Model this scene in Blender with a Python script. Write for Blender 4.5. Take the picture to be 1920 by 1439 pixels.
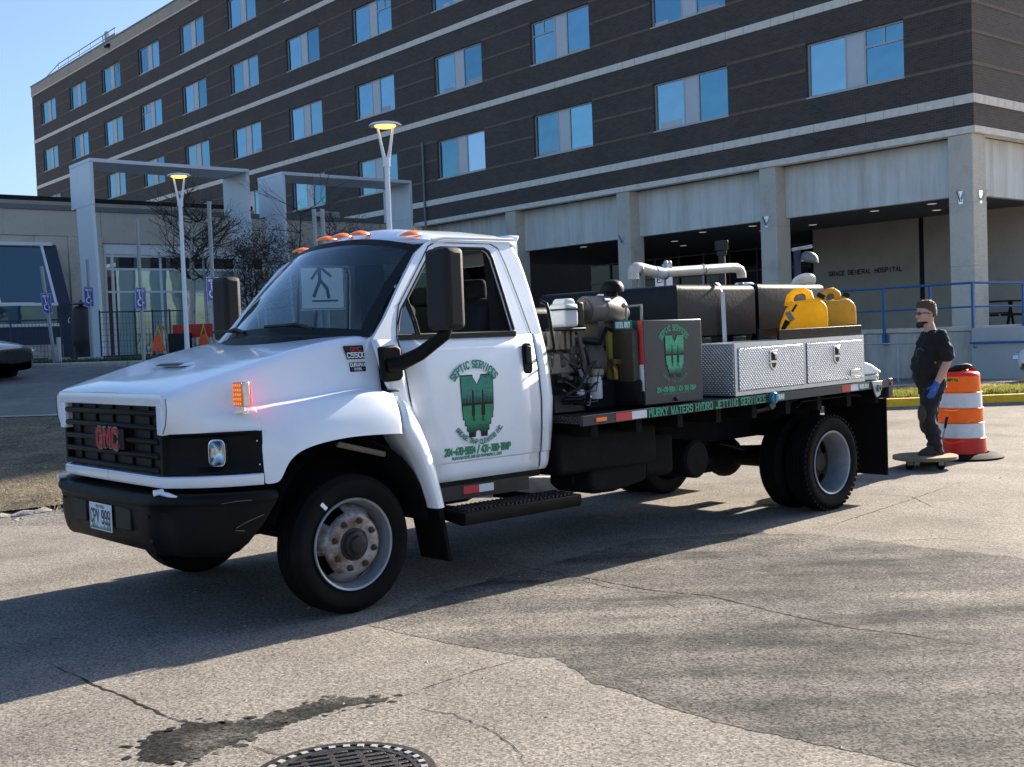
import bpy, math, random, bmesh
from mathutils import Vector, Matrix, geometry
random.seed(7)
R = math.radians
sc = bpy.context.scene
for o in list(bpy.data.objects): bpy.data.objects.remove(o)
C = sc.collection
# ------------------------------------------------------------------ camera
PITCH, ROLL, CAMH, FPX = -0.03924, -0.03749, 1.5634, 2165.5
cd = bpy.data.cameras.new('camera'); cam = bpy.data.objects.new('camera', cd); C.objects.link(cam)
fwd = Vector((0, math.cos(PITCH), math.sin(PITCH))); up0 = Vector((0, -math.sin(PITCH), math.cos(PITCH))); rt0 = Vector((1, 0, 0))
rt = math.cos(ROLL)*rt0 + math.sin(ROLL)*up0; upv = -math.sin(ROLL)*rt0 + math.cos(ROLL)*up0
M = Matrix((rt, upv, -fwd)).transposed().to_4x4(); M.translation = (0, 0, CAMH)
cam.matrix_world = M
cd.sensor_width = 36; cd.lens = 36*FPX/1920; cd.clip_start = .05; cd.clip_end = 3000
sc.camera = cam
# ------------------------------------------------------------------ sky, sun, exposure
SUN_EL, SUN_YAW = 24.0, 44.0           # sun elevation; yaw of the sun seen from above, from +X towards +Y
w = bpy.data.worlds.new('World'); sc.world = w; w.use_nodes = True
nt = w.node_tree; bg = nt.nodes['Background']
sky = nt.nodes.new('ShaderNodeTexSky'); sky.sky_type = 'NISHITA'; sky.sun_disc = False
sky.sun_elevation = R(SUN_EL); sky.sun_rotation = R(90-SUN_YAW); sky.air_density = 1.0; sky.dust_density = 2.2; sky.ozone_density = 4.5
nt.links.new(sky.outputs[0], bg.inputs[0]); bg.inputs[1].default_value = .08
sl = bpy.data.lights.new('sun', 'SUN'); sl.energy = 5.0; sl.angle = R(.55); sl.color = (1, .89, .74)
so = bpy.data.objects.new('sun', sl); C.objects.link(so)
sd = Vector((math.cos(R(SUN_EL))*math.cos(R(SUN_YAW)), math.cos(R(SUN_EL))*math.sin(R(SUN_YAW)), math.sin(R(SUN_EL))))
so.rotation_euler = sd.to_track_quat('Z', 'Y').to_euler(); so.location = sd*60
vs = sc.view_settings; vs.view_transform = 'Standard'; vs.look = 'None'; vs.exposure = 1.65; vs.gamma = 1; vs.use_curve_mapping = False

# ------------------------------------------------------------------ frames
YT = R(41.676); FW = Vector((-math.cos(YT), -math.sin(YT), 0)); LF = Vector((math.sin(YT), -math.cos(YT), 0))
T0 = Vector((-.935, 6.639, 0)) - LF*1.08
YB = R(129.65); DU = Vector((math.cos(YB), math.sin(YB), 0)); DR = Vector((DU.y, -DU.x, 0)); CN = Vector((13.07, 32.267, 0))
FR = {'W': (Vector((0, 0, 0)), 0.0), 'T': (T0, math.atan2(FW.y, FW.x)), 'B': (CN, math.atan2(DR.y, DR.x))}
def rotz(v, a):
    c, s = math.cos(a), math.sin(a); return Vector((c*v[0]-s*v[1], s*v[0]+c*v[1], v[2]))
def toW(fr, p): o, a = FR[fr]; return o + rotz(p, a)
def smooth(a, b, x): t = max(0, min(1, (x-a)/(b-a))); return t*t*(3-2*t)
def lerp(a, b, t): return a+(b-a)*t
def interp(tab, x):
    if x <= tab[0][0]: return tab[0][1]
    for (a, va), (b, vb) in zip(tab, tab[1:]):
        if x <= b: return va+(vb-va)*(x-a)/(b-a)
    return tab[-1][1]
OFF = {}

# ------------------------------------------------------------------ materials
def mat(name, col, rough=.55, metal=0, var=.12, scale=6, bump=0, bscale=80, coat=0, spec=.5, dirt=None, dirt_amt=.3, dscale=3, emis=None, es=0, trans=0, bdist=.01, dpos=(.5, .74), vstreak=False):
    m = bpy.data.materials.new(name); m.use_nodes = True; n = m.node_tree.nodes; l = m.node_tree.links; b = n['Principled BSDF']
    tc = n.new('ShaderNodeTexCoord')
    b.inputs['Roughness'].default_value = rough; b.inputs['Metallic'].default_value = metal
    b.inputs['Specular IOR Level'].default_value = spec; b.inputs['Coat Weight'].default_value = coat; b.inputs['Coat Roughness'].default_value = .06
    c = (*col, 1)
    nz = n.new('ShaderNodeTexNoise'); nz.inputs['Scale'].default_value = scale; nz.inputs['Detail'].default_value = 6; nz.inputs['Roughness'].default_value = .65
    l.new(tc.outputs['Object'], nz.inputs['Vector'])
    rp = n.new('ShaderNodeValToRGB'); rp.color_ramp.elements[0].position = .3; rp.color_ramp.elements[1].position = .72
    rp.color_ramp.elements[0].color = (*[x*(1-var) for x in col], 1); rp.color_ramp.elements[1].color = (*[min(1, x*(1+var)) for x in col], 1)
    l.new(nz.outputs[0], rp.inputs[0]); out = rp.outputs[0]
    if dirt:
        d = n.new('ShaderNodeTexNoise'); d.inputs['Scale'].default_value = dscale; d.inputs['Detail'].default_value = 9; d.inputs['Roughness'].default_value = .72
        if vstreak:
            mpv = n.new('ShaderNodeMapping'); mpv.inputs['Scale'].default_value = (1, 1, .10); l.new(tc.outputs['Object'], mpv.inputs[0]); l.new(mpv.outputs[0], d.inputs['Vector'])
        else: l.new(tc.outputs['Object'], d.inputs['Vector'])
        dr = n.new('ShaderNodeValToRGB'); dr.color_ramp.elements[0].position = dpos[0]; dr.color_ramp.elements[1].position = dpos[1]
        dr.color_ramp.elements[1].color = (dirt_amt,)*3+(1,)
        l.new(d.outputs[0], dr.inputs[0]); mx = n.new('ShaderNodeMix'); mx.data_type = 'RGBA'
        l.new(dr.outputs[0], mx.inputs[0]); l.new(out, mx.inputs[6]); mx.inputs[7].default_value = (*dirt, 1); out = mx.outputs[2]
    l.new(out, b.inputs['Base Color'])
    rr = n.new('ShaderNodeMapRange'); rr.inputs[3].default_value = max(.02, rough-.08); rr.inputs[4].default_value = min(1, rough+.1)
    l.new(nz.outputs[0], rr.inputs[0]); l.new(rr.outputs[0], b.inputs['Roughness'])
    if bump:
        bz = n.new('ShaderNodeTexNoise'); bz.inputs['Scale'].default_value = bscale; bz.inputs['Detail'].default_value = 4
        l.new(tc.outputs['Object'], bz.inputs['Vector']); bp = n.new('ShaderNodeBump'); bp.inputs['Strength'].default_value = bump; bp.inputs['Distance'].default_value = bdist
        l.new(bz.outputs[0], bp.inputs['Height']); l.new(bp.outputs[0], b.inputs['Normal'])
    if emis: b.inputs['Emission Color'].default_value = (*emis, 1); b.inputs['Emission Strength'].default_value = es
    if trans: b.inputs['Transmission Weight'].default_value = trans
    return m
def glass(name, tint, refl=1.0, ior=1.5, rough=.0):
    m = bpy.data.materials.new(name); m.use_nodes = True; n = m.node_tree.nodes; l = m.node_tree.links; n.remove(n['Principled BSDF'])
    t = n.new('ShaderNodeBsdfTransparent'); t.inputs[0].default_value = (*tint, 1)
    g = n.new('ShaderNodeBsdfGlossy'); g.inputs[0].default_value = (.80, .91, 1, 1); g.inputs['Roughness'].default_value = rough
    fz = n.new('ShaderNodeFresnel'); fz.inputs[0].default_value = ior; mul = n.new('ShaderNodeMath'); mul.operation = 'MULTIPLY'; mul.use_clamp = True; mul.inputs[1].default_value = refl
    l.new(fz.outputs[0], mul.inputs[0]); mx = n.new('ShaderNodeMixShader'); l.new(mul.outputs[0], mx.inputs[0]); l.new(t.outputs[0], mx.inputs[1]); l.new(g.outputs[0], mx.inputs[2])
    l.new(mx.outputs[0], n['Material Output'].inputs[0]); return m
def winglass(name, refl, inner=(.03, .04, .05), tint=(.85, .95, 1), wav=.03):
    # coated architectural glass: a dark room behind and a strong mirror coat, slightly wavy
    m = bpy.data.materials.new(name); m.use_nodes = True; n = m.node_tree.nodes; l = m.node_tree.links; n.remove(n['Principled BSDF'])
    tc = n.new('ShaderNodeTexCoord'); nz = n.new('ShaderNodeTexNoise'); nz.inputs['Scale'].default_value = .7; l.new(tc.outputs['Object'], nz.inputs['Vector'])
    bp = n.new('ShaderNodeBump'); bp.inputs['Strength'].default_value = wav; bp.inputs['Distance'].default_value = .3; l.new(nz.outputs[0], bp.inputs['Height'])
    d = n.new('ShaderNodeBsdfDiffuse'); d.inputs[0].default_value = (*inner, 1)
    g = n.new('ShaderNodeBsdfGlossy'); g.inputs[0].default_value = (*tint, 1); g.inputs['Roughness'].default_value = .01; l.new(bp.outputs[0], g.inputs['Normal'])
    fz = n.new('ShaderNodeFresnel'); fz.inputs[0].default_value = 1.5
    ad = n.new('ShaderNodeMath'); ad.inputs[1].default_value = refl; ad.use_clamp = True; l.new(fz.outputs[0], ad.inputs[0])
    mx = n.new('ShaderNodeMixShader'); l.new(ad.outputs[0], mx.inputs[0]); l.new(d.outputs[0], mx.inputs[1]); l.new(g.outputs[0], mx.inputs[2])
    l.new(mx.outputs[0], n['Material Output'].inputs[0]); return m
def brickmat(name, c1, c2, mortar):
    m = bpy.data.materials.new(name); m.use_nodes = True; n = m.node_tree.nodes; l = m.node_tree.links; b = n['Principled BSDF']
    tc = n.new('ShaderNodeTexCoord'); sp = n.new('ShaderNodeSeparateXYZ'); l.new(tc.outputs['Object'], sp.inputs[0])
    ad = n.new('ShaderNodeMath'); l.new(sp.outputs[0], ad.inputs[0]); l.new(sp.outputs[1], ad.inputs[1])
    cb = n.new('ShaderNodeCombineXYZ'); l.new(ad.outputs[0], cb.inputs[0]); l.new(sp.outputs[2], cb.inputs[1])
    bk = n.new('ShaderNodeTexBrick'); bk.inputs['Scale'].default_value = 1; bk.inputs['Brick Width'].default_value = .21; bk.inputs['Row Height'].default_value = .075
    bk.inputs['Mortar Size'].default_value = .006; bk.inputs['Mortar Smooth'].default_value = .3; bk.inputs['Bias'].default_value = 0
    bk.inputs['Color1'].default_value = (*c1, 1); bk.inputs['Color2'].default_value = (*c2, 1); bk.inputs['Mortar'].default_value = (*mortar, 1)
    l.new(cb.outputs[0], bk.inputs['Vector'])
    nz = n.new('ShaderNodeTexNoise'); nz.inputs['Scale'].default_value = .5; nz.inputs['Detail'].default_value = 8; l.new(tc.outputs['Object'], nz.inputs['Vector'])
    mp = n.new('ShaderNodeMapRange'); mp.inputs[3].default_value = .7; mp.inputs[4].default_value = 1.3; l.new(nz.outputs[0], mp.inputs[0])
    mx = n.new('ShaderNodeMix'); mx.data_type = 'RGBA'; mx.blend_type = 'MULTIPLY'; mx.inputs[0].default_value = 1; l.new(bk.outputs[0], mx.inputs[6]); l.new(mp.outputs[0], mx.inputs[7])
    l.new(mx.outputs[2], b.inputs['Base Color']); b.inputs['Roughness'].default_value = .75
    bp = n.new('ShaderNodeBump'); bp.inputs['Strength'].default_value = .6; bp.inputs['Distance'].default_value = .006; bp.invert = True; l.new(bk.outputs['Fac'], bp.inputs['Height']); l.new(bp.outputs[0], b.inputs['Normal'])
    return m
def groundmat(name, dark, light, speck=.25, big=.35, bump=.5, fine=140, streak=0, stain=0, rng=(.40, .60), spec=.12):
    m = bpy.data.materials.new(name); m.use_nodes = True; n = m.node_tree.nodes; l = m.node_tree.links; b = n['Principled BSDF']
    tc = n.new('ShaderNodeTexCoord')
    def nz(s, d, r=.6, vec=None):
        q = n.new('ShaderNodeTexNoise'); q.inputs['Scale'].default_value = s; q.inputs['Detail'].default_value = d; q.inputs['Roughness'].default_value = r; l.new(vec or tc.outputs['Object'], q.inputs['Vector']); return q
    def mth(op, a, bb=None, cc=None):
        q = n.new('ShaderNodeMath'); q.operation = op
        for i_, x in enumerate((a, bb, cc)):
            if x is None: continue
            if isinstance(x, (int, float)): q.inputs[i_].default_value = x
            else: l.new(x, q.inputs[i_])
        return q.outputs[0]
    a = nz(big, 8, .62); mid = nz(3.2, 7, .7); blot = nz(1.1, 5, .6)
    v = mth('ADD', mth('MULTIPLY', a.outputs[0], .4), mth('ADD', mth('MULTIPLY', mid.outputs[0], .3), mth('MULTIPLY', blot.outputs[0], .3)))
    if streak:
        mp = n.new('ShaderNodeMapping'); mp.inputs['Rotation'].default_value = (0, 0, R(-28)); mp.inputs['Scale'].default_value = (.22, 1.5, 1); l.new(tc.outputs['Object'], mp.inputs[0])
        st = nz(1.5, 6, .6, mp.outputs[0]); v = mth('ADD', mth('MULTIPLY', v, 1-streak), mth('MULTIPLY', st.outputs[0], streak))
    rp = n.new('ShaderNodeMapRange'); rp.inputs[1].default_value = rng[0]; rp.inputs[2].default_value = rng[1]; l.new(v, rp.inputs[0])
    mx = n.new('ShaderNodeMix'); mx.data_type = 'RGBA'; mx.inputs[6].default_value = (*dark, 1); mx.inputs[7].default_value = (*light, 1); l.new(rp.outputs[0], mx.inputs[0])
    if stain:
        sn = nz(.8, 9, .68); sr = n.new('ShaderNodeMapRange'); sr.inputs[1].default_value = .53; sr.inputs[2].default_value = .70; sr.inputs[3].default_value = 1; sr.inputs[4].default_value = 1-stain; l.new(sn.outputs[0], sr.inputs[0])
        m0 = n.new('ShaderNodeMix'); m0.data_type = 'RGBA'; m0.blend_type = 'MULTIPLY'; m0.inputs[0].default_value = 1; l.new(mx.outputs[2], m0.inputs[6]); l.new(sr.outputs[0], m0.inputs[7]); mx = m0
    vo = n.new('ShaderNodeTexVoronoi'); vo.inputs['Scale'].default_value = fine; l.new(tc.outputs['Object'], vo.inputs['Vector'])
    sx = n.new('ShaderNodeSeparateColor'); l.new(vo.outputs['Color'], sx.inputs[0])
    f2 = nz(fine*.5, 2, .6)
    cell = mth('ADD', mth('MULTIPLY', sx.outputs[0], .6), mth('MULTIPLY', f2.outputs[0], .8))
    fr = n.new('ShaderNodeMapRange'); fr.inputs[1].default_value = .35; fr.inputs[2].default_value = 1.05; fr.inputs[3].default_value = 1-speck; fr.inputs[4].default_value = 1+speck; fr.clamp = False; l.new(cell, fr.inputs[0])
    m2 = n.new('ShaderNodeMix'); m2.data_type = 'RGBA'; m2.blend_type = 'MULTIPLY'; m2.inputs[0].default_value = 1; l.new(mx.outputs[2], m2.inputs[6]); l.new(fr.outputs[0], m2.inputs[7])
    l.new(m2.outputs[2], b.inputs['Base Color']); b.inputs['Roughness'].default_value = .9; b.inputs['Specular IOR Level'].default_value = spec
    bp = n.new('ShaderNodeBump'); bp.inputs['Strength'].default_value = bump; bp.inputs['Distance'].default_value = .006; l.new(cell, bp.inputs['Height']); l.new(bp.outputs[0], b.inputs['Normal'])
    return m
def emitter(name, col, s):
    m = bpy.data.materials.new(name); m.use_nodes = True; b = m.node_tree.nodes['Principled BSDF']
    b.inputs['Base Color'].default_value = (*col, 1); b.inputs['Emission Color'].default_value = (*col, 1); b.inputs['Emission Strength'].default_value = s; return m
def diamond(name, col):
    # bright aluminium tread plate: raised bars alternating in two directions
    m = mat(name, col, .34, .9, .1, 9, dirt=(.25, .24, .22), dirt_amt=.3, dscale=5); n = m.node_tree.nodes; l = m.node_tree.links; b = n['Principled BSDF']
    tc = n.new('ShaderNodeTexCoord'); sp = n.new('ShaderNodeSeparateXYZ'); l.new(tc.outputs['Object'], sp.inputs[0])
    def mth(op, a, bb=None):
        q = n.new('ShaderNodeMath'); q.operation = op
        for i, x in enumerate((a, bb)):
            if x is None: continue
            if isinstance(x, (int, float)): q.inputs[i].default_value = x
            else: l.new(x, q.inputs[i])
        return q.outputs[0]
    u = mth('ADD', sp.outputs[0], sp.outputs[1]); v = sp.outputs[2]
    a = mth('MULTIPLY', mth('ADD', u, v), 100); c = mth('MULTIPLY', mth('SUBTRACT', u, v), 100)
    s = mth('MULTIPLY', mth('SINE', a), mth('SINE', c)); 
    h = mth('ABSOLUTE', s); h2 = mth('POWER', h, 2.0)
    bp = n.new('ShaderNodeBump'); bp.inputs['Strength'].default_value = 1; bp.inputs['Distance'].default_value = .0042; l.new(h2, bp.inputs['Height']); l.new(bp.outputs[0], b.inputs['Normal'])
    return m
def translucent(m, fac):
    n = m.node_tree.nodes; l = m.node_tree.links; b = n['Principled BSDF']; t = n.new('ShaderNodeBsdfTranslucent'); mx = n.new('ShaderNodeMixShader'); mx.inputs[0].default_value = fac
    l.new(b.inputs['Base Color'].links[0].from_socket, t.inputs[0]); l.new(b.outputs[0], mx.inputs[1]); l.new(t.outputs[0], mx.inputs[2]); l.new(mx.outputs[0], n['Material Output'].inputs[0]); return m
MT = {}
def setup_mats():
    g = MT
    g['paint'] = mat('white_paint', (.77, .82, .89), .3, 0, .02, 3, coat=.8, dirt=(.5, .46, .40), dirt_amt=.2, dscale=2.2)
    g['black_plastic'] = mat('black_plastic', (.003, .003, .0035), .5, 0, .3, 9, .25, 260, dirt=(.022, .021, .020), dirt_amt=.25, dscale=6, spec=.16)
    g['textured_plastic'] = mat('textured_plastic', (.012, .012, .0125), .62, 0, .2, 20, .5, 420, bdist=.004, spec=.3)
    g['rubber'] = mat('rubber', (.004, .004, .0045), .78, 0, .35, 7, .3, 120, dirt=(.018, .017, .016), dirt_amt=.35, dscale=5, spec=.14)
    g['dark'] = mat('dark_underbody', (.006, .006, .007), .85, 0, .4, 6, .3, 60, dirt=(.03, .027, .024), dirt_amt=.35, dscale=5, spec=.2)
    g['darkmetal'] = mat('dark_metal', (.016, .017, .019), .45, .2, .25, 8, .15, 90, dirt=(.1, .085, .07), dirt_amt=.3, dscale=7)
    g['slate'] = mat('slate_paint', (.028, .034, .043), .42, 0, .12, 5, .08, 60, dirt=(.07, .07, .07), dirt_amt=.25, dscale=4, spec=.35)
    g['steelwheel'] = mat('steel_wheel', (.30, .32, .34), .38, .35, .18, 9, .2, 60, dirt=(.13, .065, .04), dirt_amt=.9, dscale=8, dpos=(.42, .58))
    g['rimgrey'] = mat('rim_grey', (.28, .31, .34), .42, .4, .15, 8, dirt=(.12, .09, .07), dirt_amt=.4, dscale=9)
    g['rust'] = mat('rusty_steel', (.10, .055, .035), .8, .3, .4, 22, .4, 120)
    g['hub'] = mat('hub_black', (.02, .018, .017), .7, .2, .4, 14, .3, 90, dirt=(.10, .06, .04), dirt_amt=.5, dscale=12)
    g['chrome'] = mat('bright_metal', (.7, .72, .74), .2, 1, .08, 12)
    g['galv'] = mat('galvanised', (.42, .45, .47), .5, .55, .15, 18)
    g['amber'] = mat('amber_lens', (.75, .16, .015), .2, 0, .15, 40, coat=.5, emis=(.9, .18, .01), es=.05)
    g['amberlit'] = mat('amber_lens_lit', (.85, .2, .01), .25, 0, .1, 40, emis=(1, .25, .0), es=.30)
    g['redlit'] = mat('red_lens_lit', (.8, .05, .06), .25, 0, .1, 40, emis=(1, .04, .06), es=.45)
    g['redlens'] = mat('red_lens', (.45, .03, .03), .3, 0, .1, 30)
    g['redtape'] = mat('red_tape', (.62, .03, .04), .35, 0, .1, 30, dirt=(.2, .1, .1), dirt_amt=.3)
    g['whitetape'] = mat('white_tape', (.72, .74, .76), .35, 0, .06, 30, dirt=(.3, .28, .26), dirt_amt=.4)
    g['green'] = mat('sign_green', (.005, .22, .10), .45, 0, .15, 20)
    g['brightgreen'] = mat('bright_green', (.01, .36, .19), .45, 0, .18, 20)
    g['teal'] = mat('teal_green', (.01, .20, .15), .45, 0, .12, 20)
    g['black'] = mat('black_ink', (.006, .007, .008), .55, 0, .2, 30, spec=.3)
    g['white'] = mat('white_enamel', (.78, .80, .82), .42, 0, .05, 8)
    g['red'] = mat('emblem_red', (.45, .02, .025), .3, 0, .1, 20, coat=.4)
    g['plate'] = mat('plate_white', (.66, .72, .76), .45, 0, .06, 10)
    g['navy'] = mat('navy_ink', (.015, .025, .09), .5, 0, .1, 20)
    g['windshield'] = glass('windshield_glass', (.55, .66, .69), 1.35, 1.5)
    g['sideglass'] = glass('side_glass', (.7, .78, .78), 1.3, 1.5)
    g['lens'] = glass('clear_lens', (.85, .9, .95), 2.0)
    g['interior'] = mat('cab_interior', (.018, .019, .021), .8, 0, .2, 9)
    g['seat'] = mat('seat_cloth', (.022, .022, .025), .9, 0, .25, 40, .3, 300)
    g['tank'] = mat('tank_black', (.004, .005, .0075), .5, 0, .25, 4, .12, 40, dirt=(.025, .027, .030), dirt_amt=.35, dscale=3.5, spec=.22)
    g['strap'] = mat('grey_strap', (.42, .45, .50), .6, 0, .12, 30)
    g['pvc'] = mat('pvc_pipe', (.68, .64, .56), .45, 0, .06, 8, dirt=(.35, .28, .2), dirt_amt=.25)
    g['jug'] = mat('milky_plastic', (.62, .66, .70), .45, 0, .08, 8, dirt=(.3, .3, .3), dirt_amt=.25)
    g['yellowcan'] = mat('yellow_can', (.88, .60, .01), .42, 0, .07, 7, .1, 40, dirt=(.35, .22, .03), dirt_amt=.45, dscale=6)
    g['oldcan'] = mat('old_yellow_can', (.62, .40, .03), .5, 0, .15, 9, .2, 60, dirt=(.22, .13, .03), dirt_amt=.75, dscale=9)
    g['engine'] = mat('engine_grey', (.06, .055, .047), .6, .2, .4, 12, .4, 60, dirt=(.12, .09, .06), dirt_amt=.5, dscale=8)
    g['engine2'] = mat('engine_brown', (.20, .17, .13), .6, .1, .3, 10, .3, 60, dirt=(.05, .04, .03), dirt_amt=.5, dscale=7)
    g['filter'] = mat('filter_can', (.10, .095, .085), .55, 0, .15, 9, .1, 60)
    g['alu'] = diamond('tread_plate', (.48, .51, .55))
    g['aluframe'] = mat('aluminium', (.48, .51, .55), .38, .85, .1, 12)
    g['chain'] = mat('steel_dull', (.22, .22, .22), .5, .7, .2, 20)
    # building
    g['brick'] = brickmat('dark_brick', (.088, .058, .042), (.052, .039, .033), (.11, .095, .082))
    g['tancourse'] = mat('tan_course', (.16, .115, .078), .8, 0, .2, 6)
    g['stone'] = mat('stone_band', (.80, .72, .61), .85, 0, .12, 5, .2, 60, dirt=(.25, .24, .22), dirt_amt=.4, dscale=3)
    g['concrete'] = mat('concrete', (.54, .48, .40), .9, 0, .14, 2.5, .4, 50, dirt=(.18, .165, .145), dirt_amt=.7, dscale=2.2, vstreak=True, dpos=(.45, .72))
    g['aggregate'] = mat('exposed_aggregate', (.62, .55, .45), .9, 0, .35, 45, .8, 60, dirt=(.17, .16, .15), dirt_amt=.4, dscale=1.2)
    g['panel'] = mat('spandrel_panel', (.74, .71, .65), .75, 0, .05, 1.5, .1, 30, dirt=(.36, .32, .26), dirt_amt=.6, dscale=2.2, vstreak=True, dpos=(.42, .72))
    g['parapet'] = mat('parapet', (.46, .38, .29), .85, 0, .12, 2, dirt=(.2, .17, .14), dirt_amt=.5, dscale=.9)
    g['winframe'] = mat('window_frame', (.46, .46, .44), .5, .3, .06, 9)
    g['winpanel'] = mat('window_panel', (.55, .55, .56), .45, .2, .05, 4)
    g['glassA'] = winglass('window_glass', .62, tint=(.50, .80, 1))
    g['glassB'] = winglass('window_glass_darker', .50, tint=(.42, .75, .95))
    g['glassC'] = winglass('window_glass_pale', .50, (.30, .31, .31), tint=(.6, .8, 1))
    for i_, (rf, inn_, tn) in enumerate(((.62, (.03, .04, .05), (.30, .54, .68)), (.54, (.06, .07, .08), (.28, .52, .66)), (.60, (.04, .05, .06), (.37, .60, .74)), (.44, (.02, .03, .04), (.25, .50, .64)), (.56, (.12, .13, .13), (.32, .54, .66)), (.50, (.03, .04, .05), (.34, .58, .70)))): g['glass%d' % i_] = winglass('window_glass_%d' % i_, rf, inn_, tn, .10)
    g['bayglass'] = winglass('bay_glass', .08, (.02, .05, .065), (.6, .85, .95), .05)
    g['glassshop'] = winglass('shopfront_glass', .25, (.20, .27, .26), (.8, 1, .95))
    g['glassdark'] = winglass('dark_glass', .0, (.010, .011, .012), wav=.01)
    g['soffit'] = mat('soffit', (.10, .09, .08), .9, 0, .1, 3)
    g['brownwall'] = mat('porch_wall', (.42, .35, .27), .85, 0, .1, 2, .15, 40, dirt=(.18, .15, .12), dirt_amt=.5, dscale=1)
    g['bluepaint'] = mat('blue_railing_paint', (.02, .12, .30), .5, 0, .2, 14, dirt=(.04, .09, .16), dirt_amt=.4)
    g['navyframe'] = mat('navy_frame', (.02, .03, .06), .55, 0, .15, 6)
    g['portal'] = mat('white_portal_metal', (.72, .74, .77), .4, .1, .04, 3, dirt=(.45, .46, .47), dirt_amt=.2, dscale=.8)
    g['flash'] = mat('grey_flashing', (.17, .18, .19), .5, .3, .1, 5)
    g['signblue'] = mat('sign_blue', (.012, .06, .36), .45, 0, .08, 20)
    g['lampglow'] = emitter('lamp_glow', (1, .56, .12), 1.0)
    g['downlight'] = emitter('downlight', (1, .9, .72), .10)
    g['polewhite'] = mat('pole_white', (.74, .76, .79), .4, .1, .04, 8)
    g['bin'] = mat('bin_dark', (.015, .016, .017), .6, 0, .25, 8)
    g['orange'] = mat('barrel_orange', (.90, .24, .015), .42, 0, .06, 6, dirt=(.4, .1, .03), dirt_amt=.3, dscale=5)
    g['orangered'] = mat('barrel_red', (.62, .035, .02), .4, 0, .08, 6, dirt=(.3, .03, .02), dirt_amt=.3, dscale=5)
    g['reflwhite'] = mat('reflective_white', (.72, .75, .80), .35, 0, .05, 12, dirt=(.4, .38, .36), dirt_amt=.4, dscale=9)
    g['stickered'] = mat('amber_sticker', (.75, .38, .02), .5, 0, .05, 20)
    g['wood'] = mat('worn_wood', (.24, .17, .10), .8, 0, .25, 14, .3, 40, dirt=(.08, .06, .04), dirt_amt=.5, dscale=8)
    g['skin'] = mat('skin', (.58, .33, .24), .5, 0, .08, 14)
    g['shirt'] = mat('black_shirt', (.010, .010, .011), .92, 0, .3, 12, .5, 30)
    g['trousers'] = mat('dark_trousers', (.017, .018, .022), .9, 0, .3, 14, .6, 26)
    g['kneepad'] = mat('knee_pad', (.055, .045, .035), .8, 0, .3, 20, .4, 80)
    g['hair'] = mat('brown_hair', (.10, .055, .028), .6, 0, .4, 60, .8, 160)
    g['beard'] = mat('beard_hair', (.035, .020, .013), .7, 0, .4, 60, .8, 160)
    g['glove'] = mat('blue_glove', (.02, .10, .42), .5, 0, .12, 20)
    g['boot'] = mat('boot', (.05, .04, .033), .8, 0, .3, 20, .3, 60)
    # ground
    g['asphalt'] = groundmat('old_asphalt', (.156, .140, .123), (.242, .220, .193), .55, .28, .7, 105, 0, .45)
    g['patch'] = groundmat('patched_asphalt', (.052, .051, .050), (.205, .190, .168), .65, .4, .7, 100, .4, .35, (.42, .60), .05)
    g['darkpatch'] = groundmat('crack_fill', (.018, .018, .017), (.125, .118, .105), .85, 3, 1.0, 75, 0, .0, (.46, .66))
    g['crack'] = groundmat('crack_dark', (.02, .018, .016), (.045, .04, .035), .4, 4, .5, 150)
    g['roadblue'] = groundmat('driveway_asphalt', (.12, .12, .12), (.19, .19, .185), .25, .4, .4, 90)
    g['gravel'] = groundmat('thin_dry_turf', (.07, .06, .045), (.17, .145, .10), .7, 1.5, 1.0, 60)
    g['path'] = groundmat('concrete_path', (.27, .27, .26), (.36, .355, .34), .15, .6, .3, 90)
    g['sand'] = groundmat('sandy_soil', (.26, .20, .13), (.40, .32, .22), .4, 1.2, .8, 70)
    g['kerb'] = mat('kerb_concrete', (.36, .34, .30), .9, 0, .2, 8, .6, 40, dirt=(.16, .14, .12), dirt_amt=.6, dscale=5)
    g['yellowkerb'] = mat('yellow_kerb', (.78, .47, .015), .7, 0, .14, 6, .3, 50, dirt=(.22, .15, .05), dirt_amt=.6, dscale=5)
    g['grass'] = mat('grass', (.20, .205, .045), .8, 0, .4, 9)
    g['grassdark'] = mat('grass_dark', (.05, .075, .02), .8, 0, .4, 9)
    g['straw'] = mat('dry_straw', (.42, .33, .19), .85, 0, .3, 9)
    g['cast'] = mat('cast_iron', (.035, .032, .032), .55, .5, .3, 20, .4, 120, dirt=(.10, .085, .07), dirt_amt=.4, dscale=14)
    g['bark'] = mat('bark_dark', (.045, .036, .03), .9, 0, .3, 12, .5, 60)
    g['birch'] = mat('bark_pale', (.42, .41, .38), .85, 0, .15, 12, .3, 60, dirt=(.04, .035, .03), dirt_amt=.9, dscale=7)
    g['leafdark'] = mat('leaf_dark', (.075, .058, .03), .8, 0, .4, 6)
    g['carblack'] = mat('car_black', (.010, .011, .013), .25, .2, .1, 5, coat=1)
    g['carwhite'] = mat('car_white', (.72, .75, .80), .25, 0, .03, 5, coat=.8)
    g['carglass'] = winglass('car_glass', .1, (.01, .012, .014), wav=.0)
    g['acgrey'] = mat('unit_grey', (.45, .46, .46), .55, .1, .08, 8)
setup_mats()
for k_, f_ in (('yellowcan', .5), ('oldcan', .4), ('orange', .35), ('orangered', .3), ('jug', .3), ('grass', .5), ('straw', .4), ('grassdark', .3), ('leafdark', .3), ('pvc', .15)): translucent(MT[k_], f_)

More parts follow.
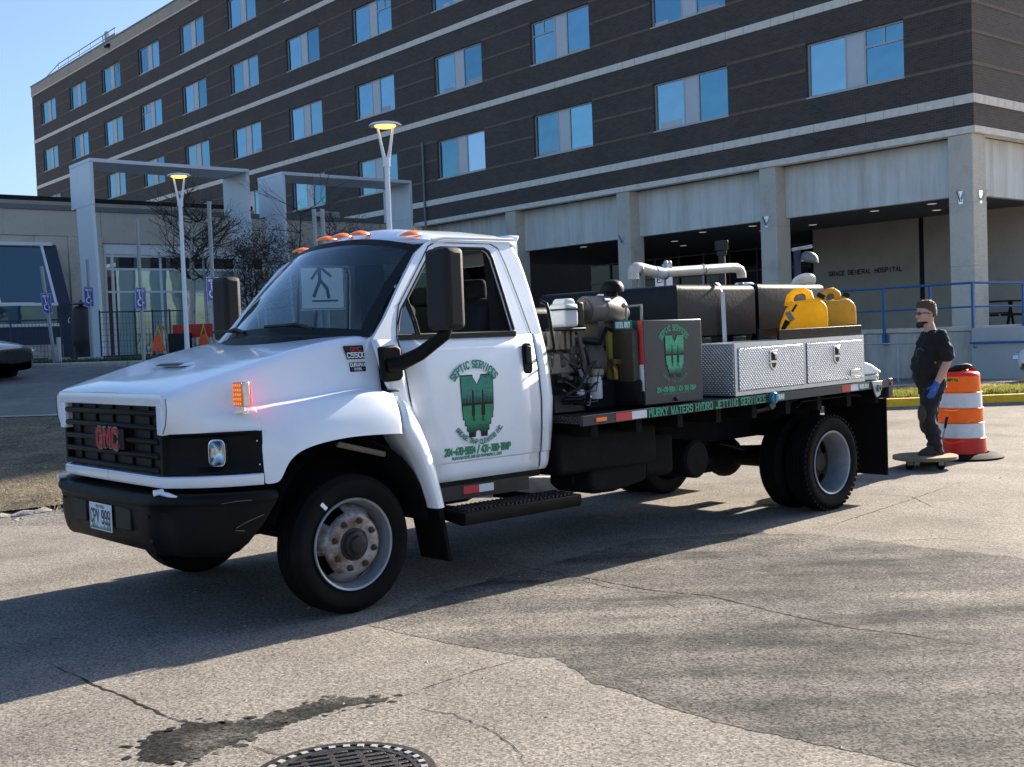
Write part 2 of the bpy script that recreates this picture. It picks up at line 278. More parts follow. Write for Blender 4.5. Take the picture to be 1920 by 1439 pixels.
# ------------------------------------------------------------------ mesh builder
class MB:
    def __init__(s): s.v = []; s.f = []; s.m = []; s.cur = 0
    def add(s, vs, fs):
        b = len(s.v); s.v += [tuple(v) for v in vs]
        for f in fs: s.f.append([b+i for i in f]); s.m.append(s.cur)
        return s
    def box(s, x0, x1, y0, y1, z0, z1):
        x0, x1 = min(x0, x1), max(x0, x1); y0, y1 = min(y0, y1), max(y0, y1); z0, z1 = min(z0, z1), max(z0, z1)
        return s.add([(x0,y0,z0),(x1,y0,z0),(x1,y1,z0),(x0,y1,z0),(x0,y0,z1),(x1,y0,z1),(x1,y1,z1),(x0,y1,z1)],
                     [(0,3,2,1),(4,5,6,7),(0,1,5,4),(1,2,6,5),(2,3,7,6),(3,0,4,7)])
    def obox(s, c, ax, ay, az, hx, hy, hz):
        c = Vector(c); ax, ay, az = [Vector(a).normalized() for a in (ax, ay, az)]; vs = []
        for k in (-1, 1):
            for (i, j) in ((-1,-1),(1,-1),(1,1),(-1,1)): vs.append(c+ax*hx*i+ay*hy*j+az*hz*k)
        return s.add(vs, [(0,3,2,1),(4,5,6,7),(0,1,5,4),(1,2,6,5),(2,3,7,6),(3,0,4,7)])
    def prism(s, poly, axis, a, b):
        # poly: 2D points; axis 'x','y','z': extrusion axis
        def P(p, t): return {'x': (t, p[0], p[1]), 'y': (p[0], t, p[1]), 'z': (p[0], p[1], t)}[axis]
        n = len(poly); vs = [P(p, a) for p in poly]+[P(p, b) for p in poly]
        fs = [tuple(range(n-1, -1, -1)), tuple(range(n, 2*n))]+[(i, (i+1) % n, n+(i+1) % n, n+i) for i in range(n)]
        return s.add(vs, fs)
    def tube(s, path, r, n=10, cap=True):
        path = [Vector(p) for p in path]; m = len(path); rs = r if isinstance(r, (list, tuple)) else [r]*m
        t0 = (path[1]-path[0]).normalized(); a = t0.orthogonal().normalized(); vs = []; prev = t0
        for i, p in enumerate(path):
            t = ((path[min(i+1, m-1)]-path[max(i-1, 0)])).normalized()
            q = prev.rotation_difference(t); a = (q @ a); a = (a-t*a.dot(t)).normalized(); b = t.cross(a); prev = t
            for k in range(n): an = 2*math.pi*k/n; vs.append(p+(a*math.cos(an)+b*math.sin(an))*rs[i])
        fs = [(i*n+k, i*n+(k+1) % n, (i+1)*n+(k+1) % n, (i+1)*n+k) for i in range(m-1) for k in range(n)]
        if cap: fs += [tuple(range(n-1, -1, -1)), tuple(range((m-1)*n, m*n))]
        return s.add(vs, fs)
    def lathe(s, prof, n=32, o=(0,0,0), axis='z', cap=False, a0=0, a1=2*math.pi):
        vs = []; full = abs(a1-a0-2*math.pi) < 1e-6; k = n if full else n+1
        for (r, h) in prof:
            for i in range(k):
                a = a0+(a1-a0)*i/n; x, y = r*math.cos(a), r*math.sin(a)
                p = {'z': (x, y, h), 'y': (x, h, y), 'x': (h, x, y)}[axis]; vs.append((p[0]+o[0], p[1]+o[1], p[2]+o[2]))
        fs = []
        for j in range(len(prof)-1):
            for i in range(n): i2 = (i+1) % k; fs.append((j*k+i, j*k+i2, (j+1)*k+i2, (j+1)*k+i))
        if cap: fs += [tuple(range(k-1, -1, -1)), tuple(range((len(prof)-1)*k, len(prof)*k))]
        return s.add(vs, fs)
    def grid(s, rows, close=False):
        m = len(rows); n = len(rows[0]); vs = [p for r in rows for p in r]
        return s.add(vs, [(i*n+j, i*n+(j+1) % n, (i+1)*n+(j+1) % n, (i+1)*n+j) for i in range(m-1) for j in range(n if close else n-1)])
    def ribbon(s, pts, wd, nrm=(0,0,1), off=0):
        nrm = Vector(nrm); pts = [Vector(p) for p in pts]; m = len(pts); L = []; Rr = []; ws = wd if isinstance(wd, (list, tuple)) else [wd]*m
        for i, p in enumerate(pts):
            d1 = (p-pts[i-1]).normalized() if i else None; d2 = (pts[i+1]-p).normalized() if i < m-1 else None
            d = (d1 or d2) if not (d1 and d2) else (d1+d2)
            if d.length < 1e-4: d = d2
            d = d.normalized(); sd_ = nrm.cross(d); k = 1.0
            if d1 and d2: k = min(2.0, 1/max(.35, abs(d.dot(d1))))
            L.append(p+sd_*ws[i]/2*k+nrm*off); Rr.append(p-sd_*ws[i]/2*k+nrm*off)
        return s.add(L+Rr, [(i, m+i, m+i+1, i+1) for i in range(m-1)])
    def sphere(s, c, rx, ry, rz, n=16, m=10):
        rows = []
        for j in range(m+1):
            ph = -math.pi/2+math.pi*j/m; rows.append([(c[0]+rx*math.cos(ph)*math.cos(2*math.pi*i/n), c[1]+ry*math.cos(ph)*math.sin(2*math.pi*i/n), c[2]+rz*math.sin(ph)) for i in range(n)])
        return s.grid(rows, True)
    def mirror_y(s):
        b = len(s.v); s.v += [(x, -y, z) for (x, y, z) in s.v]; fs = list(s.f); ms = list(s.m)
        s.f += [[b+i for i in reversed(f)] for f in fs]; s.m += ms; return s

def mesh_from(mb, name, off=(0,0,0)):
    me = bpy.data.meshes.new(name); me.from_pydata([(x-off[0], y-off[1], z-off[2]) for (x, y, z) in mb.v], [], mb.f); me.validate(); me.update()
    if any(mb.m) and len(me.polygons) == len(mb.m): me.polygons.foreach_set('material_index', mb.m)
    return me
def finish(o, mats, smooth=None, bevel=0, seg=2, sub=0, solid=0, weld=0):
    for m in (mats if isinstance(mats, (list, tuple)) else [mats]): o.data.materials.append(MT[m] if isinstance(m, str) else m)
    me = o.data
    if weld: md = o.modifiers.new('weld', 'WELD'); md.merge_threshold = weld
    if solid: md = o.modifiers.new('solid', 'SOLIDIFY'); md.thickness = solid; md.offset = -1
    if bevel: md = o.modifiers.new('bevel', 'BEVEL'); md.width = bevel; md.segments = seg; md.limit_method = 'ANGLE'; md.angle_limit = R(35)
    if sub: md = o.modifiers.new('sub', 'SUBSURF'); md.levels = sub; md.render_levels = sub
    if smooth is not None or bevel:
        me.shade_smooth(); me.set_sharp_from_angle(angle=R(smooth or 35))
    return o
def build(mb, name, mats, parent=None, label=None, kind=None, **k):
    off = OFF.get(parent.as_pointer(), (0,0,0)) if parent else (0,0,0)
    o = bpy.data.objects.new(name, mesh_from(mb, name, off)); C.objects.link(o)
    if parent: o.parent = parent; OFF[o.as_pointer()] = off
    if label: o['label'] = label
    if kind: o['kind'] = kind
    return finish(o, mats, **k)
def build_split(mb, name, mats, parent=None, **k):
    # every connected piece becomes a part of its own
    par = list(range(len(mb.v)))
    def find(a):
        while par[a] != a: par[a] = par[par[a]]; a = par[a]
        return a
    for f_ in mb.f:
        for q in f_[1:]: par[find(q)] = find(f_[0])
    groups = {}
    for f_, m_ in zip(mb.f, mb.m): groups.setdefault(find(f_[0]), []).append(f_)
    for fs in groups.values():
        idx = sorted({i for f_ in fs for i in f_}); mp = {a: i for i, a in enumerate(idx)}; p = MB(); p.add([mb.v[i] for i in idx], [[mp[i] for i in f_] for f_ in fs]); build(p, name, mats, parent, **k)
def tag(o, label, cat, group=None):
    o['label'] = label; o['category'] = cat
    if group: o['group'] = group
    return o
def thing(name, label, cat, fr='W', base=(0,0,0), group=None, rz=0):
    o = bpy.data.objects.new(name, None); C.objects.link(o); o.empty_display_size = .2
    o.location = toW(fr, base); o.rotation_euler = (0, 0, FR[fr][1]+rz); OFF[o.as_pointer()] = tuple(base); return tag(o, label, cat, group)
def solo(mb, name, mats, label, cat, fr='W', base=(0,0,0), group=None, kind=None, **k):
    o = bpy.data.objects.new(name, mesh_from(mb, name, base)); C.objects.link(o); o.location = toW(fr, base); o.rotation_euler = (0, 0, FR[fr][1]); OFF[o.as_pointer()] = tuple(base)
    if kind: o['kind'] = kind
    if label: o['label'] = label
    if cat: o['category'] = cat
    if group: o['group'] = group
    return finish(o, mats, **k)
def struct(mb, name, mats, fr='W', **k): return solo(mb, name, mats, None, None, fr, kind='structure', **k)
def copy_tree(o, parent=None):
    c = o.copy(); C.objects.link(c); c.parent = parent
    if parent: c.matrix_parent_inverse = o.matrix_parent_inverse
    for ch in o.children: copy_tree(ch, c)
    return c
def hidden_clone(o, name, parent):   # another copy of one part mesh under a parent
    c = bpy.data.objects.new(name, o.data); C.objects.link(c); c.parent = parent; return c

# ------------------------------------------------------------------ lettering: a stroke font drawn as flat ribbons
G = {'A': [[(0,0),(2,6),(4,0)],[(.9,2.1),(3.1,2.1)]], 'B': [[(3,3.1),(0,3.1),(0,6),(3,6),(3.8,5.2),(3.8,3.9),(3,3.1),(4,2.2),(4,.9),(3,0),(0,0),(0,3.1)]],
'C': [[(4,4.8),(3,6),(1,6),(0,5),(0,1),(1,0),(3,0),(4,1.2)]], 'D': [[(0,0),(0,6),(2.8,6),(4,4.8),(4,1.2),(2.8,0),(0,0)]], 'E': [[(4,6),(0,6),(0,0),(4,0)],[(0,3.1),(3,3.1)]],
'F': [[(4,6),(0,6),(0,0)],[(0,3.1),(3,3.1)]], 'G': [[(4,4.8),(3,6),(1,6),(0,5),(0,1),(1,0),(3,0),(4,1),(4,2.8),(2.4,2.8)]], 'H': [[(0,0),(0,6)],[(4,0),(4,6)],[(0,3),(4,3)]],
'I': [[(2,0),(2,6)]], 'J': [[(4,6),(4,1),(3,0),(1,0),(0,1.3)]], 'K': [[(0,0),(0,6)],[(4,6),(0,2.6)],[(1.5,3.9),(4,0)]], 'L': [[(0,6),(0,0),(4,0)]],
'M': [[(0,0),(0,6),(.7,6),(2.3,2.4),(3.9,6),(4.6,6),(4.6,0)]], 'N': [[(0,0),(0,6),(4,0),(4,6)]], 'O': [[(1,0),(0,1),(0,5),(1,6),(3,6),(4,5),(4,1),(3,0),(1,0)]], 'P': [[(0,0),(0,6),(3,6),(4,5.1),(4,3.8),(3,2.9),(0,2.9)]],
'Q': [[(1,0),(0,1),(0,5),(1,6),(3,6),(4,5),(4,1),(3,0),(1,0)],[(2.5,1.5),(4.2,-.4)]], 'R': [[(0,0),(0,6),(3,6),(4,5.1),(4,3.8),(3,2.9),(0,2.9)],[(2.2,2.9),(4,0)]],
'S': [[(4,4.9),(3,6),(1,6),(0,5),(0,4),(1,3.2),(3,2.8),(4,2),(4,1),(3,0),(1,0),(0,1.1)]], 'T': [[(0,6),(4,6)],[(2,6),(2,0)]], 'U': [[(0,6),(0,1),(1,0),(3,0),(4,1),(4,6)]],
'V': [[(0,6),(2,0),(4,6)]], 'W': [[(0,6),(.9,0),(1.4,0),(2.4,4.2),(3.4,0),(3.9,0),(4.8,6)]], 'X': [[(0,0),(4,6)],[(0,6),(4,0)]], 'Y': [[(0,6),(2,3),(4,6)],[(2,3),(2,0)]], 'Z': [[(0,6),(4,6),(0,0),(4,0)]],
'0': [[(1,0),(0,1),(0,5),(1,6),(3,6),(4,5),(4,1),(3,0),(1,0)]], '1': [[(1,4.8),(2.4,6),(2.4,0)]], '2': [[(0,4.8),(1,6),(3,6),(4,5),(4,3.8),(0,0),(4,0)]], '3': [[(0,5),(1,6),(3,6),(4,5),(4,4),(3,3.1),(1.6,3.1),(3,3.1),(4,2.1),(4,1),(3,0),(1,0),(0,1)]],
'4': [[(3,0),(3,6),(0,2),(4.4,2)]], '5': [[(4,6),(0,6),(0,3.4),(3,3.4),(4,2.5),(4,1),(3,0),(0,0)]], '6': [[(4,5),(3,6),(1,6),(0,5),(0,1),(1,0),(3,0),(4,1),(4,2.4),(3,3.3),(0,3.3)]], '7': [[(0,6),(4,6),(1.4,0)]],
'8': [[(1,3.1),(0,4),(0,5),(1,6),(3,6),(4,5),(4,4),(3,3.1),(1,3.1),(0,2.1),(0,1),(1,0),(3,0),(4,1),(4,2.1),(3,3.1)]], '9': [[(0,1),(1,0),(3,0),(4,1),(4,5),(3,6),(1,6),(0,5),(0,3.6),(1,2.8),(4,2.8)]],
'-': [[(.5,3),(3,3)]], '/': [[(0,-.5),(3,6.5)]], '.': [[(.6,0),(1.4,0)]], '@': [[(3.4,1.8),(2,1.6),(1.6,3.4),(3,4.2),(3.4,1.8),(4.6,2),(4.6,5),(3,6),(1,6),(0,4.6),(0,1.4),(1,0),(3.6,0)]], '*': [[(1,3),(2.4,3)]]}
def twidth(c): return {' ': 2.2, 'I': 3.2, '.': 1.8, '-': 3.4, '/': 3.2, 'M': 4.6, 'W': 4.8, '@': 4.8, '1': 3.4}.get(c, 4)
def textlen(t, gap=1.7): return sum(twidth(c)+gap for c in t)-gap
def text(mb, t, h, fmap, nrm, wt=1.0, serif=False, gap=1.7, xs=1.0, off=.001, center=True, fit=None):
    if fit: xs = fit/(textlen(t, gap)*h/6)
    # fmap(x,y) -> 3D point on the surface; x,y in metres along the line and up; nrm is a fixed normal or a function
    k = h/6; x = -textlen(t, gap)*k*xs/2 if center else 0; q = 0
    for c in t:
        wd = twidth(c)
        for pl in G.get(c, []):
            sh = (wd-4)/2 if c == 'I' else 0
            def put(pts, wgt):
                nonlocal q
                P = [Vector(fmap(x+(px+sh)*k*xs, py*k)) for px, py in pts]; n = nrm(x, 0) if callable(nrm) else nrm
                mb.ribbon(P, wgt*k, n, off+.0003*(q % 4)); q += 1
            closed = pl[0] == pl[-1]
            if len(pl) == 2 or closed or True:
                ext = list(pl)
                if not closed:
                    a, b = Vector(ext[0]), Vector(ext[1]); d = (a-b).normalized()*wt*.5 if not(serif and a.y in (0, 6)) else Vector((0,0)); 
                    if abs((a-b).x) > .01 or len(ext) > 2: d = d*.6
                    ext[0] = tuple(a+d); a, b = Vector(ext[-1]), Vector(ext[-2]); d = (a-b).normalized()*wt*.3; ext[-1] = tuple(a+d)
                put(ext, wt)
            if serif and not closed:
                for e in (pl[0], pl[-1]):
                    if e[1] in (0, 6): put([(e[0]-1.0, e[1]), (e[0]+1.0, e[1])], wt*.75)
        x += (wd+gap)*k*xs
    return mb
def planemap(o, ax, ay):
    o, ax, ay = Vector(o), Vector(ax), Vector(ay); return lambda x, y: o+ax*x+ay*y
def arcmap(o, ax, ay, r, flip=False):
    o, ax, ay = Vector(o), Vector(ax), Vector(ay)
    def f(x, y):
        if not flip: a = x/r; rr = r+y; return o+ax*(rr*math.sin(a))+ay*(rr*math.cos(a))
        a = x/r; rr = r-y; return o+ax*(rr*math.sin(a))-ay*(rr*math.cos(a))
    return f
# ================================================================== ground
LT = [(10.6, 0), (11.3, .13), (17, .62), (24, 1.14), (24.25, 1.24), (27, 1.38), (32, 1.40), (999, 1.40)]
def terr(X, Y):
    xb = .7+(min(Y, 60)-11.5)*.21; wl = 1-smooth(xb-3, xb+1, X)
    z = interp(LT, Y+max(0, (-3-X))*.12)*wl
    zr = interp([(21.15, 0), (21.45, .21), (27, .12), (30, .06), (999, .05)], Y)*smooth(4.2, 5.0, X)*(1-smooth(60, 70, X))
    return max(z, zr)
def axis_vals(parts):
    out = []
    for a, b, st in parts:
        n = max(1, round((b-a)/st)); out += [a+(b-a)*i/n for i in range(n)]
    return out+[parts[-1][1]]
xs = axis_vals([(-900, -100, 200), (-100, -30, 14), (-30, -14, 1), (-14, 16, .5), (16, 40, 4), (40, 100, 20), (100, 900, 200)])
ys = axis_vals([(-300, -20, 70), (-20, 8, 4), (8, 34, .5), (34, 60, 4), (60, 140, 20), (140, 1500, 340)])
mb = MB(); mb.grid([[(x, y, terr(x, y)) for x in xs] for y in ys])
struct(mb, 'ground', 'asphalt')
def sheet(name, m, xr, yr, nx, ny, off=.02, jit=0):
    mb = MB(); rows = []
    for j in range(ny+1):
        row = []
        for i in range(nx+1):
            x = lerp(xr[0], xr[1], i/nx); a = yr[0](x) if callable(yr[0]) else yr[0]; b = yr[1](x) if callable(yr[1]) else yr[1]
            y = lerp(a, b, j/ny); row.append((x, y, terr(x, y)+off))
        rows.append(row)
    mb.grid(rows); return struct(mb, name, m)
KP = [(-16, 7.4), (-10, 9.0), (-6, 10.3), (-4.824, 10.725), (-4.357, 10.90), (-3, 11.25), (-1.5, 11.32), (0.0, 11.28), (.5, 11.3), (.9, 11.6)]
def kerbY(x): return interp(KP, x)
sheet('dry_verge', 'gravel', (-16, .8), (lambda x: kerbY(x)+.1, lambda x: 17.0+.02*x), 60, 24, .035)
sheet('driveway', 'roadblue', (-60, 2), (lambda x: 17.05+.02*x, lambda x: 23.95), 80, 14, .03)
sheet('gutter', 'path', (-40, 2), (lambda x: 16.98+.02*x, lambda x: 17.12+.02*x), 60, 1, .045)
sheet('forecourt', 'roadblue', (-60, 3), (26.2, 60), 70, 40, .03)
sheet('lawn_soil', 'sand', (5.2, 30), (21.38, 25.8), 40, 14, .012)
sheet('footpath', 'path', (5.2, 30), (25.8, 26.6), 40, 4, .03)
# stones of the verge kerb: one is broken down to rubble
kt = thing('kerb', 'broken grey concrete kerb along the dry verge behind the truck', 'kerb')
def kerbpiece(par, a, b, h, m='kerb', wd=.16, z0=-.05, sink=0, nm='kerb_stone', rag=0):
    mb = MB(); a = Vector((*a, 0)); b = Vector((*b, 0)); d = (b-a).normalized(); n = Vector((-d.y, d.x, 0)); L = (b-a).length; k = max(2, int(L/.09)) if rag else 2
    rows = []
    for i in range(k+1):
        p = a+d*(.006+(L-.012)*i/k); z = terr(p.x, p.y) if rag == 0 else 0; hh = h*(1 if not rag else random.uniform(.45, 1.05)); j = random.uniform(-.03, .03)*bool(rag)
        rows.append([(p+n*(wd+j)).to_tuple()[:2]+(z0,), (p+n*(wd+j)).to_tuple()[:2]+(z+hh,), (p+n*(.03+j)).to_tuple()[:2]+(z+hh,), (p+n*j).to_tuple()[:2]+(z+hh*.75,), (p+n*(j-.01)).to_tuple()[:2]+(z0,)])
    mb.grid(rows); e = rows[0]; mb.add(e, [tuple(range(len(e)))]); e = rows[-1]; mb.add(e, [tuple(range(len(e)-1, -1, -1))])
    return build(mb, nm, m, par, smooth=40, bevel=.012 if not rag else 0)
pts = []
for (a, b) in zip(KP, KP[1:]):
    n = max(1, round(math.hypot(b[0]-a[0], b[1]-a[1])/.9)); pts += [(lerp(a[0], b[0], i/n), lerp(a[1], b[1], i/n)) for i in range(n)]
pts.append(KP[-1])
for a, b in zip(pts, pts[1:]):
    broken = -4.95 < a[0] < -3.4
    o = kerbpiece(kt, a, b, .15 if not broken else .13, rag=1 if broken else 0)
    if broken: o['label'] = 'crumbled kerb stone broken into rubble'
for i in range(46):
    x = random.uniform(-5, -3.2); y = kerbY(x)-random.uniform(.02, .22); r = random.uniform(.012, .05); mb = MB()
    mb.sphere((x, y, r*.5), r*random.uniform(.8, 1.5), r, r*.8, 6, 4); mb.v = [(a+random.uniform(-.3, .3)*r, b+random.uniform(-.3, .3)*r, c+random.uniform(-.2, .2)*r) for a, b, c in mb.v]
    if i < 26: build(mb, 'kerb_fragment', 'kerb', kt, smooth=20)
# far kerb + grass verge
k2 = thing('kerb', 'grey concrete kerb edging the shaded grass strip by the parking signs', 'kerb', base=(-9, 24, 1.14))
for i in range(9):
    x = -10.4+i*1.2; kerbpiece(k2, (x, 24.02+.03*abs(i-4)), (x+1.2, 24.02+.03*abs(i-3)), .13, z0=.9)
def grass(name, label, n, xr, yr, h, m, par=None, zoff=.02, bl=1):
    mb = MB()
    for _ in range(n):
        x = random.uniform(*xr); y = random.uniform(*yr); z = terr(x, y)+zoff-.02; a = random.uniform(0, 6.28); hh = h*random.uniform(.4, 1.2); w_ = .006*bl
        dx, dy = math.cos(a)*w_, math.sin(a)*w_; lx, ly = random.uniform(-.5, .5)*hh, random.uniform(-.5, .5)*hh
        mb.add([(x-dx, y-dy, z), (x+dx, y+dy, z), (x+lx*.4+dx*.6, y+ly*.4+dy*.6, z+hh*.6), (x+lx, y+ly, z+hh)], [(0, 1, 2), (0, 2, 3)])
    return solo(mb, name, m, label, 'grass', kind='stuff')
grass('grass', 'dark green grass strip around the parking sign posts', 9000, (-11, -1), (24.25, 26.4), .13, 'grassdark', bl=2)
grass('grass', 'bright green lawn behind the yellow kerb', 16000, (5.3, 14), (21.42, 23.2), .10, 'grass', bl=1.6)
grass('dry_grass', 'straw coloured dead grass between lawn and footpath', 6000, (5.3, 14), (22.9, 25.7), .06, 'straw', bl=1.6)
grass('dry_grass', 'straw coloured dead grass behind the broken kerb', 5000, (-6.5, -2.5), (10.9, 12.2), .05, 'straw', bl=1)
for (x, wd) in ((-10.15, .45), (-9.45, .55)):
    mb = MB(); mb.prism([(-.1, 0), (.1, 0), (.07, .13), (-.07, .13)], 'x', -wd/2, wd/2); z = terr(x, 26)
    mb.v = [(a+x, b+26.0, c+z) for a, b, c in mb.v]
    solo(mb, 'wheel_stop', 'kerb', 'concrete wheel stop at the foot of the leaning parking sign' if x < -10 else 'concrete wheel stop just right of the dark litter bin', 'wheel stop', base=(x, 26, z), group='wheel stops', bevel=.015)
# yellow kerb
ky = thing('kerb', 'yellow painted kerb along the lawn behind the orange barrel', 'kerb', base=(8, 21.2, 0))
yk = [(4.6, 22.4), (4.75, 21.7), (5.3, 21.25)]+[(5.3+i*1.45, 21.1+.012*i) for i in range(1, 12)]
for a, b in zip(yk, yk[1:]): kerbpiece(ky, a, b, .0, 'yellowkerb', .2, -.05, nm='kerb_stone')
for o in ky.children:
    for v in o.data.vertices:
        if v.co.z > -.04: v.co.z = .25 if v.co.z+0 > .0 else .19
# patch of newer asphalt, sealed cracks, stains
def gpt(px, py, z=0):
    d = rt*((px-960)/FPX)+upv*(-(py-719.5)/FPX)+fwd; t = (z-CAMH)/d.z; return Vector((0, 0, CAMH))+d*t
def jag(pts, st, amp, z):
    out = []
    for a, b in zip(pts, pts[1:]):
        a, b = Vector(a), Vector(b); n = max(1, int((b-a).length/st)); d = (b-a).normalized(); nn = Vector((-d.y, d.x, 0))
        for i in range(n): p = a+(b-a)*i/n+nn*random.uniform(-amp, amp); p.z = z; out.append(p)
    p = Vector(pts[-1]); p.z = z; out.append(p); return out
def polysheet(name, outline, m):
    tri = geometry.tessellate_polygon([outline]); mb = MB(); mb.add(outline, [t for t in tri]); o = struct(mb, name, m)
    bm = bmesh.new(); bm.from_mesh(o.data); bmesh.ops.recalc_face_normals(bm, faces=bm.faces)
    for f in bm.faces:
        if f.normal.z < 0: f.normal_flip()
    bm.to_mesh(o.data); bm.free(); return o
low = [gpt(*p) for p in [(690,1172),(770,1193),(870,1212),(950,1226),(1000,1235),(1040,1233),(1075,1256),(1110,1280),(1180,1300),(1260,1330),(1350,1357),(1430,1375),(1500,1388),(1600,1410),(1720,1439),(1950,1500)]]
upn = [gpt(*p) for p in [(2100,1075),(1920,1047),(1700,1022),(1540,1004),(1400,1000),(1200,1012),(1000,1065),(830,1110),(690,1172)]]
outl = jag(low, .03, .011, .0016)+jag(upn, .06, .03, .0016)[:-1]
polysheet('asphalt_patch', outl, 'patch')
moss = [gpt(*p) for p in [(262,1400),(285,1380),(330,1368),(350,1352),(420,1358),(500,1345),(570,1322),(640,1308),(700,1310),(735,1313),(690,1320),(640,1328),(560,1352),(470,1382),(420,1402),(360,1425),(290,1432),(262,1425),(262,1400)]]
polysheet('crack_fill', jag(moss, .014, .016, .0016)[:-1], 'darkpatch')
rs_ = random.Random(31)
def chip(x, y, r, m, nm='crack_fill'):
    k = rs_.randint(6, 9); P = [Vector((x+r*rs_.uniform(.5, 1.2)*math.cos(2*math.pi*i/k)*1.5, y+r*rs_.uniform(.5, 1.2)*math.sin(2*math.pi*i/k), .0019)) for i in range(k)]; return P
mb = MB()
for i in range(70):
    a = moss[rs_.randint(0, len(moss)-2)]; b = moss[moss.index(a)+1]; p = a.lerp(b, rs_.random()); P = chip(p.x+rs_.gauss(0, .035), p.y+rs_.gauss(0, .03), rs_.uniform(.006, .026), None); mb.add(P, [tuple(range(len(P)))])
struct(mb, 'crack_fill', 'darkpatch')
mb = MB()
for i in range(2600):   # loose grit on the asphalt
    x = rs_.uniform(-4, 5); y = rs_.uniform(3.9, 13); r = rs_.uniform(.002, .006) if rs_.random() < .96 else rs_.uniform(.006, .012); q = [(x+r*rs_.uniform(.6, 1.3)*cx, y+r*rs_.uniform(.6, 1.3)*cy, r*cz*.7) for cx, cy, cz in ((1, 0, .1), (0, 1, .1), (-1, 0, .1), (0, -1, .1), (.2, .1, 1))]
    mb.add(q, [(0, 1, 4), (1, 2, 4), (2, 3, 4), (3, 0, 4)])
solo(mb, 'loose_grit', 'kerb', 'fine loose grit scattered over the asphalt', 'grit', kind='stuff')
def crack(pts, wd, z=.0022, m='crack'):
    P = jag([gpt(*p) for p in pts], .035, .008, z); ws = [wd*random.uniform(.3, 1.3)*min(1, 3*min(i+1, len(P)-i)/len(P)+.2) for i in range(len(P))]
    mb = MB(); mb.ribbon(P, ws); return struct(mb, 'crack', m)
crack([(95,1245),(165,1280),(230,1305),(300,1338),(350,1358),(400,1365)], .013)
crack([(735,1312),(800,1290),(870,1265),(980,1235)], .006)
crack([(470,1401),(500,1410),(535,1418)], .006)
crack([(900,1045),(1000,1068),(1100,1085),(1220,1108),(1330,1118),(1460,1150),(1600,1180),(1700,1190),(1800,1207),(1960,1225)], .014, .0034)
crack([(1030,1075),(1150,1105),(1280,1120)], .008, .0034)
crack([(1620,925),(1710,932),(1750,952)], .012)
crack([(1500,1000),(1560,985),(1700,940),(1800,905)], .010)
crack([(1600,1020),(1760,1010),(1920,1022)], .008)
crack([(755,1325),(850,1340),(930,1375),(975,1410),(985,1439)], .006)
# manhole grate
GX, GY, GR = -.665, 4.115, .34
gr = thing('drain_grate', 'round cast iron drain grate in the asphalt at the bottom edge', 'grate', base=(GX, GY, 0))
mb = MB(); mb.lathe([(GR, .002), (GR, .012), (GR-.035, .014), (GR-.038, -.02)], 48, (GX, GY, 0)); build(mb, 'outer_ring', 'cast', gr, smooth=30)
mb = MB(); mb.lathe([(.295, -.03), (.295, .010), (.262, .010), (.258, -.03)], 48, (GX, GY, 0)); build(mb, 'inner_ring', 'cast', gr, smooth=30)
mb = MB(); mb.lathe([(.001, -.035), (.34, -.034)], 32, (GX, GY, 0)); build(mb, 'pit', 'crack', gr)
for i in range(34):
    a = 2*math.pi*i/34; mb = MB(); mb.obox((GX+.2975*math.cos(a), GY+.2975*math.sin(a), .002), (math.cos(a), math.sin(a), 0), (-math.sin(a), math.cos(a), 0), (0,0,1), .012, .013, .012)
    build(mb, 'tooth', 'path', gr)
ba = R(20); bx_, by_ = Vector((math.cos(ba), math.sin(ba), 0)), Vector((-math.sin(ba), math.cos(ba), 0))
for i in range(-6, 7):
    o_ = i*.042; hl = math.sqrt(max(0, .262**2-o_*o_)); mb = MB(); mb.obox(Vector((GX, GY, -.008))+by_*o_, bx_, by_, (0,0,1), hl, .012, .017); build(mb, 'bar', 'cast', gr, bevel=.004)
for i in range(-2, 3):
    o_ = i*.105; hl = math.sqrt(max(0, .262**2-o_*o_)); mb = MB(); mb.obox(Vector((GX, GY, -.010))+bx_*o_, by_, bx_, (0,0,1), hl, .013, .0172); build(mb, 'cross_bar', 'cast', gr, bevel=.004)

# ================================================================== hospital  (frame B: x=v into the block, y=u along the front to the left, z)
H = thing('hospital_building', 'dark brick hospital block with rows of blue windows and pale stone bands', 'building', 'B')
ROWS = [8.73, 12.39, 16.05, 19.71]; WH = 1.66; WP, W0, WW = 6.53, 2.1, 3.38; LEN = 79.3; ZT = 22.35
mb = MB(); th = .28
zb = [6.98]+[z for r in ROWS for z in (r, r+WH)]+[ZT]
for i in range(len(zb)-1):
    a, b = zb[i], zb[i+1]
    if i % 2 == 0: mb.box(0, th, 0.0, LEN, a, b)
    else:
        e = [0]+[W0+WP*k+d for k in range(12) for d in (0, WW)]+[LEN]
        for j in range(0, len(e), 2): mb.box(0, th, e[j], e[j+1], a, b)
build(mb, 'brick_wall', 'brick', H)
mb = MB(); mb.box(th+.002, 40, 0, th, 6.98, ZT); mb.box(.282, 40, LEN-.3, LEN, 1, ZT); mb.box(39, 40, .5, LEN-.5, 1, ZT-.2); build_split(mb, 'side_wall', 'brick', H)
mb = MB(); mb.box(.32, .36, .3, LEN-.4, 6.98, ZT); build(mb, 'inner_lining', 'interior', H)
# thin tan courses between the windows
for r in ROWS:
    mb = MB()
    for zc in (r-.02, r+.86, r+WH+.02):
        e = [0]+[W0+WP*k+d for k in range(12) for d in (-.02, WW+.02)]+[LEN]
        for j in range(0, len(e), 2): mb.box(-.012, .05, e[j]-.012*(j == 0), e[j+1], zc-.045, zc+.045)
        mb.box(.052, 40, -.012, .05, zc-.045, zc+.045)
    build_split(mb, 'tan_course', 'tancourse', H)
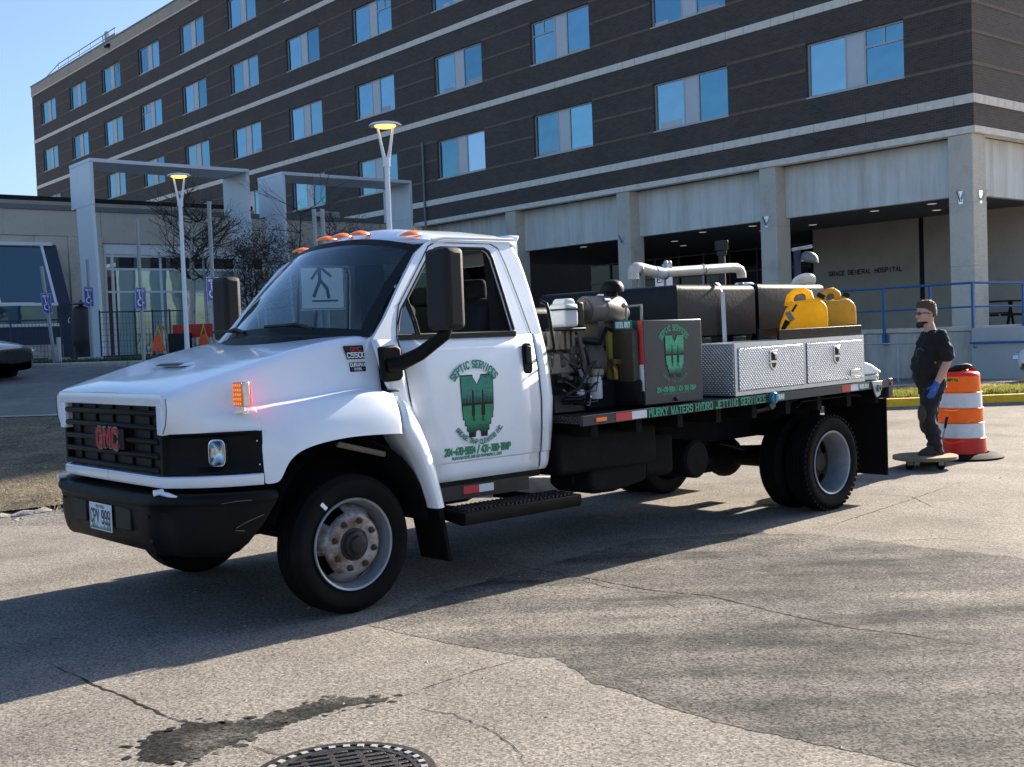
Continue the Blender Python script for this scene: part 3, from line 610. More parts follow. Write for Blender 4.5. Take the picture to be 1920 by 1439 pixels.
# stone bands: blocks told apart near the corner, one strip beyond
blk = {}
def block(Lb, u, z, hgt, side=False, v0=0):
    key = (Lb, hgt, side)
    if key not in blk:
        mb = MB()
        if side: mb.box(.004, Lb-.008, -.035, .05, -hgt/2, hgt/2)
        else: mb.box(-.035, .05, .004, Lb-.008, -hgt/2, hgt/2)
        o = build(mb, 'stone_block', 'stone', H, bevel=.008, seg=1); blk[key] = o.data; first = o
    else:
        first = bpy.data.objects.new('stone_block', blk[key]); C.objects.link(first); first.parent = H
        md = first.modifiers.new('bevel', 'BEVEL'); md.width = .008; md.segments = 1
    first.location = (v0, u, z)
rb = random.Random(3); nb = 0
for z, lim in ((7.74, 31), (11.36, 27), (15.02, 19)):
    u = -.035
    while u < lim: Lb = rb.choice((.5, .62, .75, .9, 1.1)); block(Lb, u, z, .25); u += Lb; nb += 1
    mb = MB(); mb.box(-.035, .05, u, LEN, z-.125, z+.125); build(mb, 'stone_band', 'stone', H)
    v = .052
    while v < 6: Lb = rb.choice((.62, .75, .9)); block(Lb, 0, z, .25, True, v); v += Lb
mb = MB(); mb.box(-.035, .05, 0, LEN, 18.53, 18.78); build(mb, 'stone_band', 'stone', H)
mb = MB(); mb.box(-.06, .3, -.06, 27.2, 6.79, 6.975); mb.box(.301, 40, -.06, .3, 6.79, 6.975); build_split(mb, 'ledge_band', 'stone', H)
mb = MB(); mb.box(-.05, .3, 0, LEN+.05, ZT+.001, 23.02); build(mb, 'parapet', 'parapet', H)
mb = MB(); mb.box(-.09, .34, -.05, LEN+.09, 23.021, 23.11); build(mb, 'coping', 'flash', H)
mb = MB(); mb.box(-.07, .3, 0, LEN+.07, ZT-.10, ZT-.02); build(mb, 'parapet_ledge', 'stone', H)
mb = MB(); mb.box(.3, 15, .3, LEN, 22.6, 22.8); build(mb, 'roof_slab', 'flash', H)
# windows
def window(u, z, style, dark):
    f = MB(); d = .10; fw_ = .055
    a0, a1 = 0, WW; p0, p1 = WW*.405, WW*.585
    f.box(d, d+.06, a0, a1, 0, fw_); f.box(d, d+.06, a0, a1, WH-fw_, WH)
    for y0, y1 in ((a0, a0+fw_), (p0-fw_, p0), (p1, p1+fw_), (a1-fw_, a1)): f.box(d, d+.06, y0, y1, fw_, WH-fw_)
    f.box(-.02, d+.05, a0-.02, a1+.02, -.05, 0)
    f.v = [(x, y+u, zz+z) for x, y, zz in f.v]; fo = build(f, 'window', 'winframe', H)
    m = MB(); m.box(d+.01, d+.05, u+p0+.002, u+p1-.002, z+fw_+.002, z+WH-fw_-.002); build(m, 'panel', 'winpanel', fo)
    for q, (y0, y1) in enumerate(((a0+fw_, p0-fw_), (p1+fw_, a1-fw_))):
        if rw.random() < .22 and u < 60:   # something standing on the inner sill, or a drawn blind seen against the glass
            bw = (y1-y0)*rw.uniform(.3, .9); b0 = u+y0+rw.uniform(0, 1)*(y1-y0-bw); bh = rw.choice((.10, .14, .22)); m = MB(); m.box(d+.0285, d+.0295, b0+.004, b0+bw-.004, z+fw_+.004, z+fw_+bh); build(m, 'sill_item', rw.choice(('winpanel', 'jug', 'strap')), fo)
        m = MB(); m.box(d+.03, d+.035, u+y0+.002, u+y1-.002, z+fw_+.002, z+WH-fw_-.002); 
        build(m, 'pane', dark[q], fo)
        if style == q:
            m = MB(); zz = z+WH*.66; yc = u+(y0+y1)/2; m.box(d+.001, d+.028, u+y0, u+y1, zz, zz+.05); m.box(d+.001, d+.028, yc-.025, yc+.025, zz+.051, z+WH-fw_-.001); build(m, 'glazing_bar', 'winframe', fo)
rw = random.Random(11); special = {(0, 0): 0, (1, 2): 1, (2, 4): 0, (3, 9): 0, (2, 8): 1, (2, 3): 0}
for i, r in enumerate(ROWS):
    for k in range(12):
        st = special.get((i, k), -1); gl = ['glass%d' % rw.randint(0, 5), 'glass%d' % rw.randint(0, 5)]
        if (i, k) == (0, 3): gl[0] = 'glassC'
        window(W0+WP*k, r, st, gl)
# room things seen in the nearest panes are left dark; columns, panels, porch
def col(u0, u1, v0, v1):
    mb = MB(); mb.box(v0, v1, u0, u1, .0, 6.788); o = build(mb, 'column', 'aggregate', H, bevel=.025)
    mb = MB()
    for z in (3.1, 4.87): mb.box(v0-.003, v1+.003, u0-.003, u1+.003, z, z+.02)
    build_split(mb, 'joint', 'concrete', o)
COLS = [(.06, .80), (6.80, 7.44), (13.38, 14.03), (19.9, 20.52), (26.5, 27.1)]
for a, b in COLS: col(a, b, .0, .74)
for (a, b), (c, d) in zip(COLS, COLS[1:]):
    mb = MB(); mb.box(.5, .7, b+.002, c-.002, 5.13, 6.788); build(mb, 'spandrel_panel', 'panel', H, bevel=.01, seg=1)
col(.06, .7, 6.9, 7.5)
mb = MB(); mb.box(.742, 6.898, .35, .55, 5.13, 6.788); build(mb, 'spandrel_panel', 'panel', H, bevel=.01, seg=1)
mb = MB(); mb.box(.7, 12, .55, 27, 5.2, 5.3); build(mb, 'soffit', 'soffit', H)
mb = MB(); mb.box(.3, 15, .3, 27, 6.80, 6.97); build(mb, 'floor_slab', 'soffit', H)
for v, u in [(2.2, u) for u in (2.6, 4.6, 9.5, 11.8, 16, 18.2, 22)]+[(4.2, u) for u in (3.6, 8.4, 10.6, 15, 17.4)]+[(6.4, u) for u in (9, 12, 16.5)]:
    mb = MB(); mb.lathe([(.001, 5.192), (.13, 5.192), (.15, 5.199)], 16, (v, u, 0)); build(mb, 'downlight', 'downlight', H)
# back wall of the porch with the lettering
mb = MB(); mb.box(6.0, 6.3, 5.35, 9.7, 1.35, 5.2); mb.box(6.0, 6.3, 3.0, 5.15, 1.35, 5.2); mb.box(6.0, 6.3, -3, 2.9, 1.35, 5.2); build_split(mb, 'porch_wall', 'brownwall', H)
mb = MB(); mb.box(6.05, 6.3, 5.151, 5.349, 1.35, 5.2); mb.box(6.1, 6.35, 9.7, 9.9, 1.35, 5.2); build_split(mb, 'joint', 'black', H)
mb = MB(); text(mb, 'GRACE GENERAL HOSPITAL', .15, planemap((5.985, 7.5, 3.42), (0, -1, 0), (0, 0, 1)), (-1, 0, 0), 1.3, gap=1.9, xs=.98, off=.004); build(mb, 'lettering', 'black', H)
mb = MB(); mb.box(11.0, 11.1, 9.9, 27, 1.35, 5.2); build(mb, 'entrance_glass', 'glassdark', H)
mb = MB()
for u in [10+1.55*i for i in range(11)]: mb.box(10.93, 11.0, u, u+.07, 1.35, 5.2)
for z in (1.4, 3.1, 4.15, 5.1): mb.box(10.935, 10.995, 9.9, 27, z, z+.07)
build_split(mb, 'entrance_mullion', 'flash', H)
mb = MB(); mb.box(6.3, 11, 9.75, 9.9, 1.35, 5.2); build(mb, 'porch_side_wall', 'brownwall', H)
# flag sockets on the columns
def socket(v, u, z, n, lean):
    n = Vector(n); t = Vector((0, 0, 1)).cross(n); c = Vector((v, u, z)); mb = MB()
    vs = [c+n*.004+t*a+Vector((0,0,b)) for a, b in ((-.10, .16), (.10, .16), (.06, -.2), (-.06, -.2))]; vs2 = [p+n*.012 for p in vs]
    mb.add(vs+vs2, [(3,2,1,0),(4,5,6,7),(0,1,5,4),(1,2,6,5),(2,3,7,6),(3,0,4,7)])
    mb.tube([c+n*.03-Vector((0,0,.12)), c+n*.20+t*lean+Vector((0,0,.16))], .035, 12); build(mb, 'flag_socket', 'chrome', H, smooth=30)
for (a, b) in COLS[1:4]: socket(0, (a+b)/2+.05, 5.05, (-1, 0, 0), .0)
socket(0, .43, 5.05, (-1, 0, 0), 0); socket(.38, .06, 5.05, (0, -1, 0), 0)
# drain pipe, roof railing, parapet floodlights
mb = MB(); mb.tube([(-.09, 26.05, 10.45), (-.09, 26.05, 5.5)], .05, 10); build(mb, 'downpipe', 'flash', H, smooth=30)
for u in (62.5, 49.2):
    mb = MB(); mb.obox((-.18, u, 22.66), (1, 0, .5), (0, 1, 0), (-.5, 0, 1), .13, .22, .10); mb.tube([(0, u, 22.7), (-.16, u, 22.68)], .04, 6); build(mb, 'floodlight', 'black', H)
mb = MB(); mb.tube([(.25, 76.5, 23.3), (.25, 73.5, 23.75), (.25, 62.0, 23.85)], .035, 6); mb.tube([(.25, 73.5, 23.45), (.25, 62, 23.5)], .025, 6)
for u in (76.5, 73.5, 71.2, 68.9, 66.6, 64.3, 62.0): mb.tube([(.25, u, 23.05), (.25, u, 23.8 if u < 74 else 23.3)], .03, 6)
build(mb, 'roof_railing', 'flash', H)
mb = MB(); mb.box(.3, 1.2, 62.3, 64, 23.0, 23.55); mb.box(.4, .6, 64.0, 64.4, 23.0, 24.1); build_split(mb, 'roof_unit', 'acgrey', H)
# porch terrace and its retaining wall
mb = MB(); mb.box(-1.98, 12, -1.0, 30, .2, 1.34); build(mb, 'terrace_slab', 'concrete', H)
RW = thing('retaining_wall', 'stained concrete retaining wall below the porch with blue railing on top', 'wall', 'B', (-2.1, 0, 0))
mb = MB(); mb.box(-2.2, -1.99, -1.05, 9, -.3, 1.30); build(mb, 'wall_panel', 'concrete', RW, bevel=.02)
mb = MB(); mb.box(-2.26, -1.985, -1.11, 9, 1.302, 1.43); mb.box(-1.984, 14, -1.11, -.86, 1.302, 1.43); build_split(mb, 'wall_cap', 'aggregate', RW, bevel=.02)
mb = MB(); mb.box(-1.988, 14, -1.05, -.90, -.3, 1.30); build(mb, 'wall_panel', 'concrete', RW, bevel=.02)
mb = MB(); mb.box(-2.6, 6, -2.6, -1.2, -.3, 1.38); o = build(mb, 'stair_block', mat('pale_concrete', (.42, .42, .41), .85, 0, .1, 2, .2, 40, dirt=(.25, .24, .23), dirt_amt=.4, dscale=2), RW, bevel=.02)
# blue railing
BR = thing('railing', 'blue painted steel railing on the porch retaining wall', 'railing', 'B', (-2.28, 1, 1.0))
zt, zm = 2.55, 1.93; ptsr = [4.9, 2.95, 1.5, .1, -1.1]
for u in ptsr:
    mb = MB(); mb.box(-2.33, -2.27, u-.03, u+.03, 1.0, zt-.02); build(mb, 'post', 'bluepaint', BR)
    mb = MB(); mb.box(-2.275, -2.262, u-.09, u+.09, .98, 1.28); build(mb, 'base_plate', 'bluepaint', BR)
for v in (.3, 2.2):
    mb = MB(); mb.box(v-.03, v+.03, -1.17, -1.12, 1.0, zt-.02); build(mb, 'post', 'bluepaint', BR)
for z, r in ((zt, .032), (zm, .025)):
    mb = MB(); mb.tube([(-2.30, 7.5, z), (-2.30, -1.1, z), (-2.2, -1.14, z), (6, -1.14, z)], r, 10); build(mb, 'rail', 'bluepaint', BR, smooth=40)
mb = MB(); mb.tube([(-2.75, -1.25, 1.0), (-2.75, -3.2, 1.0)], .03, 8); mb.tube([(-2.75, -1.35, 1.0), (-2.75, -1.35, .88), (-2.61, -1.35, .88)], .015, 6); build(mb, 'hand_rail', 'bluepaint', BR, smooth=40)
HR = thing('handrail', 'low galvanised steel handrail in front of the retaining wall', 'handrail', 'B', (-4.0, 1.4, .05))
for a, b in ((3.4, 1.62), (1.0, -.6)):
    mb = MB(); mb.tube([(-4, a, 1.05), (-4, b, 1.05), (-4, b-.07, 1.02), (-4, b-.08, .88)], .022, 8); build(mb, 'rail', 'galv', HR, smooth=40)
mb = MB(); mb.tube([(-4, 1.62, 1.045), (-4, 1.0, 1.045)], .021, 8); build(mb, 'rail', 'galv', HR, smooth=40)
for u in (3.3, 1.98, 1.55, .05, -.55):
    mb = MB(); mb.tube([(-4, u, .0), (-4, u, 1.04)], .02, 8); build(mb, 'post', 'galv', HR, smooth=40)
# porch bench
BE = thing('picnic_table', 'black bench table under the porch behind the blue railing', 'table', 'B', (4.5, 1.6, 1.35))
mb = MB(); mb.box(4.2, 4.9, 1.2, 2.3, 2.12, 2.17); build(mb, 'table_top', 'black', BE)
for u in (1.35, 2.15):
    mb = MB(); mb.prism([(4.25, 1.35), (4.33, 1.35), (4.6, 2.12), (4.52, 2.12)], 'y', u-.03, u+.03); mb.prism([(4.85, 1.35), (4.77, 1.35), (4.5, 2.115), (4.58, 2.115)], 'y', u+.032, u+.08); build(mb, 'leg', 'black', BE)
mb = MB(); mb.box(3.85, 4.1, 1.2, 2.3, 1.76, 1.80); mb.box(3.9, 5.2, 1.28, 1.36, 1.68, 1.755); mb.box(3.9, 5.2, 2.1, 2.18, 1.68, 1.755); build(mb, 'seat', 'black', BE)
# weeds along the wall foot
for i, (v, u, s) in enumerate(((-2.55, 3.2, 1), (-2.5, .2, 1.0), (-2.7, -1.0, .7))):
    mb = MB(); p = toW('B', (v, u, 0)); z0 = terr(p.x, p.y)
    for _ in range(160):
        a = random.uniform(0, 6.28); l_ = random.uniform(.1, .55)*s; b0 = p+Vector((random.gauss(0, .12), random.gauss(0, .12), z0)); t_ = b0+Vector((math.cos(a)*l_*.5, math.sin(a)*l_*.5, l_)); n_ = Vector((-math.sin(a), math.cos(a), 0))*.008
        mb.add([b0-n_, b0+n_, t_], [(0, 1, 2)])
    solo(mb, 'dead_weed', 'bark', ['tangle of dead weeds at the wall foot left of the man', 'tangle of dead weeds at the wall foot above the orange barrel', 'small dead weeds at the wall foot near the right edge'][i], 'plant', base=(p.x, p.y, z0), group='dead weeds at the wall foot')

# ================================================================== low annex (frame B, front at u=27 facing -u)
A = thing('annex_building', 'low concrete annex with shopfront glazing and sloped bay window left of the hospital', 'building', 'B', (-12, 27, 1.35))
U = 27.0
mb = MB(); mb.box(-32, -14.45, U, U+.4, 5.95, 6.9); mb.box(-14.44, -.15, U, U+.4, 5.72, 6.9); build_split(mb, 'fascia', 'aggregate', A, bevel=.02)
mb = MB(); mb.box(-32.05, -.1, U-.05, U+.5, 6.902, 7.08); build(mb, 'roof_edge', 'flash', A)
mb = MB(); mb.box(-32, -.1, U+.5, U+14, 6.7, 6.95); build(mb, 'roof_slab', 'flash', A)
mb = MB(); mb.box(-32, -7.5, U+1.2, U+9, 6.95, 7.55); build(mb, 'roof_upstand', 'black', A)
mb = MB(); mb.box(-32, -7.48, U+1.1, U+1.19, 7.2, 7.36); build(mb, 'roof_trim', 'parapet', A)
mb = MB(); mb.box(-15.72, -14.46, U-.12, U+.4, 1.2, 5.94); build(mb, 'pier', 'aggregate', A, bevel=.02)
mb = MB(); mb.box(-16.9, -15.722, U, U+.4, 1.2, 5.94); mb.box(-32, -16.9, U+.02, U+.4, 1.2, 2.2); mb.box(-32, -16.9, U+.02, U+.4, 5.7, 5.94); mb.box(-7.6, -.15, U, U+.4, 1.2, 5.71); build_split(mb, 'wall_panel', 'aggregate', A, bevel=.015)
mb = MB()
for v in (-22, -18, -15.2, -12.2, -9.1, -6): mb.box(v, v+.02, U-.004, U+.1, 5.96, 6.9)
build_split(mb, 'panel_joint', 'concrete', A)
# shopfront
S0, S1 = -14.38, -7.65
mb = MB(); mb.box(S0, S1, U+.05, U+.2, 5.32, 5.70); build(mb, 'shopfront_header', 'white', A)
mb = MB()
for v in (S0, S0+.28, -12.2, -10.2, -8.65, S1-.1): mb.box(v, v+.09, U+.08, U+.18, 1.35, 5.32)
for z in (1.35, 3.85, 4.72, 5.22): mb.box(S0+.091, S1, U+.085, U+.175, z, z+.08)
build_split(mb, 'shopfront_bar', 'white', A)
edges = [S0+.37, -12.2, -10.2, -8.65, S1-.1]
for (a, b) in zip(edges, edges[1:]):
    for z0, z1, g_ in ((1.43, 3.85, 'glassshop'), (3.93, 4.72, 'glassshop'), (4.80, 5.22, 'glassdark')):
        mb = MB(); mb.box(a+.09, b-.002, U+.12, U+.13, z0+.002, z1-.002); build(mb, 'pane', g_, A)
# sloped bay window
def bayq(poly, name, m, v0, v1): mb = MB(); mb.prism(poly, 'x', v0, v1); return build(mb, name, m, A)
V1 = -16.62; yo = U-1.25
bayq([(U, 5.62), (yo, 3.42), (yo, 2.65), (yo+.02, 1.4), (U, 1.4)], 'bay_side', 'navyframe', V1-.02, V1+.45)
bayq([(U-.02, 5.55), (yo-.02, 3.45), (yo+.04, 3.45), (U+.04, 5.55)], 'bay_glass', 'bayglass', -32, V1-.05)
bayq([(yo-.02, 3.38), (yo-.02, 2.7), (yo+.03, 2.7), (yo+.03, 3.38)], 'bay_glass', 'bayglass', -32, V1-.05)
bayq([(yo-.05, 3.44), (yo-.05, 3.34), (yo+.05, 3.34), (yo+.05, 3.44)], 'bay_bar', 'white', -32, V1)
bayq([(yo-.05, 2.7), (yo-.05, 2.6), (yo+.05, 2.6), (yo+.05, 2.7)], 'bay_bar', 'white', -32, V1)
bayq([(U-.08, 5.7), (U-.08, 5.58), (U+.02, 5.58), (U+.02, 5.7)], 'bay_bar', 'white', -32, V1+.3)
ym = lerp(U, yo, .52); zm_ = lerp(5.55, 3.45, .52)
bayq([(ym-.06, zm_-.1), (ym-.09, zm_-.2), (ym+.02, zm_-.2), (ym+.05, zm_-.1)], 'bay_bar', 'white', -32, V1-.05); bayq([(ym+.10, zm_+.17), (ym+.07, zm_+.07), (ym+.14, zm_+.07), (ym+.17, zm_+.17)], 'bay_bar', 'white', -32, V1-.05)
bayq([(U-.06, 5.58), (yo-.06, 3.44), (yo+.04, 3.44), (U+.04, 5.58)], 'bay_bar', 'white', V1-.12, V1-.03)
for vm in (-18.6, -20.6): bayq([(U-.045, 5.56), (yo-.045, 3.45), (yo+.03, 3.45), (U+.03, 5.56)], 'bay_bar', 'white', vm-.04, vm+.04)
bayq([(yo, 2.6), (yo, 1.95), (U, 1.95), (U, 2.6)], 'bay_base', 'navyframe', -32, V1-.03)
bayq([(yo-.05, 1.95), (yo-.05, 1.2), (U, 1.2), (U, 1.95)], 'bay_plinth', 'concrete', -32, V1+.1)
# roof units
for v, u, wd in ((-3.6, U+2.2, 1.0),):
    R_ = thing('air_conditioner', 'white air conditioning unit standing on the annex roof', 'air conditioner', 'B', (v, u, 6.95))
    mb = MB(); mb.box(v, v+wd, u, u+.45, 6.97, 7.62); build(mb, 'case', 'acgrey', R_, bevel=.02)
    mb = MB()
    for i in range(8): mb.box(v+.12, v+.55, u-.012, u-.001, 7.08+i*.06, 7.10+i*.06)
    build_split(mb, 'louvre', 'black', R_)
    mb = MB(); mb.box(v+wd+.002, v+wd+.014, u+.08, u+.37, 7.1, 7.5); build(mb, 'side_grille', 'flash', R_)
# white metal portals in front of the annex
def portal(v0, v1, label):
    p = thing('entrance_portal', label, 'portal', 'B', ((v0+v1)/2, 21, 1.35), 'white metal portals')
    n0, n1, zt = 21.0, 22.9, 7.9; t = .12
    mb = MB(); mb.box(v0, v1, n0, n1, zt-t, zt); build(mb, 'beam', 'portal', p, bevel=.01, seg=1)
    for v, s in ((v0, 1), (v1-t, -1)):
        mb = MB(); mb.box(v+.001, v+t-.001, n0, n1-.02, 6.4, zt-t-.002); build(mb, 'upper_leg', 'portal', p, bevel=.008, seg=1)
        mb = MB(); mb.prism([(n0+.02, 6.398), (n1-.45, 6.398), (n1-.75, 1.2), (n0-.36, 1.2)], 'x', v+.012, v+t-.012); build(mb, 'lower_leg', 'portal', p)
portal(-16.96, -11.30, 'white bent metal portal over the shopfront, the left one of two'); portal(-10.0, -4.3, 'white bent metal portal behind the taller street lamp, the right one of two')
# ================================================================== the truck (frame T: x forward, y to the near side, z up; front axle at x=0)
TK = thing('service_truck', 'white flatbed septic service truck with black bumper parked on the asphalt', 'truck', 'T')
XR = -4.80   # rear axle
# ---- bonnet with front wings: half sections mirrored
ST = [ # x, [(y,z) ...] from the centre line to the lower edge
 (.985, [(0,1.335),(.30,1.334),(.62,1.328),(.765,1.318),(.795,1.300),(.800,1.25),(.795,1.205),(.785,1.17),(.765,1.14),(.735,1.112)]),
 (.955, [(0,1.362),(.30,1.360),(.62,1.352),(.785,1.340),(.815,1.318),(.822,1.26),(.818,1.212),(.81,1.175),(.795,1.145),(.775,1.112)]),
 (.88, [(0,1.388),(.30,1.385),(.62,1.376),(.80,1.362),(.835,1.338),(.848,1.275),(.850,1.22),(.852,1.18),(.850,1.148),(.838,1.112)]),
 (.75, [(0,1.420),(.30,1.416),(.62,1.408),(.815,1.398),(.852,1.372),(.870,1.295),(.885,1.235),(.905,1.20),(.920,1.158),(.915,1.112)]),
 (.62, [(0,1.452),(.30,1.448),(.62,1.442),(.825,1.434),(.862,1.408),(.884,1.315),(.905,1.245),(.955,1.215),(.985,1.165),(.985,1.112)]),
 (.552, [(0,1.468),(.30,1.464),(.62,1.460),(.83,1.452),(.868,1.425),(.890,1.325),(.912,1.25),(.975,1.222),(1.02,1.165),(1.022,1.112)]),
 (.548, [(0,1.469),(.30,1.465),(.62,1.461),(.83,1.453),(.868,1.426),(.890,1.325),(.912,1.25),(.975,1.222),(1.035,1.10),(1.038,.815)]),
 (.50, [(0,1.481),(.30,1.478),(.62,1.474),(.832,1.466),(.870,1.438),(.893,1.33),(.916,1.252),(.99,1.224),(1.058,1.10),(1.062,.815)]),
 (.468, [(0,1.490),(.30,1.486),(.62,1.482),(.833,1.475),(.872,1.447),(.895,1.335),(.918,1.254),(.998,1.226),(1.075,1.10),(1.082,.83)]),
 (.44, [(0,1.497),(.30,1.494),(.62,1.490),(.834,1.482),(.873,1.454),(.896,1.338),(.920,1.256),(1.005,1.228),(1.09,1.10),(1.10,.925)]),
 (.37, [(0,1.515),(.30,1.512),(.62,1.508),(.836,1.502),(.876,1.474),(.899,1.345),(.924,1.26),(1.02,1.232),(1.108,1.12),(1.122,.99)]),
 (.22, [(0,1.550),(.30,1.548),(.62,1.545),(.84,1.540),(.882,1.512),(.906,1.36),(.930,1.272),(1.045,1.240),(1.128,1.14),(1.142,1.024)]),
 (.05, [(0,1.585),(.30,1.583),(.62,1.581),(.845,1.576),(.890,1.548),(.914,1.38),(.938,1.288),(1.065,1.262),(1.138,1.16),(1.15,1.038)]),
 (-.12, [(0,1.618),(.30,1.616),(.62,1.612),(.848,1.604),(.897,1.574),(.922,1.40),(.945,1.304),(1.078,1.284),(1.142,1.175),(1.152,1.036)]),
 (-.24, [(0,1.640),(.30,1.636),(.62,1.628),(.85,1.612),(.903,1.582),(.928,1.40),(.95,1.300),(1.078,1.280),(1.140,1.17),(1.150,1.030)]),
 (-.315, [(0,1.642),(.30,1.638),(.62,1.628),(.852,1.608),(.906,1.575),(.930,1.39),(.953,1.275),(1.068,1.262),(1.132,1.16),(1.146,1.026)]),
 (-.330, [(0,1.60),(.30,1.598),(.62,1.59),(.84,1.575),(.88,1.54),(.91,1.36),(.93,1.255),(1.04,1.235),(1.105,1.15),(1.12,1.03)])]
def half_loft(name, ST, m, par, **k):
    mb = MB(); rows = []
    for x, pr in ST:
        rows.append([(x, -y, z) for y, z in reversed(pr[1:])]+[(x, y, z) for y, z in pr])
    mb.grid(rows); return build(mb, name, m, par, **k)
hood = half_loft('bonnet', ST, 'paint', TK, sub=2, smooth=60)
nj = 2*len(ST[0][1])-1; at_ = hood.data.attributes.new('crease_edge', 'FLOAT', 'EDGE')
cr_ = {3: .5, 4: .25, 6: .5, 7: .45, 9: 1.0}; hf = len(ST[0][1])-1
for e in hood.data.edges:
    a, b = e.vertices
    if a % nj == b % nj: at_.data[e.index].value = cr_.get(abs(a % nj-hf), 0)
    elif min(a, b)//nj in (0, len(ST)-2, len(ST)-1, 5, 6): at_.data[e.index].value = .6
for s in (1, -1):
    mb = MB(); mb.prism([(.735*s, 1.113), (.766*s, 1.14), (.786*s, 1.17), (.796*s, 1.205), (.801*s, 1.25), (.796*s, 1.30), (.766*s, 1.319), (.66*s, 1.322), (.66*s, 1.113)], 'x', .955, .984); build(mb, 'nose_cheek', 'paint', TK, bevel=.004)
    mb = MB(); mb.tube([(.985, .790*s, 1.305), (.986, .795*s, 1.25), (.986, .780*s, 1.17), (.986, .735*s, 1.113)], .0022, 6); build(mb, 'panel_seam', 'black', hood)
mb = MB(); c = Vector((.60, .02, 1.4665)); 
mb.prism([(.615, 1.470), (.56, 1.487), (.50, 1.492), (.50, 1.470)], 'y', -.16, .18); build(mb, 'scoop', 'paint', hood, bevel=.01)
mb = MB(); mb.prism([(.6115, 1.4735), (.6085, 1.4735), (.566, 1.487), (.570, 1.487)], 'y', -.145, .165); build(mb, 'scoop_mouth', 'black', hood)
# rear part of each wing, carried by the cab
inn = [(-.338, 1.030), (-.356, .985), (-.39, .935), (-.426, .882), (-.46, .805), (-.486, .732), (-.517, .645), (-.546, .548)]
out = [(-.345, 1.262), (-.40, 1.225), (-.44, 1.18), (-.483, 1.118), (-.535, 1.00), (-.572, .90), (-.612, .78), (-.662, .548)]
for s in (1, -1):
    mb = MB(); rows = []
    for (a, b), (c_, d) in zip(inn, out):
        mx, mz = lerp(a, c_, .55), lerp(b, d, .55)
        rows.append([(a+.0, .90*s, b), (a, 1.125*s, b), (lerp(a, c_, .12), 1.146*s, lerp(b, d, .12)), (mx, 1.142*s, mz), (lerp(a, c_, .88), 1.10*s, lerp(b, d, .88)), (c_, 1.045*s, d), (c_-.02, .98*s, d)])
    r0 = [(x+.006, .93*s if i not in (0, 6) else y, z) for i, (x, y, z) in enumerate(rows[0])]; mb.grid([r0]+rows if s > 0 else [list(reversed(r)) for r in [r0]+rows]); build(mb, 'wing_rear', 'paint', TK, sub=1, smooth=50)
    mb = MB(); mb.box(-.30, -.37, .96*s, 1.06*s, 1.27, 1.283); build(mb, 'wing_notch', 'black', TK, bevel=.005)
    # wheel arch liner
    mb = MB(); n = 14; rows = []
    for i in range(n+1):
        a = R(12+168*i/n); rows.append([(-.01+.535*math.cos(a), y*s, .47+.545*math.sin(a)) for y in (.45, .75, 1.06)])
    mb.grid(rows); mb.box(-.56, .53, .44*s, .45*s, .45, 1.1); build(mb, 'arch_liner', 'dark', TK)
    mb = MB(); mb.prism([(-.60, .54), (-.64, .54), (-.70, .20), (-.67, .20)], 'y', .80*s, 1.09*s); build(mb, 'mud_flap', 'rubber', TK, bevel=.006)
mb = MB(); mb.tube([(.05, 1.0, .99), (-.28, 1.0, .90)], .018, 6); build(mb, 'wiring_loom', 'engine2', TK)
# ---- nose
mb = MB(); mb.box(.90, .915, -.70, .70, .84, 1.30); build(mb, 'radiator_screen', 'black', TK)
def strip(pts, thick): return None
mb = MB()   # white frame round the grille
mb.prism([(.945, 1.262), (.985, 1.262), (.992, 1.30), (.985, 1.335), (.945, 1.335)], 'y', -.74, .74)
g0 = build(mb, 'nose_header', 'paint', TK, bevel=.008)
for s in (1, -1):
    mb = MB(); mb.prism([(.90, .665*s), (.988, .665*s), (.990, .735*s), (.955, .735*s)], 'z', 1.105, 1.2615); build(mb, 'nose_pillar', 'paint', TK, bevel=.006)
    mb = MB(); mb.prism([(.90, .662*s), (.978, .662*s), (.976, .70*s), (.90, .70*s)], 'z', .885, 1.104); build(mb, 'grille_side', 'black_plastic', TK, bevel=.005)
GRL = thing if False else None
grl = MB(); grl.box(.925, .94, -.655, .655, .872, 1.257); grille = build(grl, 'grille', 'black', TK)
for i in range(5):
    z = .905+i*.079; mb = MB(); mb.prism([(.945, z-.012), (.972, z-.018), (.985, z-.006), (.985, z+.008), (.972, z+.018), (.945, z+.014)], 'y', -.66, .66); build(mb, 'grille_bar', 'black_plastic', grille, bevel=.003, seg=1)
for i in range(5):
    y = -.5+i*.25; mb = MB(); mb.box(.942, .955, y-.008, y+.008, .875, 1.255); build(mb, 'grille_upright', 'black_plastic', grille)
mb = MB(); mb.box(.984, .992, -.215, .235, 1.005, 1.125); build(mb, 'emblem_plate', 'black_plastic', grille, bevel=.004)
mb = MB(); text(mb, 'GMC', .098, planemap((.9935, .01, 1.016), (0, 1, 0), (0, 0, 1)), (1, 0, 0), 2.7, gap=1.9, xs=1.12, off=.001); build(mb, 'emblem_edge', 'chrome', grille)
mb = MB(); text(mb, 'GMC', .098, planemap((.9935, .01, 1.016), (0, 1, 0), (0, 0, 1)), (1, 0, 0), 1.5, gap=1.9, xs=1.12, off=.004); build(mb, 'emblem', 'red', grille)
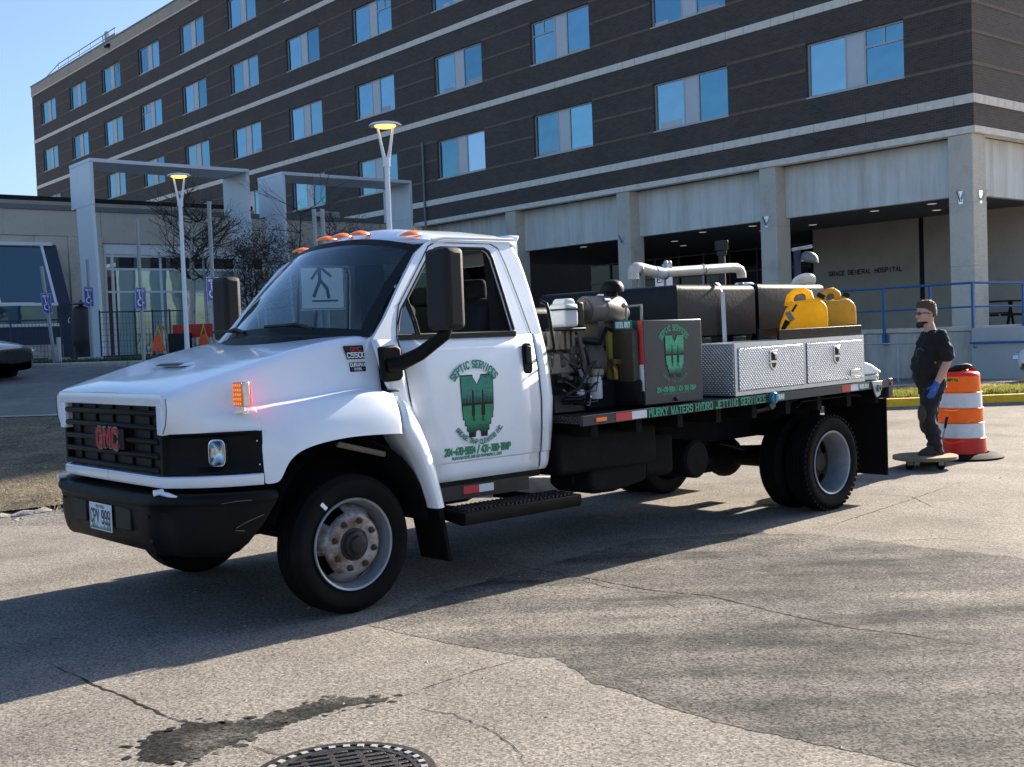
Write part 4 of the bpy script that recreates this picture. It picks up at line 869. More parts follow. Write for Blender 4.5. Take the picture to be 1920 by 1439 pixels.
for s in (1, -1):
    B0, B1 = Vector((.975, .672*s, 0)), Vector((.548, 1.030*s, 0))
    def bz(t, z, inset=0):
        p = B0.lerp(B1, t); n = Vector((.642, .766*s, 0)); bow = .055*math.sin(math.pi*t); p = p+n*(bow-inset); return (p.x, p.y, z)
    rows = []; mb = MB()
    for t in [i/12 for i in range(13)]:
        ins = .028*math.sin(math.pi*min(1, max(0, t)))**.6
        rows.append([bz(t, 1.110), bz(t, 1.102, .0), bz(t, 1.085, ins), bz(t, 1.0, ins), bz(t, .925, ins), bz(t, .895, 0), bz(t, .885)])
    mb.grid(rows if s > 0 else [list(reversed(r)) for r in rows]); bez = build(mb, 'headlamp_bezel', 'black_plastic', TK, smooth=40)
    # headlamp: bowl, lens
    q = Vector(bz(.585, 1.0, .022)); n = Vector((.80, .60*s, 0)); t_ = Vector((-.60, .80*s, 0)); mb = MB(); ring = []
    def oval(r, k, d): return [q+n*d+t_*(r*math.copysign(abs(math.cos(a))**.55, math.cos(a)))+Vector((0,0,1))*(k*math.copysign(abs(math.sin(a))**.55, math.sin(a))) for a in [2*math.pi*i/24 for i in range(24)]]
    mb.grid([oval(.050, .074, .0), oval(.050, .074, .030), oval(.044, .066, .032), oval(.02, .03, .004), oval(.001, .001, .002)], True); hl = build(mb, 'headlight', 'chrome', bez, smooth=40)
    mb = MB(); mb.grid([oval(.047, .071, .031), oval(.042, .064, .042), oval(.03, .04, .050), oval(.001, .001, .052)], True); build(mb, 'lens', 'lens', hl, smooth=60)
    for tt, zz in ((.95, 1.055), (.965, .925), (.015, 1.0), (.02, .905)):
        mb = MB(); mb.sphere(bz(tt, zz, -.001), .006, .006, .006, 8, 6); build(mb, 'screw', 'chrome', bez, smooth=60)
    # white valance strip under grille and bezel
    mb = MB(); rows = []
    P = [((0 if False else .02*s), 1.0)]
    path = [(.985, .002*s), (.985, .35*s), (.978, .66*s)]+[bz(t, 0, -.012)[:2] for t in (.04, .2, .4, .6, .8, .95, 1.0)]
    for i, (x, y) in enumerate(path):
        d = Vector((path[min(i+1, len(path)-1)][0]-path[max(i-1, 0)][0], path[min(i+1, len(path)-1)][1]-path[max(i-1, 0)][1], 0)).normalized(); nn = Vector((d.y, -d.x, 0))*s
        rows.append([(x+nn.x*o_, y+nn.y*o_, z) for o_, z in ((-.05, .878), (.004, .876), (.014, .868), (.014, .838), (.004, .815), (-.05, .808))])
    mb.grid(rows if s > 0 else [list(reversed(r)) for r in rows]); mb.add(rows[-1], [tuple(range(6))]); build(mb, 'valance', 'paint', TK, smooth=35, bevel=0)
    mb = MB(); mb.tube([(.985, .70*s, .798), (1.035, .70*s, .796)], .017, 10); mb.tube([(1.0, .70*s, .792), (.985, .78*s, .785), (.96, .82*s, .775)], [.012, .013, .005], 8); build(mb, 'bonnet_stop', 'paint', TK, smooth=40)
# ---- bumper
def bump_path(): return [(1.058, 0), (1.058, .30), (1.054, .56), (1.046, .64), (1.035, .70), (1.015, .755), (.975, .83), (.92, .905), (.83, .98), (.72, 1.045), (.62, 1.085), (.545, 1.10), (.505, 1.10)]
prof = [(-.14, .775), (-.05, .790), (-.015, .782), (.0, .762), (.004, .735), (-.006, .722), (-.004, .70), (-.004, .60), (-.010, .52), (-.03, .455), (-.07, .435), (-.14, .435)]
mb = MB(); rows = []; bp = bump_path(); full = [(x, -y) for x, y in reversed(bp[1:])]+bp
for i, (x, y) in enumerate(full):
    a, b = full[max(i-1, 0)], full[min(i+1, len(full)-1)]; d = Vector((b[0]-a[0], b[1]-a[1], 0)).normalized(); nn = Vector((d.y, -d.x, 0)); row = []
    ctr = 1-smooth(.60, .68, abs(y)); 
    for o_, z in prof:
        lo = .435+max(0, (.70-x)/.2)*.31 if abs(y) > .9 else .435; z = max(z, lo); z = z-.012*ctr*(z > .7); oo = o_-(.03 if .66 < abs(y) < .76 and z < .72 else 0)
        if ctr > .5 and z < .56: oo -= (.56-z)*.25
        row.append((x+nn.x*oo, y+nn.y*oo, z))
    rows.append(row)
mb.grid(rows); bumper = build(mb, 'bumper', 'black_plastic', TK, smooth=40, sub=1)
mb = MB(); mb.box(.90, .97, -.62, .62, .47, .77); mb.box(.6, .899, -.55, .55, .5, .76); build(mb, 'bumper_beam', 'dark', bumper)
for y0, y1 in ((-.40, -.20), (.225, .43)):
    mb = MB(); vs = []; 
    mb.box(1.03, 1.0605, y0, y1, .565, .69); build(mb, 'air_opening', 'black', bumper, bevel=.006)
for y, z in ((-.56, .68), (-.5, .52), (.62, .66), (.66, .53)):
    mb = MB(); mb.sphere((1.045 if abs(y) > .6 else 1.054, y, z), .006, .012, .012, 8, 6); build(mb, 'bolt', 'hub', bumper, smooth=60)
mb = MB()
for a, b in (((.80, 1.005, .735), (.66, 1.082, .745)), ((.74, 1.045, .60), (.60, 1.098, .66)), ((.70, 1.06, .58), (.745, 1.04, .585))):
    mb.tube([Vector(a)+Vector((0, .004, 0)), lerp(Vector(a), Vector(b), .5)+Vector((.01, .012, .004)), Vector(b)+Vector((0, .004, 0))], .0016, 5)
sc_ = build(mb, 'scuff', 'chain', bumper); sc_['kind'] = 'stuff'
pl = MB(); pl.box(1.0615, 1.0665, -.135, .185, .53, .69); plate = build(pl, 'licence_plate', 'plate', bumper, bevel=.003, seg=1)
mb = MB(); text(mb, 'CPV 999', .075, planemap((1.067, .025, .575), (0, 1, 0), (0, 0, 1)), (1, 0, 0), .9, gap=1.9, fit=.275, off=.0008); build(mb, 'plate_number', 'navy', plate)
mb = MB(); text(mb, 'MANITOBA', .016, planemap((1.067, .025, .663), (0, 1, 0), (0, 0, 1)), (1, 0, 0), 1, off=.0008); build(mb, 'plate_name', 'navy', plate)
mb = MB()
for k in range(14): y = -.125+k*.0215; mb.add([(1.0675, y, .538), (1.0675, y+.0215, .538), (1.0675, y+.011, .556+.05*abs(math.sin(k*1.9))*abs(k-6.5)/6.5)], [(0, 1, 2)])
build(mb, 'plate_scene', 'teal', plate)
# ---- cab
ZR = [.675, .70, .735, .79, .800, .95, 1.15, 1.35, 1.50, 1.585]
YS = [(.66, .955), (.70, .985), (.735, .993), (.785, .988), (.80, 1.004), (.95, 1.022), (1.15, 1.028), (1.35, 1.022), (1.5, 1.008), (1.585, .993)]
def ysid(z): return interp(YS, z) if z <= 1.585 else .993-(z-1.585)*.27
def panel(xa, xb, zr, s, nx=6, name='door', m='paint', par=None, rnd=None, d=0):
    mb = MB(); rows = []
    for z in zr:
        a, b = xa(z), xb(z); rows.append([(lerp(a, b, i/nx), (ysid(z)+d)*s, z) for i in range(nx+1)])
    rows.insert(0, [(x, y-.05*s, z-.004) for x, y, z in rows[0]])
    mb.grid(rows if s > 0 else [list(reversed(r)) for r in rows]); return build(mb, name, m, par or TK, smooth=32, solid=.02)
dfront = lambda z: interp([(.67, -.70), (.80, -.655), (1.0, -.56), (1.18, -.475), (1.25, -.463), (1.55, -.423), (1.6, -.412)], z)
drear = lambda z: interp([(.67, -1.545), (.8, -1.550), (1.2, -1.552), (1.6, -1.515)], z)
crear = lambda z: interp([(.67, -1.615), (.8, -1.63), (1.2, -1.65), (1.6, -1.60)], z)
cowl = lambda z: interp([(.9, -.50), (1.1, -.40), (1.25, -.335), (1.3, -.30), (1.585, -.235)], z)
doors = {}
for s in (1, -1):
    doors[s] = panel(lambda z: dfront(z)-.004, drear, ZR, s, name='door')
    panel(lambda z: drear(z)-.009, crear, ZR, s, 3, name='cab_corner')
    panel(cowl, lambda z: dfront(z)+.004, [1.0, 1.1, 1.18, 1.25, 1.35, 1.5, 1.585], s, 4, name='cowl_side')
    # rounded rear edge
    mb = MB(); rows = []
    for z in ZR+[1.7, 1.85, 2.0, 2.1, 2.18]:
        x = crear(z) if z < 1.6 else interp([(1.585, -1.602), (1.85, -1.585), (2.08, -1.555), (2.2, -1.50)], z); y = ysid(z)
        rows.append([(x, y*s, z), (x-.025, (y-.012)*s, z), (x-.04, (y-.05)*s, z), (x-.045, (y-.12)*s, z)])
    mb.grid(rows if s > 0 else [list(reversed(r)) for r in rows]); build(mb, 'rear_edge', 'paint', TK, smooth=60)
    # upper side: frame with the window opening
    def up(x, z): return (x, ysid(z)*s, z)
    outer = [(-.235, 1.586), (-.70, 1.5865), (-1.10, 1.5865), (-1.605, 1.586), (-1.585, 1.85), (-1.555, 2.06), (-1.515, 2.17), (-1.46, 2.215), (-.95, 2.215), (-.86, 2.208), (-.78, 2.185), (-.70, 2.13), (-.52, 1.92), (-.36, 1.72)]
    hole = [(-.432, 1.604), (-1.36, 1.604), (-1.376, 1.622), (-1.352, 1.85), (-1.320, 2.10), (-1.30, 2.142), (-1.265, 2.16), (-.90, 2.158), (-.85, 2.148), (-.80, 2.115), (-.60, 1.885), (-.485, 1.755), (-.45, 1.68)]
    o3 = [Vector(up(*p)) for p in outer]; h3 = [Vector(up(*p)) for p in hole]
    tri = geometry.tessellate_polygon([o3, h3]); mb = MB(); mb.add(o3+h3, tri); side = build(mb, 'cab_side', 'paint', TK, solid=.0)
    bm = bmesh.new(); bm.from_mesh(side.data); bmesh.ops.recalc_face_normals(bm, faces=bm.faces)
    if sum(f.normal.y for f in bm.faces)*s < 0:
        for f in bm.faces: f.normal_flip()
    bm.to_mesh(side.data); bm.free(); md = side.modifiers.new('solid', 'SOLIDIFY'); md.thickness = .035; md.offset = -1
    # seals round the opening
    mb = MB(); hp = [Vector(up(*p))+Vector((0, -.006*s, 0)) for p in hole]; mb.tube(hp+[hp[0], hp[1]], .011, 8, False); build(mb, 'window_seal', 'black', side, smooth=60)
    mb = MB(); mb.obox(Vector(up(-.90, 1.592))+Vector((0, .004*s, 0)), (1, 0, 0), (0, 1, 0), (0, 0, 1), .475, .006, .016); build(mb, 'belt_seal', 'black', side)
    # door cut line on the upper frame
    dl = [(-.412, 1.588), (-.44, 1.70), (-.475, 1.79), (-.62, 1.955), (-.80, 2.165), (-.86, 2.192), (-1.32, 2.195), (-1.385, 2.165), (-1.42, 2.06), (-1.475, 1.80), (-1.515, 1.588)]
    mb = MB(); mb.ribbon([Vector(up(*p)) for p in dl], .009, (0, s*.965, .26), .0015); build(mb, 'door_gap', 'black', side)
    mb = MB(); mb.ribbon([Vector((drear(z)-.005, ysid(z)*s, z)) for z in ZR[1:]], .010, (0, s, 0), .0015); build(mb, 'door_gap', 'black', side)
    mb = MB(); mb.ribbon([Vector((dfront(z), ysid(z)*s, z)) for z in (1.20, 1.25, 1.35, 1.5, 1.585)], .009, (0, s, 0), .0015); build(mb, 'door_gap', 'black', side)
    mb = MB(); mb.tube([(-.322, .912*s, 1.565), (-.326, .932*s, 1.45), (-.327, .945*s, 1.32)], .005, 6); build(mb, 'bonnet_gap', 'black', side)
    # quarter light and post
    ql = [(-.436, 1.609), (-.585, 1.609), (-.575, 1.70), (-.545, 1.82), (-.49, 1.757), (-.455, 1.68)]
    qv = [Vector(up(*p))+Vector((0, -.012*s, 0)) for p in ql]; mb = MB(); mb.add(qv, [tuple(range(6))]); build(mb, 'quarter_glass', 'carglass', side)
    mb = MB(); mb.tube([Vector(up(-.588, 1.605)), Vector(up(-.580, 1.70)), Vector(up(-.548, 1.83))], .009, 6); build(mb, 'quarter_post', 'darkmetal', side)
    if s < 0:
        gv = [Vector(up(*p))+Vector((0, .015, 0)) for p in hole]; mb = MB(); mb.add(gv, [tuple(range(len(gv)))]); build(mb, 'side_window', 'sideglass', side)
    # door handle, grab handle
    mb = MB(); mb.prism([(-1.405, 1.51), (-1.425, 1.53), (-1.47, 1.53), (-1.485, 1.515), (-1.49, 1.345), (-1.475, 1.325), (-1.43, 1.325), (-1.412, 1.34)], 'y', 1.012*s, 1.028*s); dh = build(mb, 'door_handle', 'black_plastic', doors[s], bevel=.006)
    mb = MB(); mb.box(-1.422, -1.470, 1.0281*s, 1.044*s, 1.39, 1.51); build(mb, 'handle_flap', 'black', dh, bevel=.008)
    mb = MB(); mb.tube([(-1.632, .985*s, 1.80), (-1.630, 1.03*s, 1.785), (-1.632, 1.045*s, 1.745), (-1.668, 1.05*s, 1.50), (-1.672, 1.04*s, 1.475), (-1.655, 1.005*s, 1.465)], .012, 8); build(mb, 'grab_handle', 'black_plastic', TK, smooth=50)
    # lower sill
    mb = MB(); mb.prism([(.95*s, .674), (.90*s, .674), (.88*s, .62), (.93*s, .625)], 'x', -.68, -1.60); build(mb, 'sill', 'darkmetal', TK)
# roof
mb = MB(); rows = []
for i in range(13):
    t = i/12; x = lerp(-.70, -1.56, t); row = []
    for j in range(15):
        q = -1+2*j/14; ye = .835-.0*t; edge = 2.21+.0*t; cr = .125*(1-abs(q)**2.6)
        fr = smooth(0, .22, t); xx = x+(.10*(1-q*q)-.075)*(1-t); zz = edge-.012*(1-fr)+cr*(.35+.65*fr)*(1-.10*smooth(.75, 1, t))
        row.append((xx-(.06*(abs(q)**3))*(1-t), q*ye, zz))
    rows.append(row)
mb.grid(rows); build(mb, 'roof', 'paint', TK, smooth=60, solid=.03)
for s in (1, -1):
    mb = MB(); mb.tube([(-.83, .838*s, 2.205), (-.92, .842*s, 2.222), (-1.2, .842*s, 2.226), (-1.52, .842*s, 2.226)], .011, 8); build(mb, 'drip_rail', 'paint', TK, smooth=50)
mb = MB(); mb.prism([(-1.53, 2.20), (-1.60, 2.215), (-1.625, 2.26), (-1.52, 2.262)], 'y', -.80, .80); build(mb, 'roof_lip', 'paint', TK, bevel=.01)
# marker lamps on the roof
for y in (-.66, -.20, 0.0, .20, .66):
    q = y/.835; z = 2.198+.125*(1-abs(q)**2.6)*.62; x = -.80+.10*(1-q*q)-.05*abs(q)**2; z += .008; mb = MB(); rows = []
    for i in range(7):
        t = i/6; r = .042*math.sin(math.pi*min(1, .12+t*.88))**.7+.004; rows.append([(x+.070-.17*t, y+r*math.cos(a), z+.004+.014*t+.030*math.sin(math.pi*min(1, .1+t*.85))*max(0, math.sin(a))) for a in [math.pi*k/8 for k in range(9)]])
    mb.grid(rows); mb.add(rows[0], [tuple(range(9))]); build(mb, 'marker_lamp', 'amber', TK, smooth=50)
# windscreen
def ws(u, v):   # u -1..1 across, v 0..1 up
    a = abs(u); bx = lerp(-.055, -.275, a**2.2); bzz = lerp(1.640, 1.600, a**2); by = .905*u
    tx = lerp(-.655, -.765, a**2.2); tz = lerp(2.262, 2.165, a**2.4); tyy = .812*u
    bow = .03*math.sin(math.pi*v)
    return (lerp(bx, tx, v)+bow*.7, lerp(by, tyy, v), lerp(bzz, tz, v)+bow*.5)
NU, NV = 24, 14; gl, fr = MB(), MB()
for i in range(NU):
    for j in range(NV):
        q = [ws(-1+2*(i+a)/NU, (j+b)/NV) for a, b in ((0,0),(1,0),(1,1),(0,1))]
        (fr if i < 1 or i >= NU-1 or j < 1 or j >= NV-1 else gl).add(q, [(0, 1, 2, 3)])
wsc = build(gl, 'windscreen', 'windshield', TK, smooth=60, weld=.0005); build(fr, 'windscreen_border', 'black', wsc, smooth=60, weld=.0005)
mb = MB(); rows = [[Vector(ws(-1+2*i/16, 0))+Vector((d, 0, dz)) for i in range(16)] for d, dz in ((.01, .004), (.05, -.012), (.12, -.06))]; mb.grid(rows); build(mb, 'cowl_top', 'black_plastic', TK)
for s in (1, -1): mb = MB(); mb.prism([(-.22, 1.50), (-.40, 1.50), (-.42, 1.64), (-.33, 1.625), (-.27, 1.597)], 'y', .845*s, .915*s); build(mb, 'cowl_corner', 'paint', TK, bevel=.01)
mb = MB(); mb.box(-.25, -.50, -.86, .86, 1.0, 1.585); build(mb, 'firewall', 'interior', TK)
for y0, y1 in ((.62, .12), (-.22, -.70)):
    mb = MB(); a = Vector((-.07, y0-.02, 1.665)); b = Vector(ws((y0-.35)/.9, .06))+Vector((.03, 0, .02)); mb.tube([a, lerp(a, b, .5)+Vector((.01, 0, .02)), b], .012, 6); mb.tube([b+Vector((0, .26, -.012)), b, b+Vector((0, -.24, .0))], .011, 6); build(mb, 'wiper', 'black', TK, smooth=50)
# interior: floor, dash, wheel, seats, back panel with window
mb = MB(); mb.box(-.45, -1.60, -.9, .9, .80, .86); mb.prism([(-.30, 1.56), (-.62, 1.545), (-.72, 1.42), (-.66, 1.05), (-.40, 1.0)], 'y', -.92, .92); build(mb, 'dashboard', 'interior', TK, bevel=.02)
mb = MB(); pts_ = [Vector((-.80, .45, 1.50))+Vector((.10*math.sin(a)*-.6, .195*math.cos(a), .19*math.sin(a))) for a in [2*math.pi*k/24 for k in range(25)]]; mb.tube(pts_, .017, 8, False); mb.tube([(-.80, .45, 1.50), (-.62, .45, 1.36)], .03, 8); mb.tube([(-.80, .27, 1.50), (-.80, .63, 1.50)], .014, 6); build(mb, 'steering_wheel', 'interior', TK, smooth=50)
for y in (.45, -.45):
    mb = MB(); mb.prism([(-1.32, 1.28), (-1.20, 1.28), (-1.36, 1.80), (-1.44, 1.86), (-1.50, 1.80)], 'y', y-.24, y+.24); mb.box(-.85, -1.35, y-.26, y+.26, 1.12, 1.30); st_ = build(mb, 'seat', 'seat', TK, bevel=.05, seg=3)
    mb = MB(); mb.prism([(-1.37, 1.845), (-1.42, 1.98), (-1.50, 1.98), (-1.50, 1.83)], 'y', y-.15, y+.15); build(mb, 'headrest', 'seat', st_, bevel=.04, seg=3)
mb = MB(); x = -1.645
mb.box(x, x+.02, -.86, .86, .68, 1.62); mb.box(x+.03, x+.05, -.78, -.66, 1.62, 2.2); mb.box(x+.03, x+.05, .66, .78, 1.62, 2.2); mb.box(x+.05, x+.07, -.76, .76, 2.08, 2.22); build(mb, 'cab_back', 'paint', TK)
mb = MB(); mb.box(x+.035, x+.04, -.659, .659, 1.62, 2.08); build(mb, 'rear_window', 'sideglass', TK)
mb = MB(); mb.box(-.78, -1.55, -.80, .80, 2.165, 2.185); build(mb, 'headliner', 'interior', TK)
for s in (1, -1): mb = MB(); mb.prism([(-1.40, 1.60), (-1.63, 1.60), (-1.55, 2.17), (-1.35, 2.17)], 'y', .72*s, .80*s); build(mb, 'pillar_trim', 'interior', TK)
# mirrors
for s in (1, -1):
    mb = MB(); mb.box(-.46, -.60, 1.22*s, 1.44*s, 1.625, 2.105); mo = build(mb, 'mirror', 'textured_plastic', TK, bevel=.035, seg=3)
    mb = MB(); mb.box(-.604, -.6005, 1.25*s, 1.41*s, 1.67, 2.06); build(mb, 'mirror_glass', 'chrome', mo)
    mb = MB(); mb.tube([(-.30, 1.05*s, 1.43), (-.36, 1.10*s, 1.44), (-.44, 1.18*s, 1.49), (-.545, 1.30*s, 1.60), (-.55, 1.31*s, 1.64)], [.046, .046, .042, .036, .034], 8); build(mb, 'mirror_arm', 'black_plastic', mo, smooth=50)
    mb = MB(); mb.prism([(-.245, 1.54), (-.36, 1.55), (-.395, 1.53), (-.41, 1.36), (-.385, 1.335), (-.28, 1.33), (-.262, 1.35)], 'y', 1.012*s, 1.06*s); build(mb, 'mirror_mount', 'black_plastic', mo, bevel=.015)
    # signal lamp on a stalk on the wing
    P = Vector((.635, .985*s, 1.215)); n = Vector((.80, .60*s, 0)); t_ = Vector((-.60, .80*s, 0)); mb = MB(); mb.tube([P, P+Vector((0,0,.035))], .018, 8); mb.obox(P+Vector((0, 0, .003)), n, t_, (0,0,1), .03, .04, .006); sg = build(mb, 'turn_signal', 'chrome', TK)
    c = P+Vector((0, 0, .098)); mb = MB(); mb.obox(c, (1,0,0), (0,1,0), (0,0,1), .022, .052, .068); build(mb, 'lamp_body', 'chrome', sg, bevel=.006)
    mb = MB(); mb.obox(c+Vector((.0265, 0, 0)), (1,0,0), (0,1,0), (0,0,1), .004, .050, .066); build(mb, 'amber_lens', 'amber', sg, bevel=.003)
    mb = MB(); mb.obox(c+Vector((-.0265, 0, 0)), (1,0,0), (0,1,0), (0,0,1), .004, .050, .066); build(mb, 'red_lens', 'redlit', sg, bevel=.003)
    mb = MB()
    for i in range(4):
        for j in range(5): mb.obox(c+Vector((.0308, -.036+i*.024, -.05+j*.025)), (1,0,0), (0,1,0), (0,0,1), .0008, .007, .007)
    mb2 = build(mb, 'lamp_diodes', 'amberlit', sg); mb2['kind'] = 'stuff'
# badges
def badge(x0, x1, z0, z1, name):
    mb = MB(); ys_ = 1.0; mb.add([(x0, .904+.06*0, z0)], []) if False else None
    return None
def hoodside(x, z):  # y of the bonnet side near the cowl
    return interp([(1.25, .952), (1.30, .944), (1.40, .924), (1.50, .911), (1.574, .899)], z)
def onhood(x, z, d=.006): return (x, hoodside(x, z)+d, z)
def badge(nm, x0, x1, z0, z1, sl_, lines):
    q = [Vector(onhood(x0-sl_, z0, .007)), Vector(onhood(x1, z0, .007)), Vector(onhood(x1+sl_*.3, z1, .009)), Vector(onhood(x0, z1, .009))]
    n = (q[3]-q[0]).cross(q[1]-q[0]).normalized(); n = n if n.y > 0 else -n
    mb = MB(); mb.add(q+[p-n*.012 for p in q], [(3,2,1,0),(4,5,6,7),(0,1,5,4),(1,2,6,5),(2,3,7,6),(3,0,4,7)]); b_ = build(mb, nm, 'black', TK)
    up_ = (q[3]-q[0]).normalized(); up_ = Vector((0, up_.y, up_.z)).normalized(); mid = (q[0]+q[1])/2
    for t, m, h_, zoff, xs_ in lines:
        mb = MB(); text(mb, t, h_, planemap(mid+up_*zoff, (-1, 0, 0), up_), n, 1.5, xs=xs_, gap=1.4, off=.0012); build(mb, 'badge_text', m, b_)
badge('model_badge', -.085, -.225, 1.475, 1.555, .02, [('GMC', 'red', .022, .048, 1.3), ('C5500', 'white', .028, .009, 1.05)])
badge('engine_badge', -.115, -.222, 1.40, 1.455, 0, [('DURAMAX', 'white', .019, .030, .9), ('* DIESEL *', 'white', .012, .009, .9)])
# ---- logo shared by the door and the radiator box: M over W made of stacked bricks
MWO = [(-.50,1.0),(-.12,1.0),(-.10,.88),(-.05,.80),(0,.68),(.05,.80),(.10,.88),(.12,1.0),(.50,1.0),(.50,.60),(.49,.20),(.485,-.10),(.46,-.32),(.46,-.42),(.40,-.44),(.40,-.62),(.34,-.64),(.34,-.80),(.29,-.82),(.28,-1.0),(.08,-1.0),(.07,-.84),(0,-.78),(-.07,-.84),(-.08,-1.0),(-.28,-1.0),(-.29,-.82),(-.34,-.80),(-.34,-.64),(-.40,-.62),(-.40,-.44),(-.46,-.42),(-.46,-.32),(-.485,-.10),(-.49,.20),(-.50,.60)]
def logo(par, fm, nrm, W_, H_, gtop, gbot, off0=.001, bands=True):
    # fm(a,b): a to the right as read, b up, metres from the logo centre
    n = Vector(nrm).normalized()
    def sh(pts, name, m, o_, k=1.0):
        P = [Vector(fm(x*W_*k, y*H_*k))+n*o_ for x, y in pts]; tri = geometry.tessellate_polygon([P]); mb = MB(); mb.add(P, tri); ob = build(mb, name, m, par)
        bm = bmesh.new(); bm.from_mesh(ob.data)
        for f in bm.faces:
            if f.normal.dot(n) < 0: f.normal_flip()
        bm.to_mesh(ob.data); bm.free(); return ob
    sh(MWO, 'logo_outline', 'black', off0, 1.03)
    def clip(y0, y1):
        tri = []; mb = MB(); N = 40
        for i in range(N):
            b = lerp(y0, y1, (i+.5)/N); hgt = (y1-y0)/N; xs_ = []
            for (a0, a1) in zip(MWO, MWO[1:]+MWO[:1]):
                if (a0[1]-b)*(a1[1]-b) < 0: xs_.append(a0[0]+(a1[0]-a0[0])*(b-a0[1])/(a1[1]-a0[1]))
            xs_.sort()
            for l_, r_ in zip(xs_[::2], xs_[1::2]): yield l_, r_, b-hgt/2, b+hgt/2
    rl = random.Random(5)
    for nm, m, y0, y1 in (('logo_letter', gtop, .10, .985), ('logo_letter', gbot, -.86, .02)):
        mb = MB()
        for l_, r_, b0, b1 in clip(y0, y1):
            # fade to the black at the foot of each letter by thinning the bricks
            fade = smooth(y0, y0+.35, b0); q = l_+.012
            dens = .25+.75*fade
            if fade > .97: segs = [(l_+.012, r_-.012)]
            else:
                segs = []; st = .045
                while q < r_-.015: segs.append((q, min(q+st*dens, r_-.012))); q += st
            for a, b in segs:
                # slots between the letter legs
                cuts = [(-.17, -.115), (.14, .185)] if nm and y0 > 0 and b0 < .50 else ([(-.20, -.10), (.10, .22)] if y1 < .1 and b0 > -.34 else ([(-.155, -.115), (.13, .17)] if y1 < .1 and b0 > -.52 else []))
                parts = [(a, b)]
                for c0, c1 in cuts:
                    parts = [s_ for p_ in parts for s_ in ((p_[0], min(p_[1], c0)), (max(p_[0], c1), p_[1])) if s_[1]-s_[0] > .004]
                for a_, b_ in parts:
                    P = [Vector(fm(x*W_, y*H_))+n*(off0+.0008) for x, y in ((a_, b0), (b_, b0), (b_, b1-.0*.004), (a_, b1))]; 
                    nn = (P[1]-P[0]).cross(P[3]-P[0]); P = P if nn.dot(n) > 0 else P[::-1]; mb.add(P, [(0, 1, 2, 3)])
        build(mb, nm, m, par)
        mb = MB()
        for _ in range(46):
            b = rl.uniform(y0+.12, y1-.03); a = rl.uniform(-.42, .30); w2 = rl.uniform(.05, .13); lim = .48 if b > -.1 else .33
            if abs(a) > lim-.02 or a+w2 > lim-.02 or (abs(a) < .12 and b > .6) : continue
            P = [Vector(fm(x*W_, y*H_))+n*(off0+.0016) for x, y in ((a, b), (a+w2, b), (a+w2, b+.008), (a, b+.008))]; nn = (P[1]-P[0]).cross(P[3]-P[0]); P = P if nn.dot(n) > 0 else P[::-1]; mb.add(P, [(0, 1, 2, 3)])
        o = build(mb, 'logo_brick_lines', 'black', par); o['kind'] = 'stuff'
dm = lambda a, b: (-1.0-a, ysid(1.143+b)+.001, 1.143+b)
logo(doors[1], dm, (0, 1, 0), .266, .193, 'teal', 'green')
mb = MB(); text(mb, 'SEPTIC SERVICES', .044, arcmap(Vector((-.98, 1.0295, 1.182)), (-1, 0, 0), (0, 0, 1), .205), (0, 1, 0), 1.5, True, 1.9, 1.0, .001, fit=.375); build(mb, 'door_lettering', 'teal', doors[1])
mb = MB(); text(mb, 'GREASE TRAP CLEANING INC.', .027, arcmap(Vector((-1.01, 1.0275, 1.141)), (-1, 0, 0), (0, 0, 1), .242, True), (0, 1, 0), 1.6, True, 1.5, 1, .001, fit=.45); build(mb, 'door_lettering', 'teal', doors[1])
mb = MB(); text(mb, '204-470-9994 / 431-780-TRAP', .042, lambda a, b: (-1.002-a, ysid(.842+b)+.001, .842+b), (0, 1, 0), 1.7, False, 1.3, 1, .002, fit=.544); build(mb, 'door_phone', 'green', doors[1])
mb = MB(); text(mb, 'MURKYWATERS.GREASETRAP@GMAIL.COM', .017, lambda a, b: (-.995-a, ysid(.812+b)+.001, .812+b), (0, 1, 0), 1.4, False, 1.1, 1, .002, fit=.41); build(mb, 'door_address', 'teal', doors[1])
# ---- wheels
def tyre(par, xc, yc, s, wd=.225, Rr=.405, front=True):
    yc = yc*s; w2 = wd/2; mb = MB(); P = [(.262, yc+s*(-w2+.03)), (.275, yc+s*(-w2+.01)), (.33, yc-s*(w2)), (.375, yc-s*(w2-.004)), (.396, yc-s*(w2-.03))]
    tread = []
    for k in range(5):
        a = -w2+.034+(wd-.068)*k/5; b = -w2+.034+(wd-.068)*(k+1)/5; tread += [(Rr, yc+s*(a+.004)), (Rr, yc+s*(b-.004)), (Rr-.010, yc+s*(b-.003)), (Rr-.010, yc+s*(b+.003))]
    P += tread[:-2]+[(.396, yc+s*(w2-.03)), (.380, yc+s*(w2-.010)), (.372, yc+s*(w2-.003)), (.355, yc+s*(w2+.002)), (.33, yc+s*w2), (.30, yc+s*(w2-.006)), (.275, yc+s*(w2-.016)), (.262, yc+s*(w2-.026))]
    mb.lathe([(r, h) for r, h in P], 56, (xc, 0, .405), 'y'); t = build(mb, 'tyre', 'rubber', par, smooth=30)
    return t
def disc(mb, xc, s, prof, n=48, holes=None, ph=0):
    # prof rows (r, y); holes: row index range where sectors are left out
    vs = []; k = n
    for (r, y) in prof:
        for i in range(k): a = 2*math.pi*i/k+ph; vs.append((xc+r*math.cos(a), y*s, .405+r*math.sin(a)))
    fs = []
    for j in range(len(prof)-1):
        for i in range(n):
            if holes and holes[0] <= j < holes[1]:
                lo, hi = (3, 5) if holes[0] == j or j == holes[1]-1 else (2, 6)
                if lo-1 <= (i % 12) <= hi+1: continue
            fs.append((j*k+i, j*k+(i+1) % k, (j+1)*k+(i+1) % k, (j+1)*k+i))
    mb.add(vs, fs)
